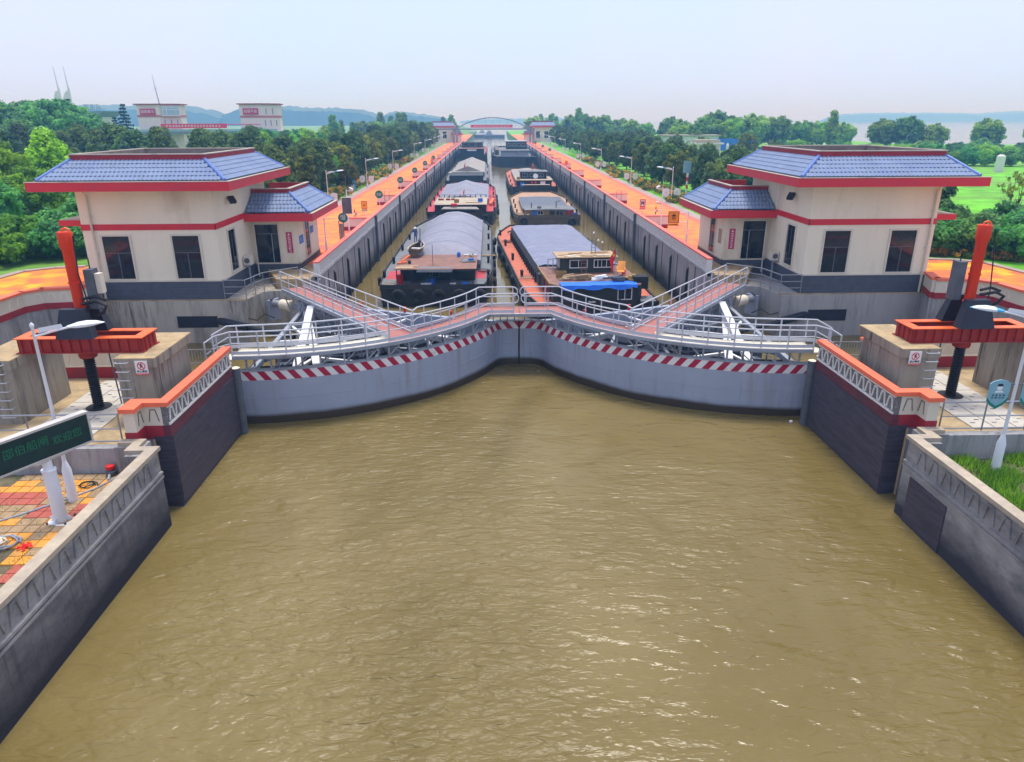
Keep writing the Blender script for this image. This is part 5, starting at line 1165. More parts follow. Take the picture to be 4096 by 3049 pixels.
def tyres(root, pts, lab, rr=.36):
    """tyre fenders hang on the hull: things of their own"""
    Mx = Matrix.Translation(root.location) @ Matrix.Rotation(root.rotation_euler.z, 4, 'Z')
    for i_,(x,y,z,ax) in enumerate(pts):
        o = MB().torus((0,0,0), ax, rr*.68, rr*.32, 16, 8).build('tyre_fender', rubber); o.location = Mx @ Vector((x,y,z)); o.rotation_euler = (0,0,root.rotation_euler.z)
        tag(o, lab+', %s from the %s' % (ordw(i_+1), 'outer left' if ax == (0,1,0) else 'stern'), 'tyre fender', lab.replace('black tyre fender', 'tyre fenders'))
def window(t, x0, x1, y, z0, z1, m=signw, nm='window', dirn=-1):
    b = MB(); e = .05; b.box(x0-e,x0,y,y+dirn*.05,z0-e,z1+e); b.box(x1,x1+e,y,y+dirn*.05,z0-e,z1+e); b.box(x0,x1,y,y+dirn*.05,z1,z1+e); b.box(x0,x1,y,y+dirn*.05,z0-e,z0); b.box((x0+x1)/2-.02,(x0+x1)/2+.02,y,y+dirn*.04,z0,z1)
    f = b.build(nm, m, t); B(x0,x1,y,y+dirn*.02,z0,z1).build('pane', glass, f); return f
def arch_tarp(t, x0, x1, y0, y1, zs, zc, m, ny=16, nx=14, power=2., endslope=1.0, ridge=False, name='tarpaulin', seed=1):
    rn = random.Random(seed); g = []
    for i in range(ny+1):
        f = i/ny; y = y0+(y1-y0)*f; e = min(1, min((y-y0)/endslope if endslope > 0 else 1, (y1-y)/max(endslope,.01))+.35) if endslope else 1; row = []
        for j in range(nx+1):
            u = -1+2*j/nx; x = (x0+x1)/2+u*(x1-x0)/2; h = (1-abs(u)) if ridge else (1-abs(u)**power)
            row.append((x, y, zs+(zc-zs)*h*min(1,max(.0,e))+rn.uniform(-.02,.02)+.045*(i % 2)*h*(.5+rn.random())))
        row = [(row[0][0]-.03,row[0][1],zs-.28)]+row+[(row[-1][0]+.03,row[-1][1],zs-.28)]
        g.append(row)
    g = [[(x,y0-.02,zs-.3) for x,y,z in g[0]]]+g+[[(x,y1+.02,zs-.3) for x,y,z in g[-1]]]
    b = MB(); b.sheet(g); b.sm = True; o = b.build(name, m, t)
    for i in range(3, ny, 6 if ny > 8 else 3):
        q = MB(); q.tube([(x,y,z+.02) for x,y,z in g[i+1]], .011, 4); q.build('tie_rope', steelg, o)
    return o
def potplant(loc, lab, pm, k, group=None):
    t = thing('potted_plant', lab, 'potted plant', loc, group, local=True)
    b = MB(); b.add([(-.2*k,-.1,0),(.2*k,-.1,0),(.2*k,.1,0),(-.2*k,.1,0),(-.24*k,-.12,.18),(.24*k,-.12,.18),(.24*k,.12,.18),(-.24*k,.12,.18)], [(0,3,2,1),(4,5,6,7),(0,1,5,4),(1,2,6,5),(2,3,7,6),(3,0,4,7)]); b.build('pot', pm, t)
    rn = random.Random(int(loc[0]*100)); b = MB()
    for i in range(26):
        a = rn.uniform(0,2*pi); r_ = rn.uniform(.02,.22)*k; z = rn.uniform(.2,.48); l_ = .09; p = Vector((r_*cos(a),r_*sin(a)*.6,z)); d = Vector((cos(a),sin(a),rn.uniform(.2,1))).normalized()*l_; w_ = Vector((-sin(a),cos(a),0))*.035
        b.add([p-w_,p+d*.6-w_*1.4,p+d*1.3,p+d*.6+w_*1.4,p+w_], [(0,1,2,3,4)])
    b.build('leaves', leafpot, t)
def flag(loc, h, lab, sc=1., lean=0):
    t = thing('red_flag', lab, 'flag', loc, 'red flags on the barges', local=True)
    b = MB(); b.tube([(0,0,0),(lean,0,h)], .022*max(sc,.7), 6); b.build('flagstaff', steelg, t)
    b = MB(); g = []
    for i in range(7):
        f = i/6; g.append([(lean*.95-.1*f*sc+.42*sc*(j/4)*(.35+.2*sin(f*5))*-1+.04*sin(j*2+f*6), .05*sin(j*1.7+f*4), h*.98-f*1.05*sc-.12*j/4*sc) for j in range(5)])
    b.sheet(g); b.sm = True; o = b.build('cloth', flagm, t)
    b = MB(); c_ = Vector((lean-.12*sc,-.07,h-.32*sc)); P = [c_+Vector(((.1 if k % 2 == 0 else .04)*sc*sin(k*pi/5),0,(.1 if k % 2 == 0 else .04)*sc*cos(k*pi/5))) for k in range(10)]
    b.add([c_]+P, [(0,1+k,1+(k+1)%10) for k in range(10)]); b.build('star', yellow, o)
    return t
# -- A: nearest barge on the left bank side, arched grey tarp
t = thing('cargo_barge', 'black barge with arched grey tarpaulin and a brown flat-roofed stern cabin, nearest the gate', 'barge', (-5.3,47.4,0), 'barges in the chamber', local=True); A1 = t
st = hull(t, 33.5, 8.1, 1.22, hullm, deckgr, sw=.86, bow=.55, rise=.45)
d = MB(); d.add([(-3.45,.1,1.245),(3.4,.1,1.245),(3.55,6,1.235),(-3.6,6,1.235)], [(0,1,2,3)]); d.build('stern_deck', deckpk, t)
B(-2.4,2.8,2.4,6.0,1.1,2.4).build('cabin', cabindk, t)
B(-2.5,2.9,6.0,28.6,1.2,1.75).build('coaming', hullm, t)
arch_tarp(t, -2.35, 3.15, 6.0, 28.8, 1.98, 2.95, tarp, endslope=.5, seed=4, ny=24, nx=20)
b = MB(); b.box(-2.55,2.95,.2,5.6,2.45,2.5); b.build('cabin_roof', rustroof, t)
b = MB(); b.add([(-1.0,.1,2.47),(1.35,.1,2.45),(1.4,.8,2.53),(-.95,.9,2.53)], [(0,1,2,3)]); b.add([(-1.0,.1,2.46),(1.35,.1,2.44),(1.3,.05,2.3),(-1.05,.05,2.32)], [(3,2,1,0)]); b.build('grey_awning_sheet', deckgr, t)
for x in (-2.4,-1.4,-.2,1.3,2.7):
    b = MB(); b.bar((x,.35,1.22),(x,.35,2.45),.06,.06); b.build('roof_post', cabindk, t)
window(t, -.6, .25, 2.38, 1.55, 2.15, steeld)
b = MB(); b.box(1.55,2.75,2.3,2.4,1.4,2.2); b.build('green_door', cabing, t)
b = MB(); b.box(1.4,2.6,1.9,2.1,2.0,2.05); b.build('shelf', deckgr, t)
b = MB(); b.lathe([(.05,0),(.22,.06),(.22,.12),(.05,.16)], (1.1,1.2,2.12), 10); b.build('basin', signw, t)
b = MB(); b.tube([(-.05,1.6,2.5),(-.05,1.6,3.9)], .02, 5); b.build('mast', steeld, t)
b = MB(); b.bar((1.75,2.6,2.52),(2.1,5.5,2.52),.05,.05); b.build('roof_pipe', deckgr, t)
b = MB(); b.add([(1.9,2.4,2.55),(2.85,2.4,2.6),(2.75,3.4,2.62),(1.95,3.4,2.58),(1.9,2.4,2.52),(2.85,2.4,2.56),(2.75,3.4,2.58),(1.95,3.4,2.54)], [(0,1,2,3),(4,5,1,0),(5,6,2,1),(7,4,0,3)]); b.build('roof_hatch', deckgr, t)
B(-2.5,-1.3,.4,1.0,2.51,2.53).build('plank', wood, t); B(-2.3,-1.0,1.1,1.35,2.51,2.53).build('plank', wood, t)
B(1.95,2.9,5.2,5.4,2.5,2.56).build('red_white_pole', signw, t)
for sg in (-1,1): bollards(t, st, 1.2, (), 3.7)
bollards(t, st, 1.2, (1.2,3.6,9,15,21,27), 3.72)
b = MB()
for y in (8,11,14,17,20,23): b.bar((3.9,y,1.3),(3.9,y,1.7),.03,.03)
b.tube([(3.9,8,1.7),(3.9,23,1.7)], .012, 5); b.build('side_cable', steelg, t)
for k in range(7): B(2.95,3.1,7+3*k,7.1+3*k,1.22,1.8).build('coaming_stay', steeld, t)
tyres(t, [(-2.3+1.35*k,-.16,.72,(0,1,0)) for k in range(5)], 'black tyre fender on the transom of the nearest arched-tarp barge', .52)
tyres(t, [(4.2,4+3.5*k,.75,(1,0,0)) for k in range(6)], 'black tyre fender along the open-water side of the nearest arched-tarp barge', .4)
# dinghy on its roof
t = thing('dinghy', 'small weathered tender with white thwart sitting on the brown cabin roof', 'boat', (-6.85,52.6,2.6), local=True, rotz=R(-6))
b = MB(); S_ = [(0,.34,.02),(.5,.46,0),(1.2,.52,0),(2.0,.46,.04),(2.6,.28,.1),(3.0,.06,.2)]
b.sheet([[(-w_,y-1.0,.5+z*.6) for y,w_,z in S_],[(-w_*.8,y-1.0,.18+z) for y,w_,z in S_],[(-w_*.3,y-1.0,.02+z) for y,w_,z in S_],[(w_*.3,y-1.0,.02+z) for y,w_,z in S_],[(w_*.8,y-1.0,.18+z) for y,w_,z in S_],[(w_,y-1.0,.5+z*.6) for y,w_,z in S_]])
b.add([(-.34,-1,.51),(-.27,-1,.19),(-.1,-1,.04),(.1,-1,.04),(.27,-1,.19),(.34,-1,.51)], [(0,1,2,3,4,5)]); b.build('boat_hull', hullb, t)
b = MB()
for sg in (-1,1):
    for p,q in zip(S_,S_[1:]): b.bar((sg*p[1],p[0]-1,.52+p[2]*.6),(sg*q[1],q[0]-1,.52+q[2]*.6),.1,.06)
b.build('gunwale', wingcap, t); B(-.4,.4,.3,.6,.36,.4).build('thwart', signw, t); B(-.34,.34,-1.0,-.6,.36,.42).build('stern_seat', steeld, t)
b = MB(); b.lathe([(.1,0),(.14,.15),(.05,.3)], (0,1.6,.6), 8); b.bar((0,1.6,.2),(0,1.9,1.6),.06,.06); b.build('bow_post', steeld, t)
t = thing('outboard_motor', 'orange outboard shaft lying on the cabin roof under the tender', 'outboard motor', (-7.3,50.3,2.52), local=True)
b = MB(); b.bar((-.25,-.5,.1),(.15,.9,.25),.1,.1); b.build('shaft', orange, t); b = MB(); b.bar((-.5,-.9,.06),(.1,-.55,.08),.2,.06); b.build('blade', orange, t); b = MB(); b.lathe([(.1,-.1),(.12,.1)], (.3,-.75,.1), 8, ax=(1,0,0)); b.build('cap', rubber, t)
potplant((-5.75,47.75,1.34), 'green leafy plant in a white trough on the stern rail', signw, 1.5); potplant((-3.95,47.75,1.34), 'leafy plant in a white pot on the stern rail beside the blue tub', signw, .9)
tag(place(B(-3.35,-2.95,47.7,47.95,1.34,1.55).build('blue_tub', bluem), (-3.15,47.8,1.34)), 'small blue plastic tub on the stern rail of the near barge', 'tub')
b = MB(); b.lathe([(.2,0),(.25,.6),(.27,.62),(.27,.68),(.1,.7)], (-7.6,48.6,1.24), 12); tag(place(b.build('red_bin', redpl), (-7.6,48.6,1.24)), 'red plastic barrel under the roof at the stern of the near barge', 'barrel')
potplant((-2.75,50.2,2.52), 'tall plant in a blue pot at the roof edge of the brown cabin', bluem, .9)
# -- B: nearest barge on the right, flat blue-grey tarp, wheelhouse, blue tarpaulin
t = thing('cargo_barge', 'barge with orange side decks, flat blue-grey tarpaulin and cluttered wheelhouse deck', 'barge', (5.15,42.2,0), 'barges in the chamber', local=True, rotz=R(3.6)); B1 = t
st = hull(t, 33, 8.4, 1.15, hullm, deckor, sw=.88, bow=.6, rise=.35)
B(-2.9,2.9,6.4,27,1.15,1.9).build('coaming', tarpside, t)
rn = random.Random(2); g = []
for i in range(21):
    y = 7.2+19.6*i/20; row = []
    for j in range(13):
        u = -1+2*j/12; x = u*2.85; sag = .16*max(0,1-((u-.45)**2+((y-24.5)/3.2)**2)*3)
        row.append((x, y, 2.42+.12*(1-u*u)*sin(pi*min(1,max(0,(y-7)/20)))+rn.uniform(-.02,.02)-sag*2-(.12 if j in (0,12) else 0)))
    row = [(-2.95,y,1.5+rn.uniform(-.05,.1))]+row+[(2.95,y,1.5+rn.uniform(-.05,.1))]; g.append(row)
g = [[(x,7.1,1.6) for x,y,z in g[0]]]+g+[[(x,26.9,1.7) for x,y,z in g[-1]]]
b = MB(); b.sheet([r_[1:-1] for r_ in g[1:-1]]); b.sm = True; b.build('tarpaulin', tarp2, t)
b = MB(); b.sheet([[r_[0] for r_ in g[1:-1]],[r_[1] for r_ in g[1:-1]]]); b.sheet([[r_[-1] for r_ in g[1:-1]],[r_[-2] for r_ in g[1:-1]]]); b.sheet(g[:2]); b.sheet(g[-2:]); b.build('tarpaulin_side', tarpside, t)
for k in range(18): B(-3.05,-2.95,7.4+1.1*k,7.5+1.1*k,1.15,1.85).build('coaming_stay', rubber, t)
B(-2.75,2.75,.7,6.2,1.0,2.3).build('cabin', cabing, t)
b = MB(); b.add([(-2.85,1.2,2.3),(-2.2,.5,2.3),(2.6,.5,2.3),(2.9,1.2,2.3),(2.9,6.6,2.3),(-2.9,6.6,2.3),(-2.85,1.2,2.38),(-2.2,.5,2.38),(2.6,.5,2.38),(2.9,1.2,2.38),(2.9,6.6,2.38),(-2.9,6.6,2.38)], [(5,4,3,2,1,0),(6,7,8,9,10,11)]+[(i,(i+1)%6,6+(i+1)%6,6+i) for i in range(6)]); b.build('roof_deck', rustroof, t)
b = MB(); b.bar((-2.88,1.1,2.36),(-2.92,6.6,2.36),.08,.16); b.build('roof_rim', cabinbr, t)
for (y0_,y1_) in ((1.6,2.3),(3.0,3.6),(4.4,5.0)): 
    b = MB(); b.box(-2.79,-2.75,y0_,y1_,1.3,2.1); b.build('side_door', dredm if y0_ == 3.0 else cabindk, t)
for x in (-2.2,-.6,1.4,2.5):
    b = MB(); b.bar((x,.6,1.15),(x,.6,2.3),.07,.07); b.build('roof_post', cabindk, t)
window(t, 1.3, 2.1, .68, 1.45, 2.1, signw)
# wheelhouse
wy = 4.3
B(-1.75,1.75,wy,wy+1.7,2.38,3.4).build('wheelhouse', cabing, t)
window(t, -1.1, -.0, wy, 2.75, 3.2, signw); window(t, .5, .95, wy, 2.75, 3.2, signw); window(t, 1.0, 1.6, wy, 2.75, 3.2, signw)
b = MB(); b.box(-1.79,-1.75,wy+.3,wy+1.2,2.7,3.25); b.build('side_window', signw, t)
B(-2.0,2.0,wy-.3,wy+1.9,3.4,3.46).build('wheelhouse_roof', wood, t)
rn = random.Random(4)
for k in range(9):
    x = rn.uniform(-1.6,1.4); y = wy+rn.uniform(-.2,1.6); o = MB().bar((x-.4,y,3.48+.02*k*.3),(x+rn.uniform(.3,.6),y+rn.uniform(-.3,.3),3.48+.02*k*.3),.16,.03).build('loose_plank', wood if k % 3 else deckcream, t)
b = MB(); b.add([(-2.55,wy+.1,2.7),(-1.85,wy+.35,2.7),(-1.85,wy+.35,3.3),(-2.55,wy+.1,3.3)], [(0,1,2,3)]); b.v = []; b.f = []; b.mi = []
for p,q in (((-2.55,wy+.1,2.7),(-1.85,wy+.35,2.7)),((-2.55,wy+.1,3.3),(-1.85,wy+.35,3.3)),((-2.55,wy+.1,2.7),(-2.55,wy+.1,3.3)),((-1.85,wy+.35,2.7),(-1.85,wy+.35,3.3)),((-2.2,wy+.22,2.7),(-2.2,wy+.22,3.3))): b.bar(p,q,.05,.05)
b.build('open_window_leaf', steelg, t)
b = MB()
for dx in (-.16,.16): b.bar((-.25+dx,wy-.35,2.38),(-.25+dx,wy-.1,3.4),.04,.04)
for k in range(5): b.bar((-.41,wy-.33+.05*k,2.5+.18*k),(-.09,wy-.33+.05*k,2.5+.18*k),.03,.03)
b.build('roof_ladder', rustroof, t)
b = MB()
for dx in (-.12,.18): b.tube([(.55+dx,wy+.9,3.46),(.6+dx*.6,wy+1.0,4.5)], .02, 5)
for k in range(4): b.bar((.45,wy+.92,3.65+.22*k),(.72,wy+.92,3.65+.22*k),.02,.02)
b.bar((.3,wy+1,4.35),(1.25,wy+1,4.0),.02,.02); b.tube([(.6,wy+1,4.5),(.6,wy+1,4.75)], .02, 5); b.build('signal_mast', steeld, t)
b = MB()
for p in ((.6,wy+1,4.75),(.92,wy+1,4.25),(1.2,wy+1,4.12)): b.lathe([(.02,0),(.06,.04),(.06,.1),(.02,.14)], p, 8)
b.build('mast_light', signw, t)
bollards(t, st, 1.15, (9,16,23,29), 3.75)
b = MB(); b.lathe([(.0,.0),(.3,.02),(.42,.16),(.2,.3),(.3,.5),(.1,.6)], (-2.2,29.3,1.2), 8); b.bar((-3,29.5,1.4),(-1.6,29,1.9),.2,.12); b.bar((-2.7,29,1.3),(-1.9,29.6,2.1),.14,.14); b.build('windlass', rubber, t)
MxB = Matrix.Translation(B1.location) @ Matrix.Rotation(B1.rotation_euler.z, 4, 'Z')
def onB(x, y, z): return tuple(MxB @ Vector((x,y,z)))
tyres(B1, [(-4.32,6+4.5*k,.7,(1,0,0)) for k in range(6)], 'black tyre fender along the channel side of the orange-decked barge', .4)
t = thing('deck_chair', 'orange rattan deck chair standing on the rusty roof deck', 'chair', onB(1.95,3.0,2.38), rotz=R(-15), local=True)
b = MB(); b.add([(-.22,0,.3),(.22,0,.3),(.22,.42,.22),(-.22,.42,.22)], [(0,1,2,3)]); b.v = []; b.f = []; b.mi = []; b.prism([(-.24,-.1),(.24,-.1),(.24,.35),(-.24,.35)], .27, .31); b.build('seat', chairm, t)
b = MB(); b.add([(-.24,.3,.3),(.24,.3,.3),(.24,.62,.86),(-.24,.62,.86),(-.24,.33,.28),(.24,.33,.28),(.24,.65,.84),(-.24,.65,.84)], [(0,1,2,3),(7,6,5,4),(0,4,5,1),(1,5,6,2),(2,6,7,3),(3,7,4,0)]); b.build('backrest', chairm, t)
for sg in (-1,1):
    b = MB(); b.bar((sg*.22,-.1,.28),(sg*.22,.3,0),.035,.035); b.build('leg', chairm, t); b = MB(); b.bar((sg*.22,.4,.42),(sg*.22,-.12,0),.035,.035); b.build('leg', chairm, t); b = MB(); b.bar((sg*.25,-.08,.48),(sg*.25,.42,.5),.05,.03); b.build('armrest', chairm, t)
t = flag(onB(1.35,2.2,2.38), 1.9, 'large red flag with yellow star on the cluttered roof deck beside the deck chair', 1.25); t.rotation_euler = (0,R(2),0)
b = MB(); rn = random.Random(8); g = []
for i in range(9):
    g.append([(-2.3+4.7*j/14, .3+1.0*i/8 if i > 2 else .42-.12*(2-i)*.3, (2.42+rn.uniform(0,.05) if i > 2 else 2.4-.12*(2-i)*(1+.35*sin(j*1.3))+rn.uniform(-.02,.02))) for j in range(15)])
b.sheet(g); b.v = [onB(*p) for p in b.v]; b.sm = True; tag(place(b.build('blue_tarpaulin', bluetarp), onB(0,.5,2.4)), 'bright blue tarpaulin draped over the stern edge of the roof deck', 'tarpaulin')
for k,(x,y,l_,w_,m_,nm,lab) in enumerate([(-1.6,2.2,1.1,.5,wood,'board_pile','pale boards piled on the near-left of the rusty roof deck'),(-.7,2.0,1.3,.4,pavet,'sack_pile','brown sacks and scrap heaped beside the pale boards'),(.25,1.7,.9,.28,signw,'white_bundle','long white wrapped bundle lying across the roof deck'),(1.3,1.3,1.2,.5,steeld,'scrap_heap','dark scrap and tools heaped behind the blue tarpaulin'),(2.35,1.4,.7,.4,cabinbr,'sandbag','tan sandbag at the right end of the blue tarpaulin')]):
    b = MB()
    for q in range(7):
        cx, cy2 = x+rn.uniform(-.4,.4)*l_, y+rn.uniform(-.4,.4)*w_; b.bar((cx-l_*.3,cy2,2.44+.035*q),(cx+l_*.3,cy2+rn.uniform(-.3,.3),2.44+.035*q+rn.uniform(0,.08)),.12+.1*(nm != 'board_pile'),.06+.05*(nm != 'board_pile'))
    b.v = [onB(*p) for p in b.v]; tag(place(b.build(nm, m_, kind='stuff' if False else None), onB(x,y,2.38)), lab, 'deck clutter')
b = MB(); b.box(2.3,3.2,.9,1.8,2.0,2.75); b.v = [onB(*p) for p in b.v]; o = b.build('black_tank', rubber); tag(place(o, onB(2.7,1.3,2)), 'black square water tank at the corner of the roof deck', 'tank')
potplant(onB(-.4,.3,1.25), 'green plant in a white pot on the stern deck below the blue tarpaulin', signw, .9)
b = MB(); b.add([(2.6,.0,1.3),(3.6,.3,1.35),(3.5,1.1,1.55),(2.7,1.0,1.5)], [(0,1,2,3)]); b.v = [onB(*p) for p in b.v]; tag(place(b.build('corrugated_sheet', deckgr), onB(3,.5,1.4)), 'loose corrugated metal sheet at the stern corner by the chamber wall', 'metal sheet')
# -- C: second on the left, red side decks
t = thing('cargo_barge', 'barge with bright red side decks and a pale ridged tarpaulin behind the arched-tarp barge', 'barge', (-5.0,87.2,0), 'barges in the chamber', local=True); C1 = t
st = hull(t, 40, 8.9, 1.3, hullm, deckpk, sw=.88, bow=.5, rise=.4)
B(-3.1,3.1,1.9,9.6,1.2,2.2).build('cabin', cabindk, t); B(-3.25,3.25,1.2,9.8,2.2,2.26).build('cabin_roof', wingcap, t)
for k in range(10): B(-3.1+.68*k,-2.98+.68*k,9.55,9.7,2.26,2.62).build('stanchion', steeld, t)
B(-3.1,3.2,9.6,9.66,2.55,2.6).build('roof_rail', steeld, t)
B(-3.3,3.4,10,33,1.2,1.95).build('coaming', tarpside, t)
arch_tarp(t, -3.35, 3.4, 10.2, 33, 2.05, 3.15, tarp, ridge=True, endslope=9, ny=18, seed=6)
b = MB(); b.add([(-2.2,.2,1.9),(2.3,.2,1.85),(1.9,1.3,2.0),(-1.9,1.3,2.02)], [(0,1,2,3)]); b.add([(-2.2,.2,1.87),(2.3,.2,1.82),(2.3,.18,1.75),(-2.2,.18,1.8)], [(0,1,2,3)]); b.build('stern_awning', tarpb, t)
b = MB(); b.sheet([[(-1.4+.28*k,1.5,2.02+.14*sin(pi*k/10)) for k in range(11)],[(-1.4+.28*k,1.9,2.06+.14*sin(pi*k/10)) for k in range(11)]]); b.build('awning_arch', lampb, t)
for k in range(4): window(t, -2.4+1.4*k, -1.7+1.4*k, 1.88, 1.5, 1.95, steeld)
bollards(t, st, 1.3, (2,8,15,22,30), 4.1)
for dx in (-.35,.0):
    b = MB(); b.lathe([(.05,0),(.19,.08),(.22,.19),(.19,.3),(.05,.38)], (-5.55+dx,88.1,2.08), 10); tag(place(b.build('red_lantern', redpl), (-5.55+dx,88.1,2.08)), ('left' if dx < 0 else 'right')+' round red lantern hanging over the stern awning of the red-decked barge', 'lantern', 'red lanterns')
for k,(x,lab) in enumerate([(-7.6,'bushy plant on the left corner of the pale cabin roof'),(-6.7,'small potted plant second along the pale cabin roof'),(-6.1,'potted shrub third along the pale cabin roof')]): potplant((x,93.5,2.27), lab, dredm, 1.6-.3*k)
flag((-4.7,96,2.27), 1.1, 'small dark red flag at the front of the pale cabin roof', .7)
tag(place(MB().bar((-1.35,95.3,1.5),(-.95,97.2,2.0),.35,.3).build('orange_lifebuoy_bag', orange), (-1.2,96,1.4)), 'orange bundle lying on the red side deck', 'bundle')
tyres(C1, [(4.62,6+6*k,.8,(1,0,0)) for k in range(4)]+[(-3+1.5*k,-.15,.8,(0,1,0)) for k in range(5)], 'black tyre fender on the red-decked barge', .45)
# -- D: third left, gabled grey tent
t = thing('cargo_barge', 'dark barge with a pointed pale tent tarpaulin, third behind the gate on the sign-board side', 'barge', (-5.6,131,0), 'barges in the chamber', local=True)
st = hull(t, 55, 8.2, 1.5, hullm, deckgr, sw=.9, bow=.5)
B(-3.0,3.0,1.5,12,1.4,2.5).build('cabin', cabindk, t)
arch_tarp(t, -3.2, 3.2, 12.5, 48, 2.3, 3.5, tarpb, ridge=True, endslope=.0, ny=8, seed=8)
b = MB(); b.add([(-3.7,9.5,2.42),(3.0,9.5,2.42),(2.9,12.6,2.55),(-3.3,12.6,2.55),(-3.7,9.5,2.2),(3.0,9.5,2.2)], [(0,1,2,3),(4,5,1,0)]); b.build('valance_awning', tarpb, t)
for x in (-2.8,-1,1,2.8): B(x-.05,x+.05,9.5,9.6,1.5,2.42).build('awning_post', steeld, t)
b = MB(); b.lathe([(.18,0),(.18,.04)], (0,10.5,2.6), 8); b.build('roof_vent', steeld, t); bollards(t, st, 1.5, (3,20,40), 3.7)
flag((-6.0,141.5,2.5), 1.6, 'small dark red flag on the front of the pale tent barge', .9)
# -- E: fourth left, big dark transom
t = thing('cargo_barge', 'tall black barge with a high transom, farthest on the sign-board side', 'barge', (-6.2,207,0), 'barges in the chamber', local=True)
st = hull(t, 62, 8.2, 2.4, hullm, deckgr, sw=.95, bow=.5, bul=.3)
B(-3.5,3.2,2,11,2.3,4.2).build('cabin', cabindk, t); B(-3.8,3.5,1.4,11.4,4.2,4.35).build('cabin_roof', rustroof, t); B(-3.0,2.8,8,15,4.35,5.6).build('wheelhouse', cabindk, t); B(-3.2,3,7.7,15.3,5.6,5.75).build('wheelhouse_roof', cabing, t)
B(-1.4,1.2,1.3,1.4,3.7,4.1).build('white_sign', signw, t)
for k in range(4): window(t, -2.6+1.5*k, -1.6+1.5*k, 8, 4.8, 5.4, steelg)
B(3.55,3.9,4,58,2.4,3.2).build('red_rail', deckpk, t); B(-4.0,-3.7,4,58,2.4,3.2).build('side_rail', deckgr, t)
b = MB()
for x in (-2,0,2): b.lathe([(.25,0),(.25,.3)], (x,-.2,.6), 8, ax=(0,-1,0))
b.build('transom_fittings', signw, t)
b = MB()
for x in (-3,-1,1,3): b.tube([(x,18,5.2),(x,18,6.6)], .05, 5)
b.tube([(-3,18,6.5),(3,18,6.5)], .05, 5); b.build('mast_frame', steelg, t)
# -- F: second right, brown low boat
t = thing('cargo_barge', 'low brown barge with ochre bulwarks, dark hatch cover and a grey-roofed stern cabin', 'barge', (5.6,86.4,0), 'barges in the chamber', local=True); F1 = t
st = hull(t, 26, 8.2, .9, hullb, decktan, sw=.9, bow=.55, rise=.5, bul=.2)
B(-2.9,2.7,5,18.5,.9,1.35).build('coaming', cabinbr, t)
b = MB(); rn = random.Random(12); b.sheet([[(-3.0+6*j/10,4.6+14*i/8,1.42+.1*(1-(j/5-1)**2)+rn.uniform(-.02,.02)) for j in range(11)] for i in range(9)]); b.sm = True; b.build('hatch_cover', mat('slate_cover', (.1,.115,.15), .6, bump=.3), t)
B(-2.7,3.0,.9,4.2,.9,1.7).build('cabin', cabinbr, t)
b = MB(); b.sheet([[(-2.9+6.1*j/8,.5+4.2*i/4,1.72+.08*(1-(j/4-1)**2)) for j in range(9)] for i in range(5)]); b.box(-2.9,3.2,.5,.55,1.66,1.72); b.build('cabin_roof', deckgr, t)
window(t, -1.3, -.7, .88, 1.15, 1.55, signw); B(-2.0,-1.4,.8,.9,.95,1.68).build('blue_door', bluem, t); B(.1,.7,.8,.9,.95,1.6).build('doorway', cabindk, t); window(t, .9, 1.7, .88, 1.1, 1.6, steelg)
for x,h in ((-2.0,.6),(1.0,.8)):
    b = MB(); b.tube([(x,2.4,1.7),(x,2.4,1.7+h),(x+(.0 if x < 0 else .5),2.6,1.75+h)], .06, 6); b.build('exhaust_pipe', steeld, t)
b = MB(); b.lathe([(.25,0),(.25,.3),(.1,.4)], (-1.1,1.6,1.75), 10); b.build('roof_tank', deckgr, t)
bollards(t, st, .9, (4,10,16), 3.7)
b = MB(); b.lathe([(.28,0),(.3,.35),(.28,.7),(.1,.72)], (8.0,87.0,.95), 12); tag(place(b.build('oil_drum', dredm), (8.0,87,.95)), 'dark red oil drum at the stern of the low brown barge', 'drum')
tyres(F1, [(-3.0,-.2,.55,(0,1,0)),(2.7,-.2,.45,(0,1,0)),(-4.2,7,.6,(1,0,0)),(-4.2,12,.6,(1,0,0))], 'black tyre fender on the low brown barge', .5)
# -- G: third right
t = thing('cargo_barge', 'dark barge with white dish and red flag above its two-tier cabin', 'barge', (6.0,120.6,0), 'barges in the chamber', local=True); G1 = t
st = hull(t, 41, 8.2, 1.3, hullm, deckor, sw=.9, bow=.6)
B(-2.9,2.9,3,10,1.2,2.3).build('cabin', cabindk, t); B(-3.1,3.1,2.4,10.2,2.3,2.4).build('cabin_roof', wingcap, t); B(-2.2,2.2,5.0,9,2.4,3.5).build('wheelhouse', cabindk, t); B(-2.4,2.4,4.7,9.3,3.5,3.6).build('wheelhouse_roof', deckgr, t)
for k in range(3): window(t, -1.9+1.35*k, -1.1+1.35*k, 5.0, 2.75, 3.25, steelg)
arch_tarp(t, -3.0, 3.0, 11, 35, 2.0, 2.5, tarpb, ny=6, seed=10)
b = MB(); b.lathe([(.02,0),(.3,.05),(.42,.16)], (.3,4.7,2.85), 14, ax=(0,-1,.2)); b.build('satellite_dish', signw, t)
B(1.0,1.8,2.3,2.8,1.6,2.15).build('air_conditioner', signw, t); B(-2.4,-1.7,2.0,2.5,1.32,2.0).build('blue_barrel', bluem, t)
B(-2.2,2.4,.1,1.0,1.75,1.83).build('stern_awning', wingcap, t); [B(xx-.04,xx+.04,.15,.23,1.3,1.75).build('awning_post', steelg, t) for xx in (-2.1,2.3)]
for x in (-1.0,-.4):
    b = MB(); b.lathe([(.05,0),(.16,.1),(.05,.3)], (6.1+x+.4,121.6,1.95), 8); tag(place(b.build('red_lantern', redpl), (6.1+x+.4,121.6,1.95)), ('left' if x < -.7 else 'right')+' small red lantern at the stern of the dish barge', 'lantern', 'red lanterns')
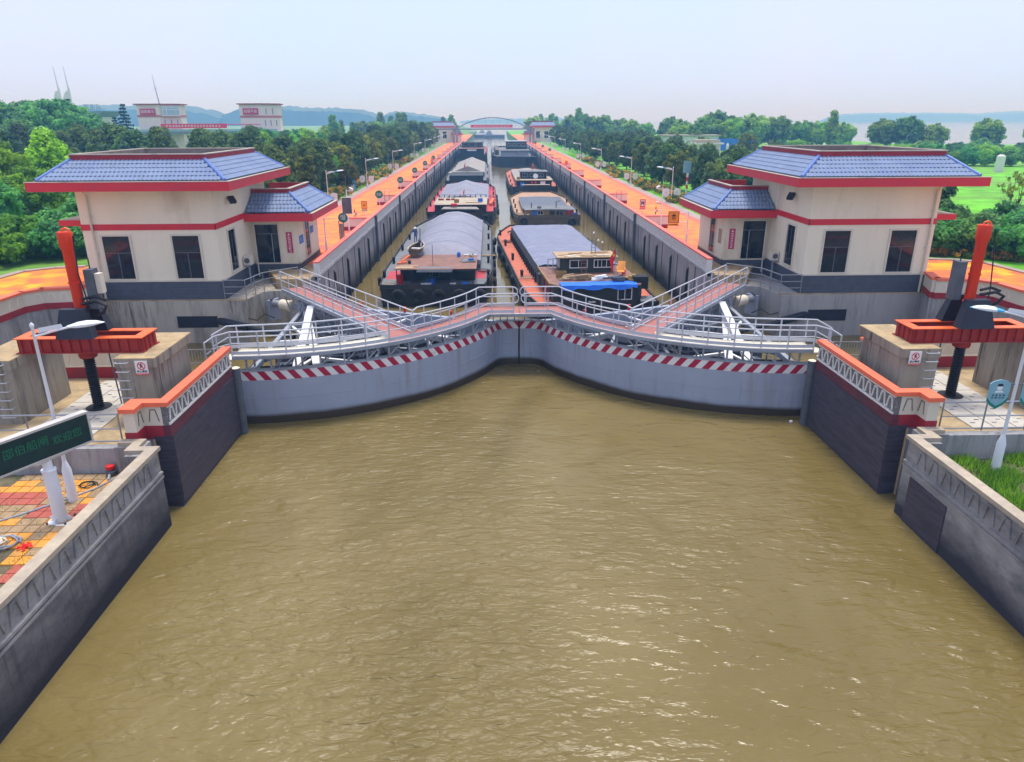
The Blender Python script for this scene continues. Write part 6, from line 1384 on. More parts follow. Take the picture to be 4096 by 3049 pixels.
flag((6.0,127,3.6), 1.3, 'red flag on the wheelhouse roof of the dish barge', 1.0)
tyres(G1, [(-3,-.2,.7,(0,1,0)),(-4.2,5,.7,(1,0,0)),(-4.2,12,.7,(1,0,0))], 'black tyre fender on the dish barge', .5); bollards(t, st, 1.3, (3,12,22), 3.7)
# -- H: far right, rounded dark stern
t = thing('cargo_barge', 'large dark barge with rounded stern, long rails and green deckhouse, farthest on the lake side', 'barge', (4.9,196,0), 'barges in the chamber', local=True)
st = hull(t, 70, 11.6, 2.2, hullm, deckgr, sw=.55, bow=.5, bul=.4)
B(-3.2,4.2,6,16,2.1,3.9).build('cabin', steelg, t); B(-3.5,4.6,5.4,16.5,3.9,4.05).build('cabin_roof', deckgr, t); B(-1.6,4.0,14,22,4.05,6.0).build('wheelhouse', cabing, t); B(-1.9,4.3,13.6,22.4,6.0,6.2).build('wheelhouse_roof', steelg, t)
for k in range(4): window(t, -1.2+1.3*k, -.3+1.3*k, 14, 4.9, 5.6, signw)
B(-5.6,-5.1,10,64,2.4,3.4).build('side_rail', deckgr, t); B(-4.7,-3.6,20,62,2.2,3.6).build('cargo_hold', hullb, t)
B(.5,6,.6,1.6,2.6,2.75).build('stern_platform', deckgr, t); bollards(t, st, 2.2, (6,25,50), 5.0)
# far vessels moored beyond the bridge
for k,(x,y,L_,c,lab) in enumerate([(-17,528,15,hullm,'distant blue-grey vessel at the left of the moored cluster beyond the arch bridge'),(-10,535,17,hullb,'distant vessel in the middle of the moored cluster beyond the bridge'),(-5,520,14,hullm,'distant low dark vessel at the right of the moored cluster')]):
    t = thing('moored_vessel', lab, 'vessel', (x,y,0), 'vessels moored far beyond the bridge', local=True, rotz=R(-80))
    hull(t, L_, 7, 1.5, steeld, deckgr); B(-2.4,2.4,1.5,5,1.5,3.6).build('cabin', steelg, t); B(-1.6,1.6,2.5,4.5,3.6,4.8).build('wheelhouse', signw if k == 0 else steelg, t); arch_tarp(t, -2.4,2.4,5.6,L_-2,2,2.9, tarp, ny=5)
o = MB().lathe([(.02,0),(.06,.03),(.06,.12),(.02,.15)], (0,0,0), 8, ax=(1,.4,.1)).build('floating_bottle', signw); o.location = (10.9,27.0,.03); tag(o, 'small white bottle floating in front of the lake-side gate leaf', 'litter')
# ---------------------------------------------------------------- loose gear on the barges
rn = random.Random(55)
def gear(root, items):
    Mx = Matrix.Translation(root.location) @ Matrix.Rotation(root.rotation_euler.z, 4, 'Z')
    for kind,x,y,z,m,lab in items:
        b = MB(); cat_ = kind
        if kind == 'rope coil':
            b.tube([( (.1+.012*k)*cos(k*.7)*1.6, (.1+.012*k)*sin(k*.7)*1.6, .02+.006*k) for k in range(26)], .025, 5)
        elif kind == 'crate':
            b.box(-.28,.28,-.2,.2,0,.06); [b.box(-.28,.28,yy-.015,yy+.015,zz,zz+.09) for yy in (-.2,.2) for zz in (.08,.2,.32)]; [b.box(xx-.015,xx+.015,-.2,.2,zz,zz+.09) for xx in (-.28,.28) for zz in (.08,.2,.32)]
        elif kind == 'jerrycan':
            b.box(-.12,.12,-.08,.08,0,.3); b.tube([(-.06,0,.3),(-.06,0,.36),(.06,0,.36),(.06,0,.3)], .02, 5)
        elif kind == 'plank stack':
            for k in range(5): b.bar((-.9+rn.uniform(-.1,.1),-.2+.1*k,.03+.03*(k % 2)),(.9+rn.uniform(-.1,.1),-.2+.1*k+rn.uniform(-.05,.05),.03+.03*(k % 2)),.1,.03)
        o = b.build(kind.replace(' ','_'), m); o.location = Mx @ Vector((x,y,z)); o.rotation_euler = (0,0,root.rotation_euler.z+rn.uniform(-.3,.3)); tag(o, lab, cat_)
gear(A1, [('rope coil',-2.9,1.0,1.25,wingcap,'pale rope coil on the red stern deck of the nearest arched-tarp barge'),('jerrycan',1.6,4.6,2.5,bluem,'small blue jerrycan near the back of the brown cabin roof'),('rope coil',3.4,5.2,1.24,rubber,'dark rope coil on the grey side deck of the arched-tarp barge'),('plank stack',3.35,12,1.24,wood,'few planks lying along the grey side deck'),('rope coil',.2,31.2,1.4,wingcap,'rope coil on the bow deck of the arched-tarp barge'),('crate',-.2,.9,1.26,bluem,'blue slatted crate under the cabin roof edge')])
gear(B1, [('rope coil',-3.4,8.5,1.17,wingcap,'pale rope coil on the orange side deck, nearest the wheelhouse'),('rope coil',-3.4,24.5,1.17,rubber,'dark rope coil on the orange side deck near the bow'),('crate',-1.9,2.9,2.38,cabinbr,'brown slatted crate at the left edge of the rusty roof deck'),('jerrycan',2.3,3.6,2.38,flagm,'red jerrycan beside the deck chair'),('plank stack',0,30,1.3,wood,'planks across the bow of the orange-decked barge')])
gear(C1, [('crate',2.4,4,2.27,bluem,'blue crate on the pale cabin roof'),('crate',-.5,3.2,2.27,cabinbr,'brown crate at the middle of the pale cabin roof'),('plank stack',1.6,3.0,2.27,wood,'plank stack at the front of the pale cabin roof'),('rope coil',3.6,20,1.34,wingcap,'rope coil on the red side deck')])
gear(F1, [('rope coil',-3.4,3,.93,wingcap,'rope coil on the tan side deck of the low brown barge'),('crate',3.2,.8,.93,bluem,'blue crate by the dark red oil drum'),('jerrycan',-2.5,.5,.93,signw,'white jerrycan at the stern of the low brown barge')])
gear(G1, [('crate',-2.6,3.4,2.42,cabinbr,'brown crate on the cabin roof of the dish barge')])
# ---------------------------------------------------------------- people
def person(label, loc, h, rotz, shirt, trou, arm=0., hat=None, group=None, reach=0.):
    k = h/1.72
    V = [(0,0,.95),(0,0,1.15),(0,0,1.38),(0,0,1.48),(0,.01,1.6),(0,.01,1.7),
         (-.17,0,1.4),(-.24,-.02+arm*.1,1.14),(-.22,-.1-arm*.2,.92+arm*.1),(.17,0,1.4),(.24,-.05-reach*.15,1.16+reach*.05),(.2,-.18-reach*.2,1.0+reach*.25),
         (-.1,0,.9),(-.11,-.02,.5),(-.12,.02,.08),(-.12,-.13,.04),(.1,0,.9),(.12,.04,.5),(.13,.06,.08),(.14,-.09,.04)]
    E_ = [(0,1),(1,2),(2,3),(3,4),(4,5),(2,6),(6,7),(7,8),(2,9),(9,10),(10,11),(0,12),(12,13),(13,14),(14,15),(0,16),(16,17),(17,18),(18,19)]
    Rr = [.14,.13,.15,.055,.1,.09,.075,.05,.04,.075,.05,.04,.1,.07,.05,.04,.1,.07,.05,.04]
    me = bpy.data.meshes.new('person'); me.from_pydata([(x*k,y*k,z*k) for x,y,z in V], E_, []); o = bpy.data.objects.new('tmp', me); COL.objects.link(o)
    md = o.modifiers.new('s', 'SKIN'); sv = me.skin_vertices[0].data
    for i,r_ in enumerate(Rr): sv[i].radius = (r_*k,r_*k*.85)
    sv[0].use_root = True; o.modifiers.new('d', 'SUBSURF').levels = 1
    bpy.context.view_layer.update(); m2 = bpy.data.meshes.new_from_object(o.evaluated_get(bpy.context.evaluated_depsgraph_get())); bpy.data.objects.remove(o)
    m2.name = 'person'; m2.materials.clear()
    for m in (skin, shirt, trou, hair): m2.materials.append(m)
    for p in m2.polygons:
        c = p.center/k; p.use_smooth = True
        p.material_index = 3 if (c.z > 1.66 or (c.z > 1.56 and c.y > .05)) else 0 if c.z > 1.45 or (abs(c.x) > .15 and c.z < 1.03 and c.z > .75) else 1 if c.z > .95 else 2 if c.z > .09 else 3
    o = bpy.data.objects.new('person', m2); COL.objects.link(o); o.location = loc; o.rotation_euler = (0,0,rotz); tag(o, label, 'person', group)
    if hat:
        b = MB(); b.lathe([(.22*k,1.66*k),(.2*k,1.68*k),(.11*k,1.7*k),(.1*k,1.8*k),(.04*k,1.82*k)], (0,.01*k,0), 12); b.build('hat', hat, None).parent = o
    return o
person('person in blue work clothes and pale hat beside the arched tarp', (-8.2,66.0,1.25), 1.42, R(200), clothb, clothb, hat=signw, reach=1)
person('person in white shirt and black trousers on the red side deck', (-1.32,119,1.32), 1.45, R(30), clothw, clothk, arm=.5)
for k,(x,y,c,lab) in enumerate([(13.6,258,flagm,'person in bright red on the far lake-side promenade'),(14.6,262,clothb,'person in blue on the far lake-side promenade'),(13.2,266,clothw,'person in white at the far end of the lake-side promenade')]): person(lab, (x,y,3.0), 1.5, R(40*k), c, clothk, group='people on the far promenade')

# ---------------------------------------------------------------- arch bridge and far lock head
t = thing('arch_bridge', 'grey footbridge with a shallow steel arch and pink banner across the far lock end', 'bridge', (0,300,3))
B(-26,16.5,299.2,301.2,8.1,8.55).build('deck', bridgem, t)
for yy in (299.3,301.1):
    pts = [(-14.6+29.2*i/20,yy,8.4+4.15*(1-(i/10-1)**2)) for i in range(21)]; b = MB(); b.tube(pts, .22, 6); b.build('arch_rib', bridgem, t)
for i in range(1,10):
    x = -14.6+29.2*i/10; z = 8.4+4.15*(1-(i/5-1)**2); b = MB(); b.bar((x,299.3,8.5),(x,299.3,z),.07,.07); b.build('hanger', bridgem, t)
for zz in (9.0,9.5):
    b = MB(); b.tube([(-26,299.2,zz),(16.5,299.2,zz)], .03, 4); b.build('rail', bridgem, t)
for x in (-15.5,-14.2,14.7,16.0):
    B(x-.4,x+.4,299.4,301,2.9,8.1).build('pillar', concg, t)
bn = B(-8.6,7.8,299.0,299.08,8.85,9.95).build('banner', bannerm, t); strokes((-.4,298.98,9.4), (0,-1,0), 14.2, .62, 1, 24, signw, bn)
for s in (-1,1):
    x = s*21
    t = thing('far_control_house', 'distant hip-roofed house with red eaves at the far lock head '+BANK[s], 'building', (x,316,3), 'far lock houses')
    B(x-4.2,x+4.2,314,324,3,8.8).build('wall', palepink, t); B(x-5.3,x+5.3,313,325,8.8,9.5).build('red_fascia', redm, t)
    b = MB(); b.add([(x-5.2,313.1,9.5),(x+5.2,313.1,9.5),(x+5.2,324.9,9.5),(x-5.2,324.9,9.5),(x-3.9,315,10.8),(x+3.9,315,10.8),(x+3.9,323,10.8),(x-3.9,323,10.8)], [(0,1,5,4),(1,2,6,5),(2,3,7,6),(3,0,4,7)]); b.build('tiled_roof', tilem, t)
    B(x-3.9,x+3.9,315,323,10.7,11.2).build('roof_parapet', dredm, t)
    for k in range(2): window(t, x-3+3.4*k, x-1.4+3.4*k, 314, 4.6, 7.2)
    x2 = s*14.8; B(x2-1.8,x2+1.8,312,318,3,6).build('annex_wall', palepink, t); B(x2-2.4,x2+2.4,311.2,319,6,6.5).build('red_fascia', redm, t); B(x2-1.7,x2+1.7,312,318,6.5,7.4).build('annex_roof', tilem, t)
    tt = thing('far_gate_railing', 'pale railing on top of the far lock gate '+BANK[s], 'railing', (s*6,306,3), 'far gate railings')
    for zz in (2.9,3.4,3.9):
        b = MB(); b.tube([(s*.6,309,zz),(s*5,306,zz),(s*11.4,303,zz)], .05, 4); b.build('rail', railm, tt)
    for k in range(9):
        f = k/8; xx = s*(.6+10.8*f); b = MB(); b.bar((xx,309-6*f,2.6),(xx,309-6*f,3.9),.06,.06); b.build('post', railm, tt)
# ---------------------------------------------------------------- the second lock line, far left: two towers and a covered bridge with a banner
def tower(x0, x1, y, z0, z1, lab, txt, bay):
    t = thing('control_tower', lab, 'tower', ((x0+x1)/2,y,3.0), 'control towers of the other lock line'); d = (x1-x0)*.62
    xm = x0+(x1-x0)*.58
    b = MB(); b.prism([(x0,y),(xm,y-.4),(x1,y+2.5),(x1-.8,y+8),(x0,y+8)], 3, z1); b.build('wall', palepink, t)
    b = MB(); b.prism([(x0-.5,y-.5),(xm,y-1),(x1+.5,y+2.2),(x1-.3,y+8.5),(x0-.5,y+8.5)], z1, z1+.25); b.build('roof_slab', dredm, t)
    b = MB(); b.prism([(x0-.05,y-.05),(xm,y-.46),(x1+.06,y+2.46),(x1-.7,y+8),(x0-.05,y+8)], z0+2.75, z0+3.3); b.build('pink_band', mat('band_pink', (.55,.2,.2)), t)
    o = B(x0+1.0,x0+4.9,y-.62,y-.5,z1-2.45,z1-.95).build('sign_panel', plaque, t); lettering(txt, .88, (x0+2.95,y-.63,z1-1.7), (0,-1,0), signw, o)
    dx, dy = x1-xm, 2.9; n_ = Vector((dy,-dx,0)).normalized()
    def onf(f, z, o_=0): return (xm+dx*f+n_.x*o_, y-.4+dy*f+n_.y*o_, z)
    if bay:
        b = MB(); q = [onf(.12,0,-.1),onf(.12,0,1.1),onf(.9,0,1.1),onf(.9,0,-.1)]; b.prism([(a,c) for a,c,_ in q], z1-2.5, z1-.5); b.build('glazed_bay', lampb if False else glassb, t)
        for zz in (z1-2.6,z1-.6,z1-1.2):
            b = MB(); b.bar(onf(.1,zz,1.12),onf(.92,zz,1.12),.12,.12); b.build('bay_frame', signw, t)
        for f in (.12,.3,.9):
            b = MB(); b.bar(onf(f,z1-2.5,1.12),onf(f,z1-.5,1.12),.12,.12); b.build('bay_frame', signw, t)
        b = MB(); q = [onf(.05,0,-.1),onf(.05,0,1.3),onf(.95,0,1.3),onf(.95,0,-.1)]; b.prism([(a,c) for a,c,_ in q], z1-2.8, z1-2.6); b.build('bay_floor', palepink, t)
    else:
        for f in (.3,.65):
            b = MB(); b.bar(onf(f,z1-2.4,.02),onf(f,z1-.9,.02),.3,.1); b.build('window', steelg, t)
    for f in (.2,.5,.8):
        b = MB(); b.bar(onf(f,z0+.8,.02),onf(f,z0+2.2,.02),.3,.1); b.build('window', steelg, t)
    B(x0-.6,x1+.6,y-1.2,y+8.6,z0-1.2,z0-.5).build('base_slab', concg, t)
    return t
glassb = mat('pale_glass', (.35, .5, .55), .15, spec=.6)
tower(-92.0,-81.9,200,9.9,15.7,'cream tower with a red slogan panel, glazed corner bay and a tall roof aerial','团结奋斗',True)
tower(-65.8,-56.4,200,9.7,15.7,'cream tower with a red slogan panel and two narrow upper windows','自强不息',False)
t = thing('roof_aerial', 'thin tall aerial mast on the tower with the glazed bay', 'aerial', (-87.4,203,15.9)); b = MB(); b.tube([(-87.2,203,15.95),(-87.6,203,19.5),(-87.9,203,23)], [.14,.09,.04], 6); b.build('mast', steelg, t); b = MB(); b.bar((-88.1,203,19.6),(-87.1,203,19.6),.1,.1); b.build('cross_arm', steelg, t)
t = thing('elevated_footbridge', 'long grey elevated footbridge with a pink banner between the two towers', 'bridge', (-73,199,8))
B(-104,-56,197.5,199,8.6,9.2).build('deck', bridgem, t); B(-104,-56,197.4,197.5,9.2,9.75).build('parapet_glazing', glassb, t); b = MB(); b.tube([(-85,197.3,10.9),(-60,197.3,10.9)], .1, 5); b.build('top_rail', plaque, t)
for x in (-103,-86,-66): B(x-.5,x+.5,197.8,198.8,2.9,8.6).build('pillar', concg, t)
o = B(-85.2,-68.5,197.0,197.08,10.0,11.1).build('banner', bannerm, t); strokes((-77,196.98,10.55), (0,-1,0), 14, .7, 1, 18, signw, o)
t = thing('metal_stair', 'steep grey metal stair at the foot of the plain tower', 'stair', (-66,196,3)); b = MB(); b.bar((-66.2,196,3.5),(-64.6,196,9.0),.3,.15); b.build('stringer', bridgem, t); b = MB(); b.bar((-66.2,196,4.5),(-64.6,196,10.0),.08,.08); b.build('handrail', bridgem, t)
# sail monument and hall with roof letters
t = thing('sail_monument', 'white twin sail monument with two needle masts rising behind the dome of trees', 'monument', (-154,280,3))
for k,(xa,xb,zt_) in enumerate(((-157.6,-155.2,21.9),(-154.8,-151.3,22.0))):
    g0 = []; g1 = []
    for i in range(13):
        a = pi/2*i/12; g0.append((xa+(xb-xa)*(1-cos(a)),280,8+(zt_-8)*sin(a))); g1.append((xb+.02,280,8+(zt_-8)*sin(a)))
    b = MB(); b.sheet([g0,g1]); b.sheet([[(x_,y_+1.2,z_) for x_,y_,z_ in g0],[(x_,y_+1.2,z_) for x_,y_,z_ in g1]]); b.sheet([g0,[(x_,y_+1.2,z_) for x_,y_,z_ in g0]]); b.sheet([g1,[(x_,y_+1.2,z_) for x_,y_,z_ in g1]]); b.build('sail', whitewall, t)
    xm = -154.2 if k == 0 else -150.7
    b = MB(); b.tube([(xm,280,3),(xm-.1,280,22),(xm-.25,280,24),(xm-.5,280,30)], [.5,.42,.2,.08], 8); b.build('needle_mast', whitewall, t)
t = thing('canal_hall', 'low white hall with dark upswept roof and standing roof letters seen from behind', 'building', (-128,240,3))
B(-138,-123.5,240.5,252,3,13).build('wall', whitewall, t); b = MB(); b.add([(-140,239.5,12.9),(-123.6,239.5,12.9),(-120,239,14.7),(-140,239,14.7),(-140,254,12.9),(-123.6,254,12.9),(-120,254,14.7),(-140,254,14.7)], [(0,1,2,3),(7,6,5,4),(1,5,6,2),(3,2,6,7),(0,4,5,1)]); b.build('roof', tilem, t)
for i,ch in enumerate('沿运河'): lettering(ch, 1.7, (-121.2-1.75*i,239.2,15.8), (0,1,0), steeld, t, name='roof_letter')
for i in range(8): B(-126+.7*i,-125.93+.7*i,239.2,239.27,14.6,15.2).build('letter_support', steeld, t)
# right bank field: gatehouse, blue fence, white posts, white marker
t = thing('white_gatehouse', 'small white flat-roofed gatehouse in the lakeside field', 'building', (50,178,3)); B(47,53,176,181,3,6.2).build('wall', whitewall, t); B(46.4,53.6,175.4,181.6,6.2,6.5).build('eave', whitewall, t); B(47.2,52.8,176,181,6.5,7.2).build('roof_parapet', wingcap, t); window(t, 50.6, 51.4, 176, 4.4, 5.2)
t = thing('blue_hoarding', 'bright blue metal hoarding in front of the lakeside trees', 'fence', (66,210,3))
for k in range(7): B(60+2*k,61.96+2*k,210,210.15,3.4,6.6).build('panel', bluem, t)
t = thing('long_shed', 'low grey shed roof behind the blue hoarding', 'building', (56,222,3)); B(50,66,221,228,3,7.0).build('wall', whitewall, t); B(49.5,66.5,220.5,228.5,7.0,7.4).build('roof', wingcap, t)
pp0 = None; gl = 'white pointed fence posts across the field'
for i in range(16):
    x = 30+3.2*i if i < 3 else 52+2.5*i; y = 200-.2*i
    if pp0 is None:
        pp0 = MB().add([(-.3,-.3,0),(.3,-.3,0),(.3,.3,0),(-.3,.3,0),(-.3,-.3,2.2),(.3,-.3,2.2),(.3,.3,2.2),(-.3,.3,2.2),(0,0,2.9)], [(0,3,2,1),(0,1,5,4),(1,2,6,5),(2,3,7,6),(3,0,4,7),(4,5,8),(5,6,8),(6,7,8),(7,4,8)]).build('white_post', whitewall); o = pp0
    else: o = pp0.copy(); COL.objects.link(o)
    o.location = (x,y,3.0); tag(o, 'white pointed post in the lakeside field fence line, %s from the promenade' % ordw(i+1), 'fence post', gl)
t = thing('white_marker_column', 'lone tall white column with a small cap standing in the bright green meadow', 'marker column', (86.8,126.9,3)); B(86.3,87.3,126.4,127.4,3,5.6).build('shaft', whitewall, t); b = MB(); b.add([(86.3,126.4,5.6),(87.3,126.4,5.6),(87.3,127.4,5.6),(86.3,127.4,5.6),(86.6,126.7,5.9),(87,126.7,5.9),(87,127.1,5.9),(86.6,127.1,5.9)], [(0,1,5,4),(1,2,6,5),(2,3,7,6),(3,0,4,7),(4,5,6,7)]); b.build('cap', whitewall, t)
struct(MB().prism([(52,168),(75,165),(90,178),(70,196),(54,190)], 2.9, 3.02).build('bare_soil', soil))
t = thing('white_balustrade', 'short white balustrade half hidden by bright bushes behind the house', 'balustrade', (-52,92,3)); 
for k in range(6): B(-55+1.4*k,-54.85+1.4*k,92,92.15,3,6.0).build('post', whitewall, t)
for zz in (4.2,5.1,5.9): B(-55,-47.8,92.02,92.13,zz,zz+.16).build('rail', whitewall, t)
# rubble behind the right house
b = MB(); rn = random.Random(21)
for k in range(120):
    x, y, s_ = rn.uniform(80,120), rn.uniform(150,168), rn.uniform(.2,.9); b.bar((x-s_,y,3.1),(x+s_,y+rn.uniform(-.5,.5),3.1+rn.uniform(0,.7)),s_*.8,s_*.5)
o = b.build('rubble', wingcap, kind='stuff'); o['label'] = 'grey rubble strewn at the edge of the lakeside meadow'; o['category'] = 'rubble'

# ---------------------------------------------------------------- trees and plants
def leafcloud(name, m, clumps, per, lsz, seed, flat=.0, droop=0.):
    """leaf-sized quads in clumps; clumps = list of (centre, radius)"""
    rn = random.Random(seed); v = []; f = []; var = []
    for (c, r_) in clumps:
        cv = rn.random()
        for i in range(per):
            d = Vector((rn.gauss(0,1),rn.gauss(0,1),rn.gauss(0,1)))
            if d.length < 1e-3: continue
            d.normalize(); q = r_*(rn.random()**.45); p = Vector(c)+Vector((d.x*q,d.y*q,d.z*q*.8))
            n_ = (d+Vector((rn.uniform(-.7,.7),rn.uniform(-.7,.7),rn.uniform(-.2,.9)))).normalized(); a = n_.orthogonal().normalized(); a.rotate(Matrix.Rotation(rn.uniform(0,6.28),3,n_)); b_ = n_.cross(a); s_ = lsz*rn.uniform(.6,1.3)
            o = len(v); v += [p-a*s_*.5, p+b_*s_*.32-n_*s_*.08, p+a*s_*.6-Vector((0,0,droop*s_)), p-b_*s_*.32-n_*s_*.08]; f.append((o,o+1,o+2,o+3)); var.append(min(1,max(0,.6*cv+.4*rn.random())))
    me = bpy.data.meshes.new(name); me.from_pydata(v, [], f); me.materials.append(m)
    at = me.attributes.new('leafvar', 'FLOAT', 'FACE'); at.data.foreach_set('value', var); me.update(); return me
def trunkmesh(h, r_, limbs, seed, spread):
    rn = random.Random(seed); b = MB(); b.tube([(0,0,-.1),(.05*h*.3,0,h*.35),(0,.03*h,h*.7),(0,0,h*.92)], [r_,r_*.8,r_*.5,r_*.15], 7)
    for k in range(limbs):
        a = rn.uniform(0,6.28); z = h*rn.uniform(.25,.6); e = spread*rn.uniform(.5,.85); b.tube([(0,0,z),(cos(a)*e*.5,sin(a)*e*.5,z+h*.14),(cos(a)*e,sin(a)*e,z+h*.3)], [r_*.5,r_*.32,r_*.1], 5)
    return b.mesh('trunk', trunkm)
def crownclumps(n_, R_, h0, h1, seed, rad, shape=1.):
    rn = random.Random(seed); out = []
    for i in range(n_):
        while True:
            x,y,z = rn.uniform(-1,1),rn.uniform(-1,1),rn.uniform(-1,1); q = x*x+y*y+z*z
            if .18 < q < 1: break
        zz = (z+1)/2; taper = 1 if shape == 1 else (1.15-zz*.95)
        out.append(((x*R_*taper,y*R_*taper,h0+(h1-h0)*zz), rad*rn.uniform(.6,1.25)))
    return out
PROTO = {}
def proto(kind, crown, trunk): PROTO[kind] = (crown, trunk)
proto('magnolia1', leafcloud('crown', lf_dark, crownclumps(110,2.3,.7,6.2,1,.62,2), 80, .34, 11), trunkmesh(6,.14,6,1,1.8))
proto('magnolia2', leafcloud('crown', lf_dark, crownclumps(120,2.5,.6,6.0,2,.66,1), 78, .34, 12), trunkmesh(6,.15,6,2,1.9))
proto('olive1', leafcloud('crown', lf_yel, crownclumps(105,2.2,.6,5.6,3,.6,1), 80, .32, 13), trunkmesh(5.4,.13,6,3,1.7))
proto('bright1', leafcloud('crown', lf_bright, crownclumps(150,3.2,1.6,8,4,.75,2), 85, .36, 14), trunkmesh(7.4,.2,7,4,2.4))
proto('bright2', leafcloud('crown', lf_bright, crownclumps(140,3.4,1.2,7,5,.8,1), 85, .36, 15), trunkmesh(6.8,.2,7,5,2.5))
proto('mid1', leafcloud('crown', lf_mid, crownclumps(150,3.6,1.5,9,6,.85,1), 80, .45, 16), trunkmesh(8.5,.25,8,6,2.8))
proto('mid2', leafcloud('crown', lf_mid, crownclumps(120,2.4,1.0,10,7,.75,2), 80, .42, 17), trunkmesh(9.5,.2,8,7,1.8))
proto('dome', leafcloud('crown', lf_mid, crownclumps(420,8.5,2,14,8,1.35,1), 60, .75, 18), trunkmesh(13,.5,10,8,6))
con = []
rn = random.Random(31)
for k in range(17):
    z = 1.2+k*.55; R_ = 2.5*(1-k/17.5)+.1
    for j in range(max(3,int(9-k*.4))):
        a = 2*pi*j/max(3,int(9-k*.4))+k*.7
        for q in (.35,.7,1.0): con.append(((cos(a)*R_*q,sin(a)*R_*q,z-.25*q*R_*.4), .22+.1*(1-q)))
proto('conifer', leafcloud('crown', lf_con, con, 16, .3, 19, droop=.3), trunkmesh(10.4,.16,0,9,1))
proto('bush', leafcloud('foliage', lf_mid, crownclumps(70,1.5,.2,2.2,10,.5,1), 90, .24, 20), trunkmesh(1.4,.05,4,10,.8))
proto('brightbush', leafcloud('foliage', lf_bright, crownclumps(70,1.6,.15,2.0,11,.5,1), 90, .24, 21), trunkmesh(1.3,.05,4,11,.8))
proto('flowerbush', leafcloud('foliage', lf_flow, crownclumps(45,1.6,.1,.75,12,.35,1), 60, .18, 22), trunkmesh(.5,.03,4,12,.8))
proto('farround', leafcloud('crown', lf_far, crownclumps(110,3.8,1.2,8.5,13,1.1,1), 45, .8, 23), trunkmesh(8,.25,5,13,2.6))
proto('fartall', leafcloud('crown', lf_far, crownclumps(90,2.2,1.2,10.5,14,.95,2), 45, .75, 24), trunkmesh(10,.22,5,14,1.6))
proto('sapling', leafcloud('crown', lf_yel, crownclumps(26,1.2,2.6,4.8,15,.25,1), 12, .2, 25), trunkmesh(4.6,.06,7,15,1.3))
rt_ = random.Random(77)
def tree(kind, x, y, sc, lab, group=None, z=3.0, cat='tree', name='tree', sz=None):
    cr, tr = PROTO[kind]; o = bpy.data.objects.new(name, None); COL.objects.link(o); o.empty_display_size = .2
    o.location = (x,y,z); o.rotation_euler = (0,0,rt_.uniform(0,6.28)); k = sc*rt_.uniform(.93,1.07); o.scale = (k*rt_.uniform(.93,1.07),k*rt_.uniform(.93,1.07),k*(sz or 1))
    tag(o, lab, cat, group)
    c = bpy.data.objects.new(cr.name.split('.')[0], cr); COL.objects.link(c); c.parent = o
    c = bpy.data.objects.new('trunk' if cat == 'tree' else 'stem', tr); COL.objects.link(c); c.parent = o
    return o
G1, G2 = 'evergreens in the row along the sign-board promenade', 'evergreens in the row along the lake-side promenade'
L1, L2 = 'dark glossy evergreen, %s from the house in the %s row, sign-board promenade', 'dark glossy evergreen, %s from the control house in the %s row, lake-side promenade'
for i in range(26):
    y = 74+8.2*i
    tree(['magnolia1','olive1','magnolia2'][i % 3], -22.8+rt_.uniform(-.6,.6)-.0*i, y+rt_.uniform(-1,1), 1.0+.012*i, L1 % (ordw(i+1),'front'), G1, name='evergreen_tree')
    if i > 1: tree(['magnolia2','magnolia1','olive1'][i % 3], -28.5+rt_.uniform(-1,1), y+4+rt_.uniform(-1,1), 1.02+.012*i, L1 % (ordw(i-1),'back'), G1, name='evergreen_tree')
for i in range(25):
    y = 80+8.4*i
    tree(['magnolia2','magnolia1','olive1'][i % 3], 23.6+rt_.uniform(-.6,.6), y+rt_.uniform(-1,1), .86+.008*i, L2 % (ordw(i+1),'front'), G2, name='evergreen_tree')
    tree(['magnolia1','magnolia2','magnolia1'][i % 3], 28.6+rt_.uniform(-1,1), y+4+rt_.uniform(-1,1), .85+.008*i, L2 % (ordw(i+1),'back'), G2, name='evergreen_tree')
G3 = 'dark trees with pale blossom in front of the towers'; L3 = 'dark evergreen with pale blossom flecks before the towers, %s from the outer end'
for i in range(22):
    tree(['magnolia1','magnolia2'][i % 2], -88+2.55*i+rt_.uniform(-1,1), 118+rt_.uniform(-8,12)-.35*i, 1.27, L3 % ordw(i+1), G3, name='evergreen_tree')
for i in range(10):
    tree('olive1' if i % 2 else 'bright2', -44+2.6*i, 92+rt_.uniform(-4,8), .72, 'yellow-green bushy tree behind the sign-board house roof, %s along toward the promenade' % ordw(i+1), 'yellow-green trees behind the tiled roof', name='young_tree')
# dome of big trees far left
for k,(x,y,s_) in enumerate([(-97,150,.9),(-91,152,.93),(-85.5,151,.86),(-103,151,.9),(-94,141,.66),(-87,141,.62),(-109,152,.88),(-82,149,.6)]): tree('dome', x, y, s_, 'large rounded bluish-green tree before the sail monument, %s of the mass' % ['tallest left','tallest centre','right shoulder','left centre','low front left','low front right','far left','lowest right'][k], 'big rounded trees before the monument', name='broadleaf_tree')
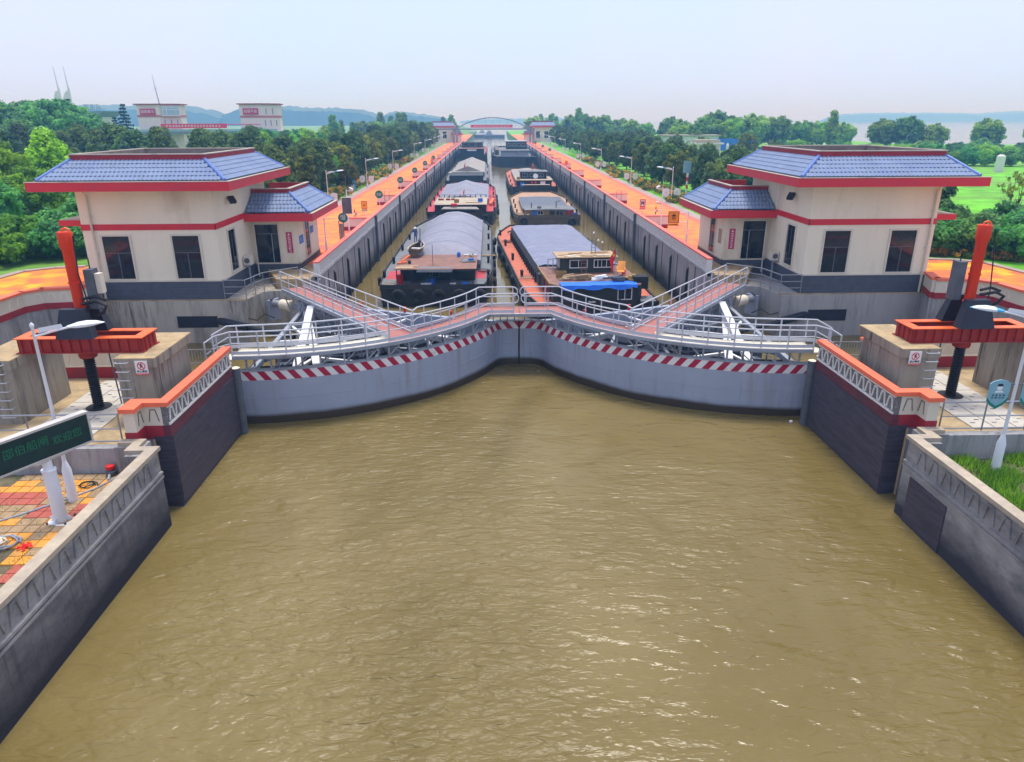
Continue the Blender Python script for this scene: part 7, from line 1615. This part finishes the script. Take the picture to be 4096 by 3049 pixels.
# bright foreground trees on the left
for k,(kd,x,y,s_,lab) in enumerate([('bright2',-44.5,66,1.02,'bright green tree at the edge of the view, beyond the left house'),('bright1',-43.5,73,.98,'bright green pointed tree between the left house and the dark belt'),('bright2',-40,64,.72,'lower bright green tree beside the left house'),('mid1',-39,56,.62,'dense mid-green tree behind the curved terrace'),('mid1',-46,54,.6,'dense mid-green tree outermost behind the curved terrace'),('bright1',-42,86,.62,'small bright tree by the white balustrade'),('mid2',-34.5,62,.6,'narrow mid-green tree just behind the left eave')]): tree(kd, x, y, s_, lab, name='broadleaf_tree')
for k,(x,y,s_) in enumerate([(-33.5,47.5,1.1),(-36,45.5,1.3),(-31,50,1.1),(-34,50.5,1.35),(-38,48,1.5),(-28.5,51.5,1.2),(-37,42.5,1.2),(-40,44,1.6),(-31.5,54,1.5),(-26,53,1.1),(-42,40,1.5)]): tree('bush' if k % 3 else 'brightbush', x, y, s_, 'leafy shrub in the thicket behind the sign-board terrace, %s from the control house' % ordw(12-[sorted([-33.5,-36,-31,-34,-38,-28.5,-37,-40,-31.5,-26,-42]).index(x)][0]-1), 'shrubs behind the left terrace', cat='shrub', name='shrub')
tree('conifer', -80.4, 168, 1.14, 'dark spiky conifer standing left of the tower with the glazed bay', name='conifer_tree'); tree('conifer', -83, 169, .95, 'smaller spiky conifer beside the taller one near the tower', name='conifer_tree'); tree('conifer', -89, 163, 1.3, 'half-hidden conifer at the shoulder of the big tree dome', name='conifer_tree')
# right side: shrubs behind the right house
for k,(x,y,s_) in enumerate([(27.5,50.5,1.25),(29.5,49.5,1.3),(31.8,48.5,1.35),(33.6,46.6,1.4),(35.5,44.5,1.4),(37.5,42.5,1.5),(31,52,1.5),(34.8,49.5,1.5),(26.5,53,1.2),(38.5,46,1.4)]): tree('bush', x, y, s_, 'dark shrub in the hedge behind the lake-side terrace, %s from the control house' % ordw(1+sorted([27.5,29.5,31.8,33.6,35.5,37.5,31,34.8,26.5,38.5]).index(x)), 'shrubs behind the right terrace', cat='shrub', name='shrub')
tree('magnolia2', 30.3, 54, .95, 'tall dark evergreen directly behind the outer corner of the right house', name='evergreen_tree'); tree('magnolia1', 28.6, 58, .9, 'second dark evergreen behind the right house, farther back', name='evergreen_tree')
tree('sapling', 37.5, 53, 1.15, 'thin nearly bare sapling in the meadow behind the right house', name='sapling'); tree('sapling', 42, 60, 1.0, 'thin sapling farther out in the bright meadow', name='sapling')
# far right trees
FR = 'rounded tree in the lakeside belt beyond the gatehouse, %s from the promenade end'
for i in range(26):
    x = 58+2.0*i; tree('farround' if i % 2 else 'bright2', x, 236+rt_.uniform(-6,12), .92+.3*math.exp(-((i-10)/8)**2)+rt_.uniform(-.1,.1), FR % ordw(i+1), 'lakeside belt trees', name='broadleaf_tree')
for k,(kd,x,y,s_,lab) in enumerate([('farround',52,285,1.0,'tall narrow tree left of a pair at the lake edge'),('farround',57,282,.85,'tall narrow tree, the shorter of the left pair at the lake edge'),('farround',66,280,1.1,'tall narrow tree standing alone left of the lakeside belt'),('fartall',100,222,1.0,'dark tapering tree at the right end of the lakeside belt'),('farround',112,215,1.0,'broad tree above the ridge of the right roof'),('farround',118,214,1.1,'broadest tree above the right roof'),('farround',124,210,.9,'low spreading tree above the right roof'),('farround',136,205,1.05,'rounded dark tree standing apart against the lake'),('farround',150,205,.85,'rounded tree near the right end of the roof line'),('farround',160,190,.62,'small shore tree against the water'),('fartall',172,190,.7,'shore tree with ragged top right of the roof'),('farround',176,186,.66,'low shore tree beside the ragged one'),('farround',188,170,1.0,'dark tree at the extreme right shore')]): tree(kd, x, y, s_, lab, name='broadleaf_tree')
ys_ = sorted(rt_.uniform(100,250) for _ in range(44))
for i in range(44):
    x = rt_.uniform(36,66); y = ys_[i]; tree('sapling' if i % 3 == 0 else 'brightbush' if i % 3 == 1 else 'olive1', x, y, .55+.3*(y > 160)+rt_.uniform(0,.3), 'small young tree in the lakeside field, %s counting away from the control house' % ordw(i+1), 'young trees in the lakeside field', name='young_tree')
for i in range(30):
    x = 76+3.4*i; y = 165+rt_.uniform(-5,40)-.2*(x-76); tree('brightbush' if i % 2 else 'bush', x, y, rt_.uniform(1,2), 'shrub on the rough ground by the lake, %s counting from the promenade' % ordw(i+1), 'shore shrubs', cat='shrub', name='shrub')
for i in range(26):
    x = 100+3.6*i; tree('bush' if i % 3 else 'brightbush', x, 216-.42*(x-100)+rt_.uniform(-5,5), rt_.uniform(.7,1.5), 'bush in the low band linking the shore trees, %s from the belt' % ordw(i+1), 'bushes linking the shore trees', cat='shrub', name='shrub')
for i in range(24):
    x = 78+2.9*i; tree('bush' if i % 2 else 'brightbush', x, 150-.35*(x-78)+rt_.uniform(-9,12), rt_.uniform(1.0,2.0), 'shrub along the back of the bright meadow, %s from the gatehouse end' % ordw(i+1), 'shrubs at the back of the meadow', cat='shrub', name='shrub')
# belt beyond the bridge and between
for i in range(34):
    y = 300+4.1*i; x = (24 if y < 345 else 17)+rt_.uniform(0,30); tree('farround' if i % 3 else 'fartall', x, y, rt_.uniform(.8,1.25), 'tree in the far wood on the lake side, %s counting beyond the arch bridge' % ordw(i+1), 'trees beyond the far lock head, lake side', name='broadleaf_tree')
for i in range(34):
    y = 250+4.1*i; x = -(28 if y < 345 else 18)-rt_.uniform(0,34); tree('farround' if i % 3 else 'fartall', x, y, rt_.uniform(.75,1.1), 'tree in the far wood on the sign-board side, %s counting away' % ordw(i+1), 'trees beyond the far lock head, sign-board side', name='broadleaf_tree')
for i in range(30):
    y = 130+3*i; x = -34-rt_.uniform(0,20)-(y-130)*.1; tree('mid1' if i % 2 else 'bright1', x, y, rt_.uniform(.6,.85), 'mid-green tree between the promenade row and the plain tower, %s counting away' % ordw(i+1), 'trees between promenade and towers', name='broadleaf_tree')
# flower beds along both promenades
for s in (-1,1):
    for i in range(24): tree('flowerbush', s*(20.2+rt_.uniform(-.3,.6)), 56+5.2*i+rt_.uniform(-1,1), rt_.uniform(.8,1.2), 'low yellow-flowered bush, %s from the house in the bed '%ordw(i+1)+BANK[s], 'flower bed bushes '+BANK[s], cat='bush', name='flower_bush')
for i in range(7): tree('flowerbush', 27.5+1.7*i, 49.3-.9*i-.05*i*i, .7, 'small flowering bush at the lake-side terrace kerb, %s from the house' % ordw(i+1), 'flowering bushes at the right terrace kerb', cat='bush', name='flower_bush')
# grass and weeds: uncountable blades as one object
def blades(name, fn, n_, h, m, lab, seed):
    rn = random.Random(seed); v = []; f = []; var = []
    for i in range(n_):
        x,y,z = fn(rn); a = rn.uniform(0,6.28); w_ = .02*h/.2; hh = h*rn.uniform(.4,1.3); lx, ly = rn.uniform(-.5,.5)*hh, rn.uniform(-.5,.5)*hh
        o = len(v); v += [(x-cos(a)*w_,y-sin(a)*w_,z),(x+cos(a)*w_,y+sin(a)*w_,z),(x+lx,y+ly,z+hh)]; f.append((o,o+1,o+2)); var.append(rn.random())
    me = bpy.data.meshes.new(name); me.from_pydata(v, [], f); me.materials.append(m); at = me.attributes.new('leafvar', 'FLOAT', 'FACE'); at.data.foreach_set('value', var)
    o = bpy.data.objects.new(name, me); COL.objects.link(o); o['kind'] = 'stuff'; o['label'] = lab; o['category'] = 'grass'; return o
cl = [(rt_.uniform(12.2,20),rt_.uniform(13,20)) for _ in range(70)]
def wfn(rn):
    c = rn.choice(cl); return (max(11.95,c[0]+rn.gauss(0,.22)), min(20.1,c[1]+rn.gauss(0,.22)), 1.61)
blades('weeds', wfn, 26000, .26, lf_bright, 'green weeds sprouting in the lamp bed behind the right wing wall', 1)
def lfn(rn): return (rn.uniform(-16,-12), rn.choice([rn.uniform(14,16),rn.uniform(14,20)]), 1.65)
blades('weeds', lfn, 900, .1, lf_yel, 'thin dry weeds between the garden pavers', 2)
def kfn(rn):
    s_ = rn.choice((-1,1)); y = 50+rn.random()**1.6*150; return (s_*rn.uniform(19.1,23), y, 3.0)
blades('verge_grass', kfn, 30000, .3, lf_bright, 'grass verge between the kerbs and the tree rows', 3)
for i in range(60):
    pass
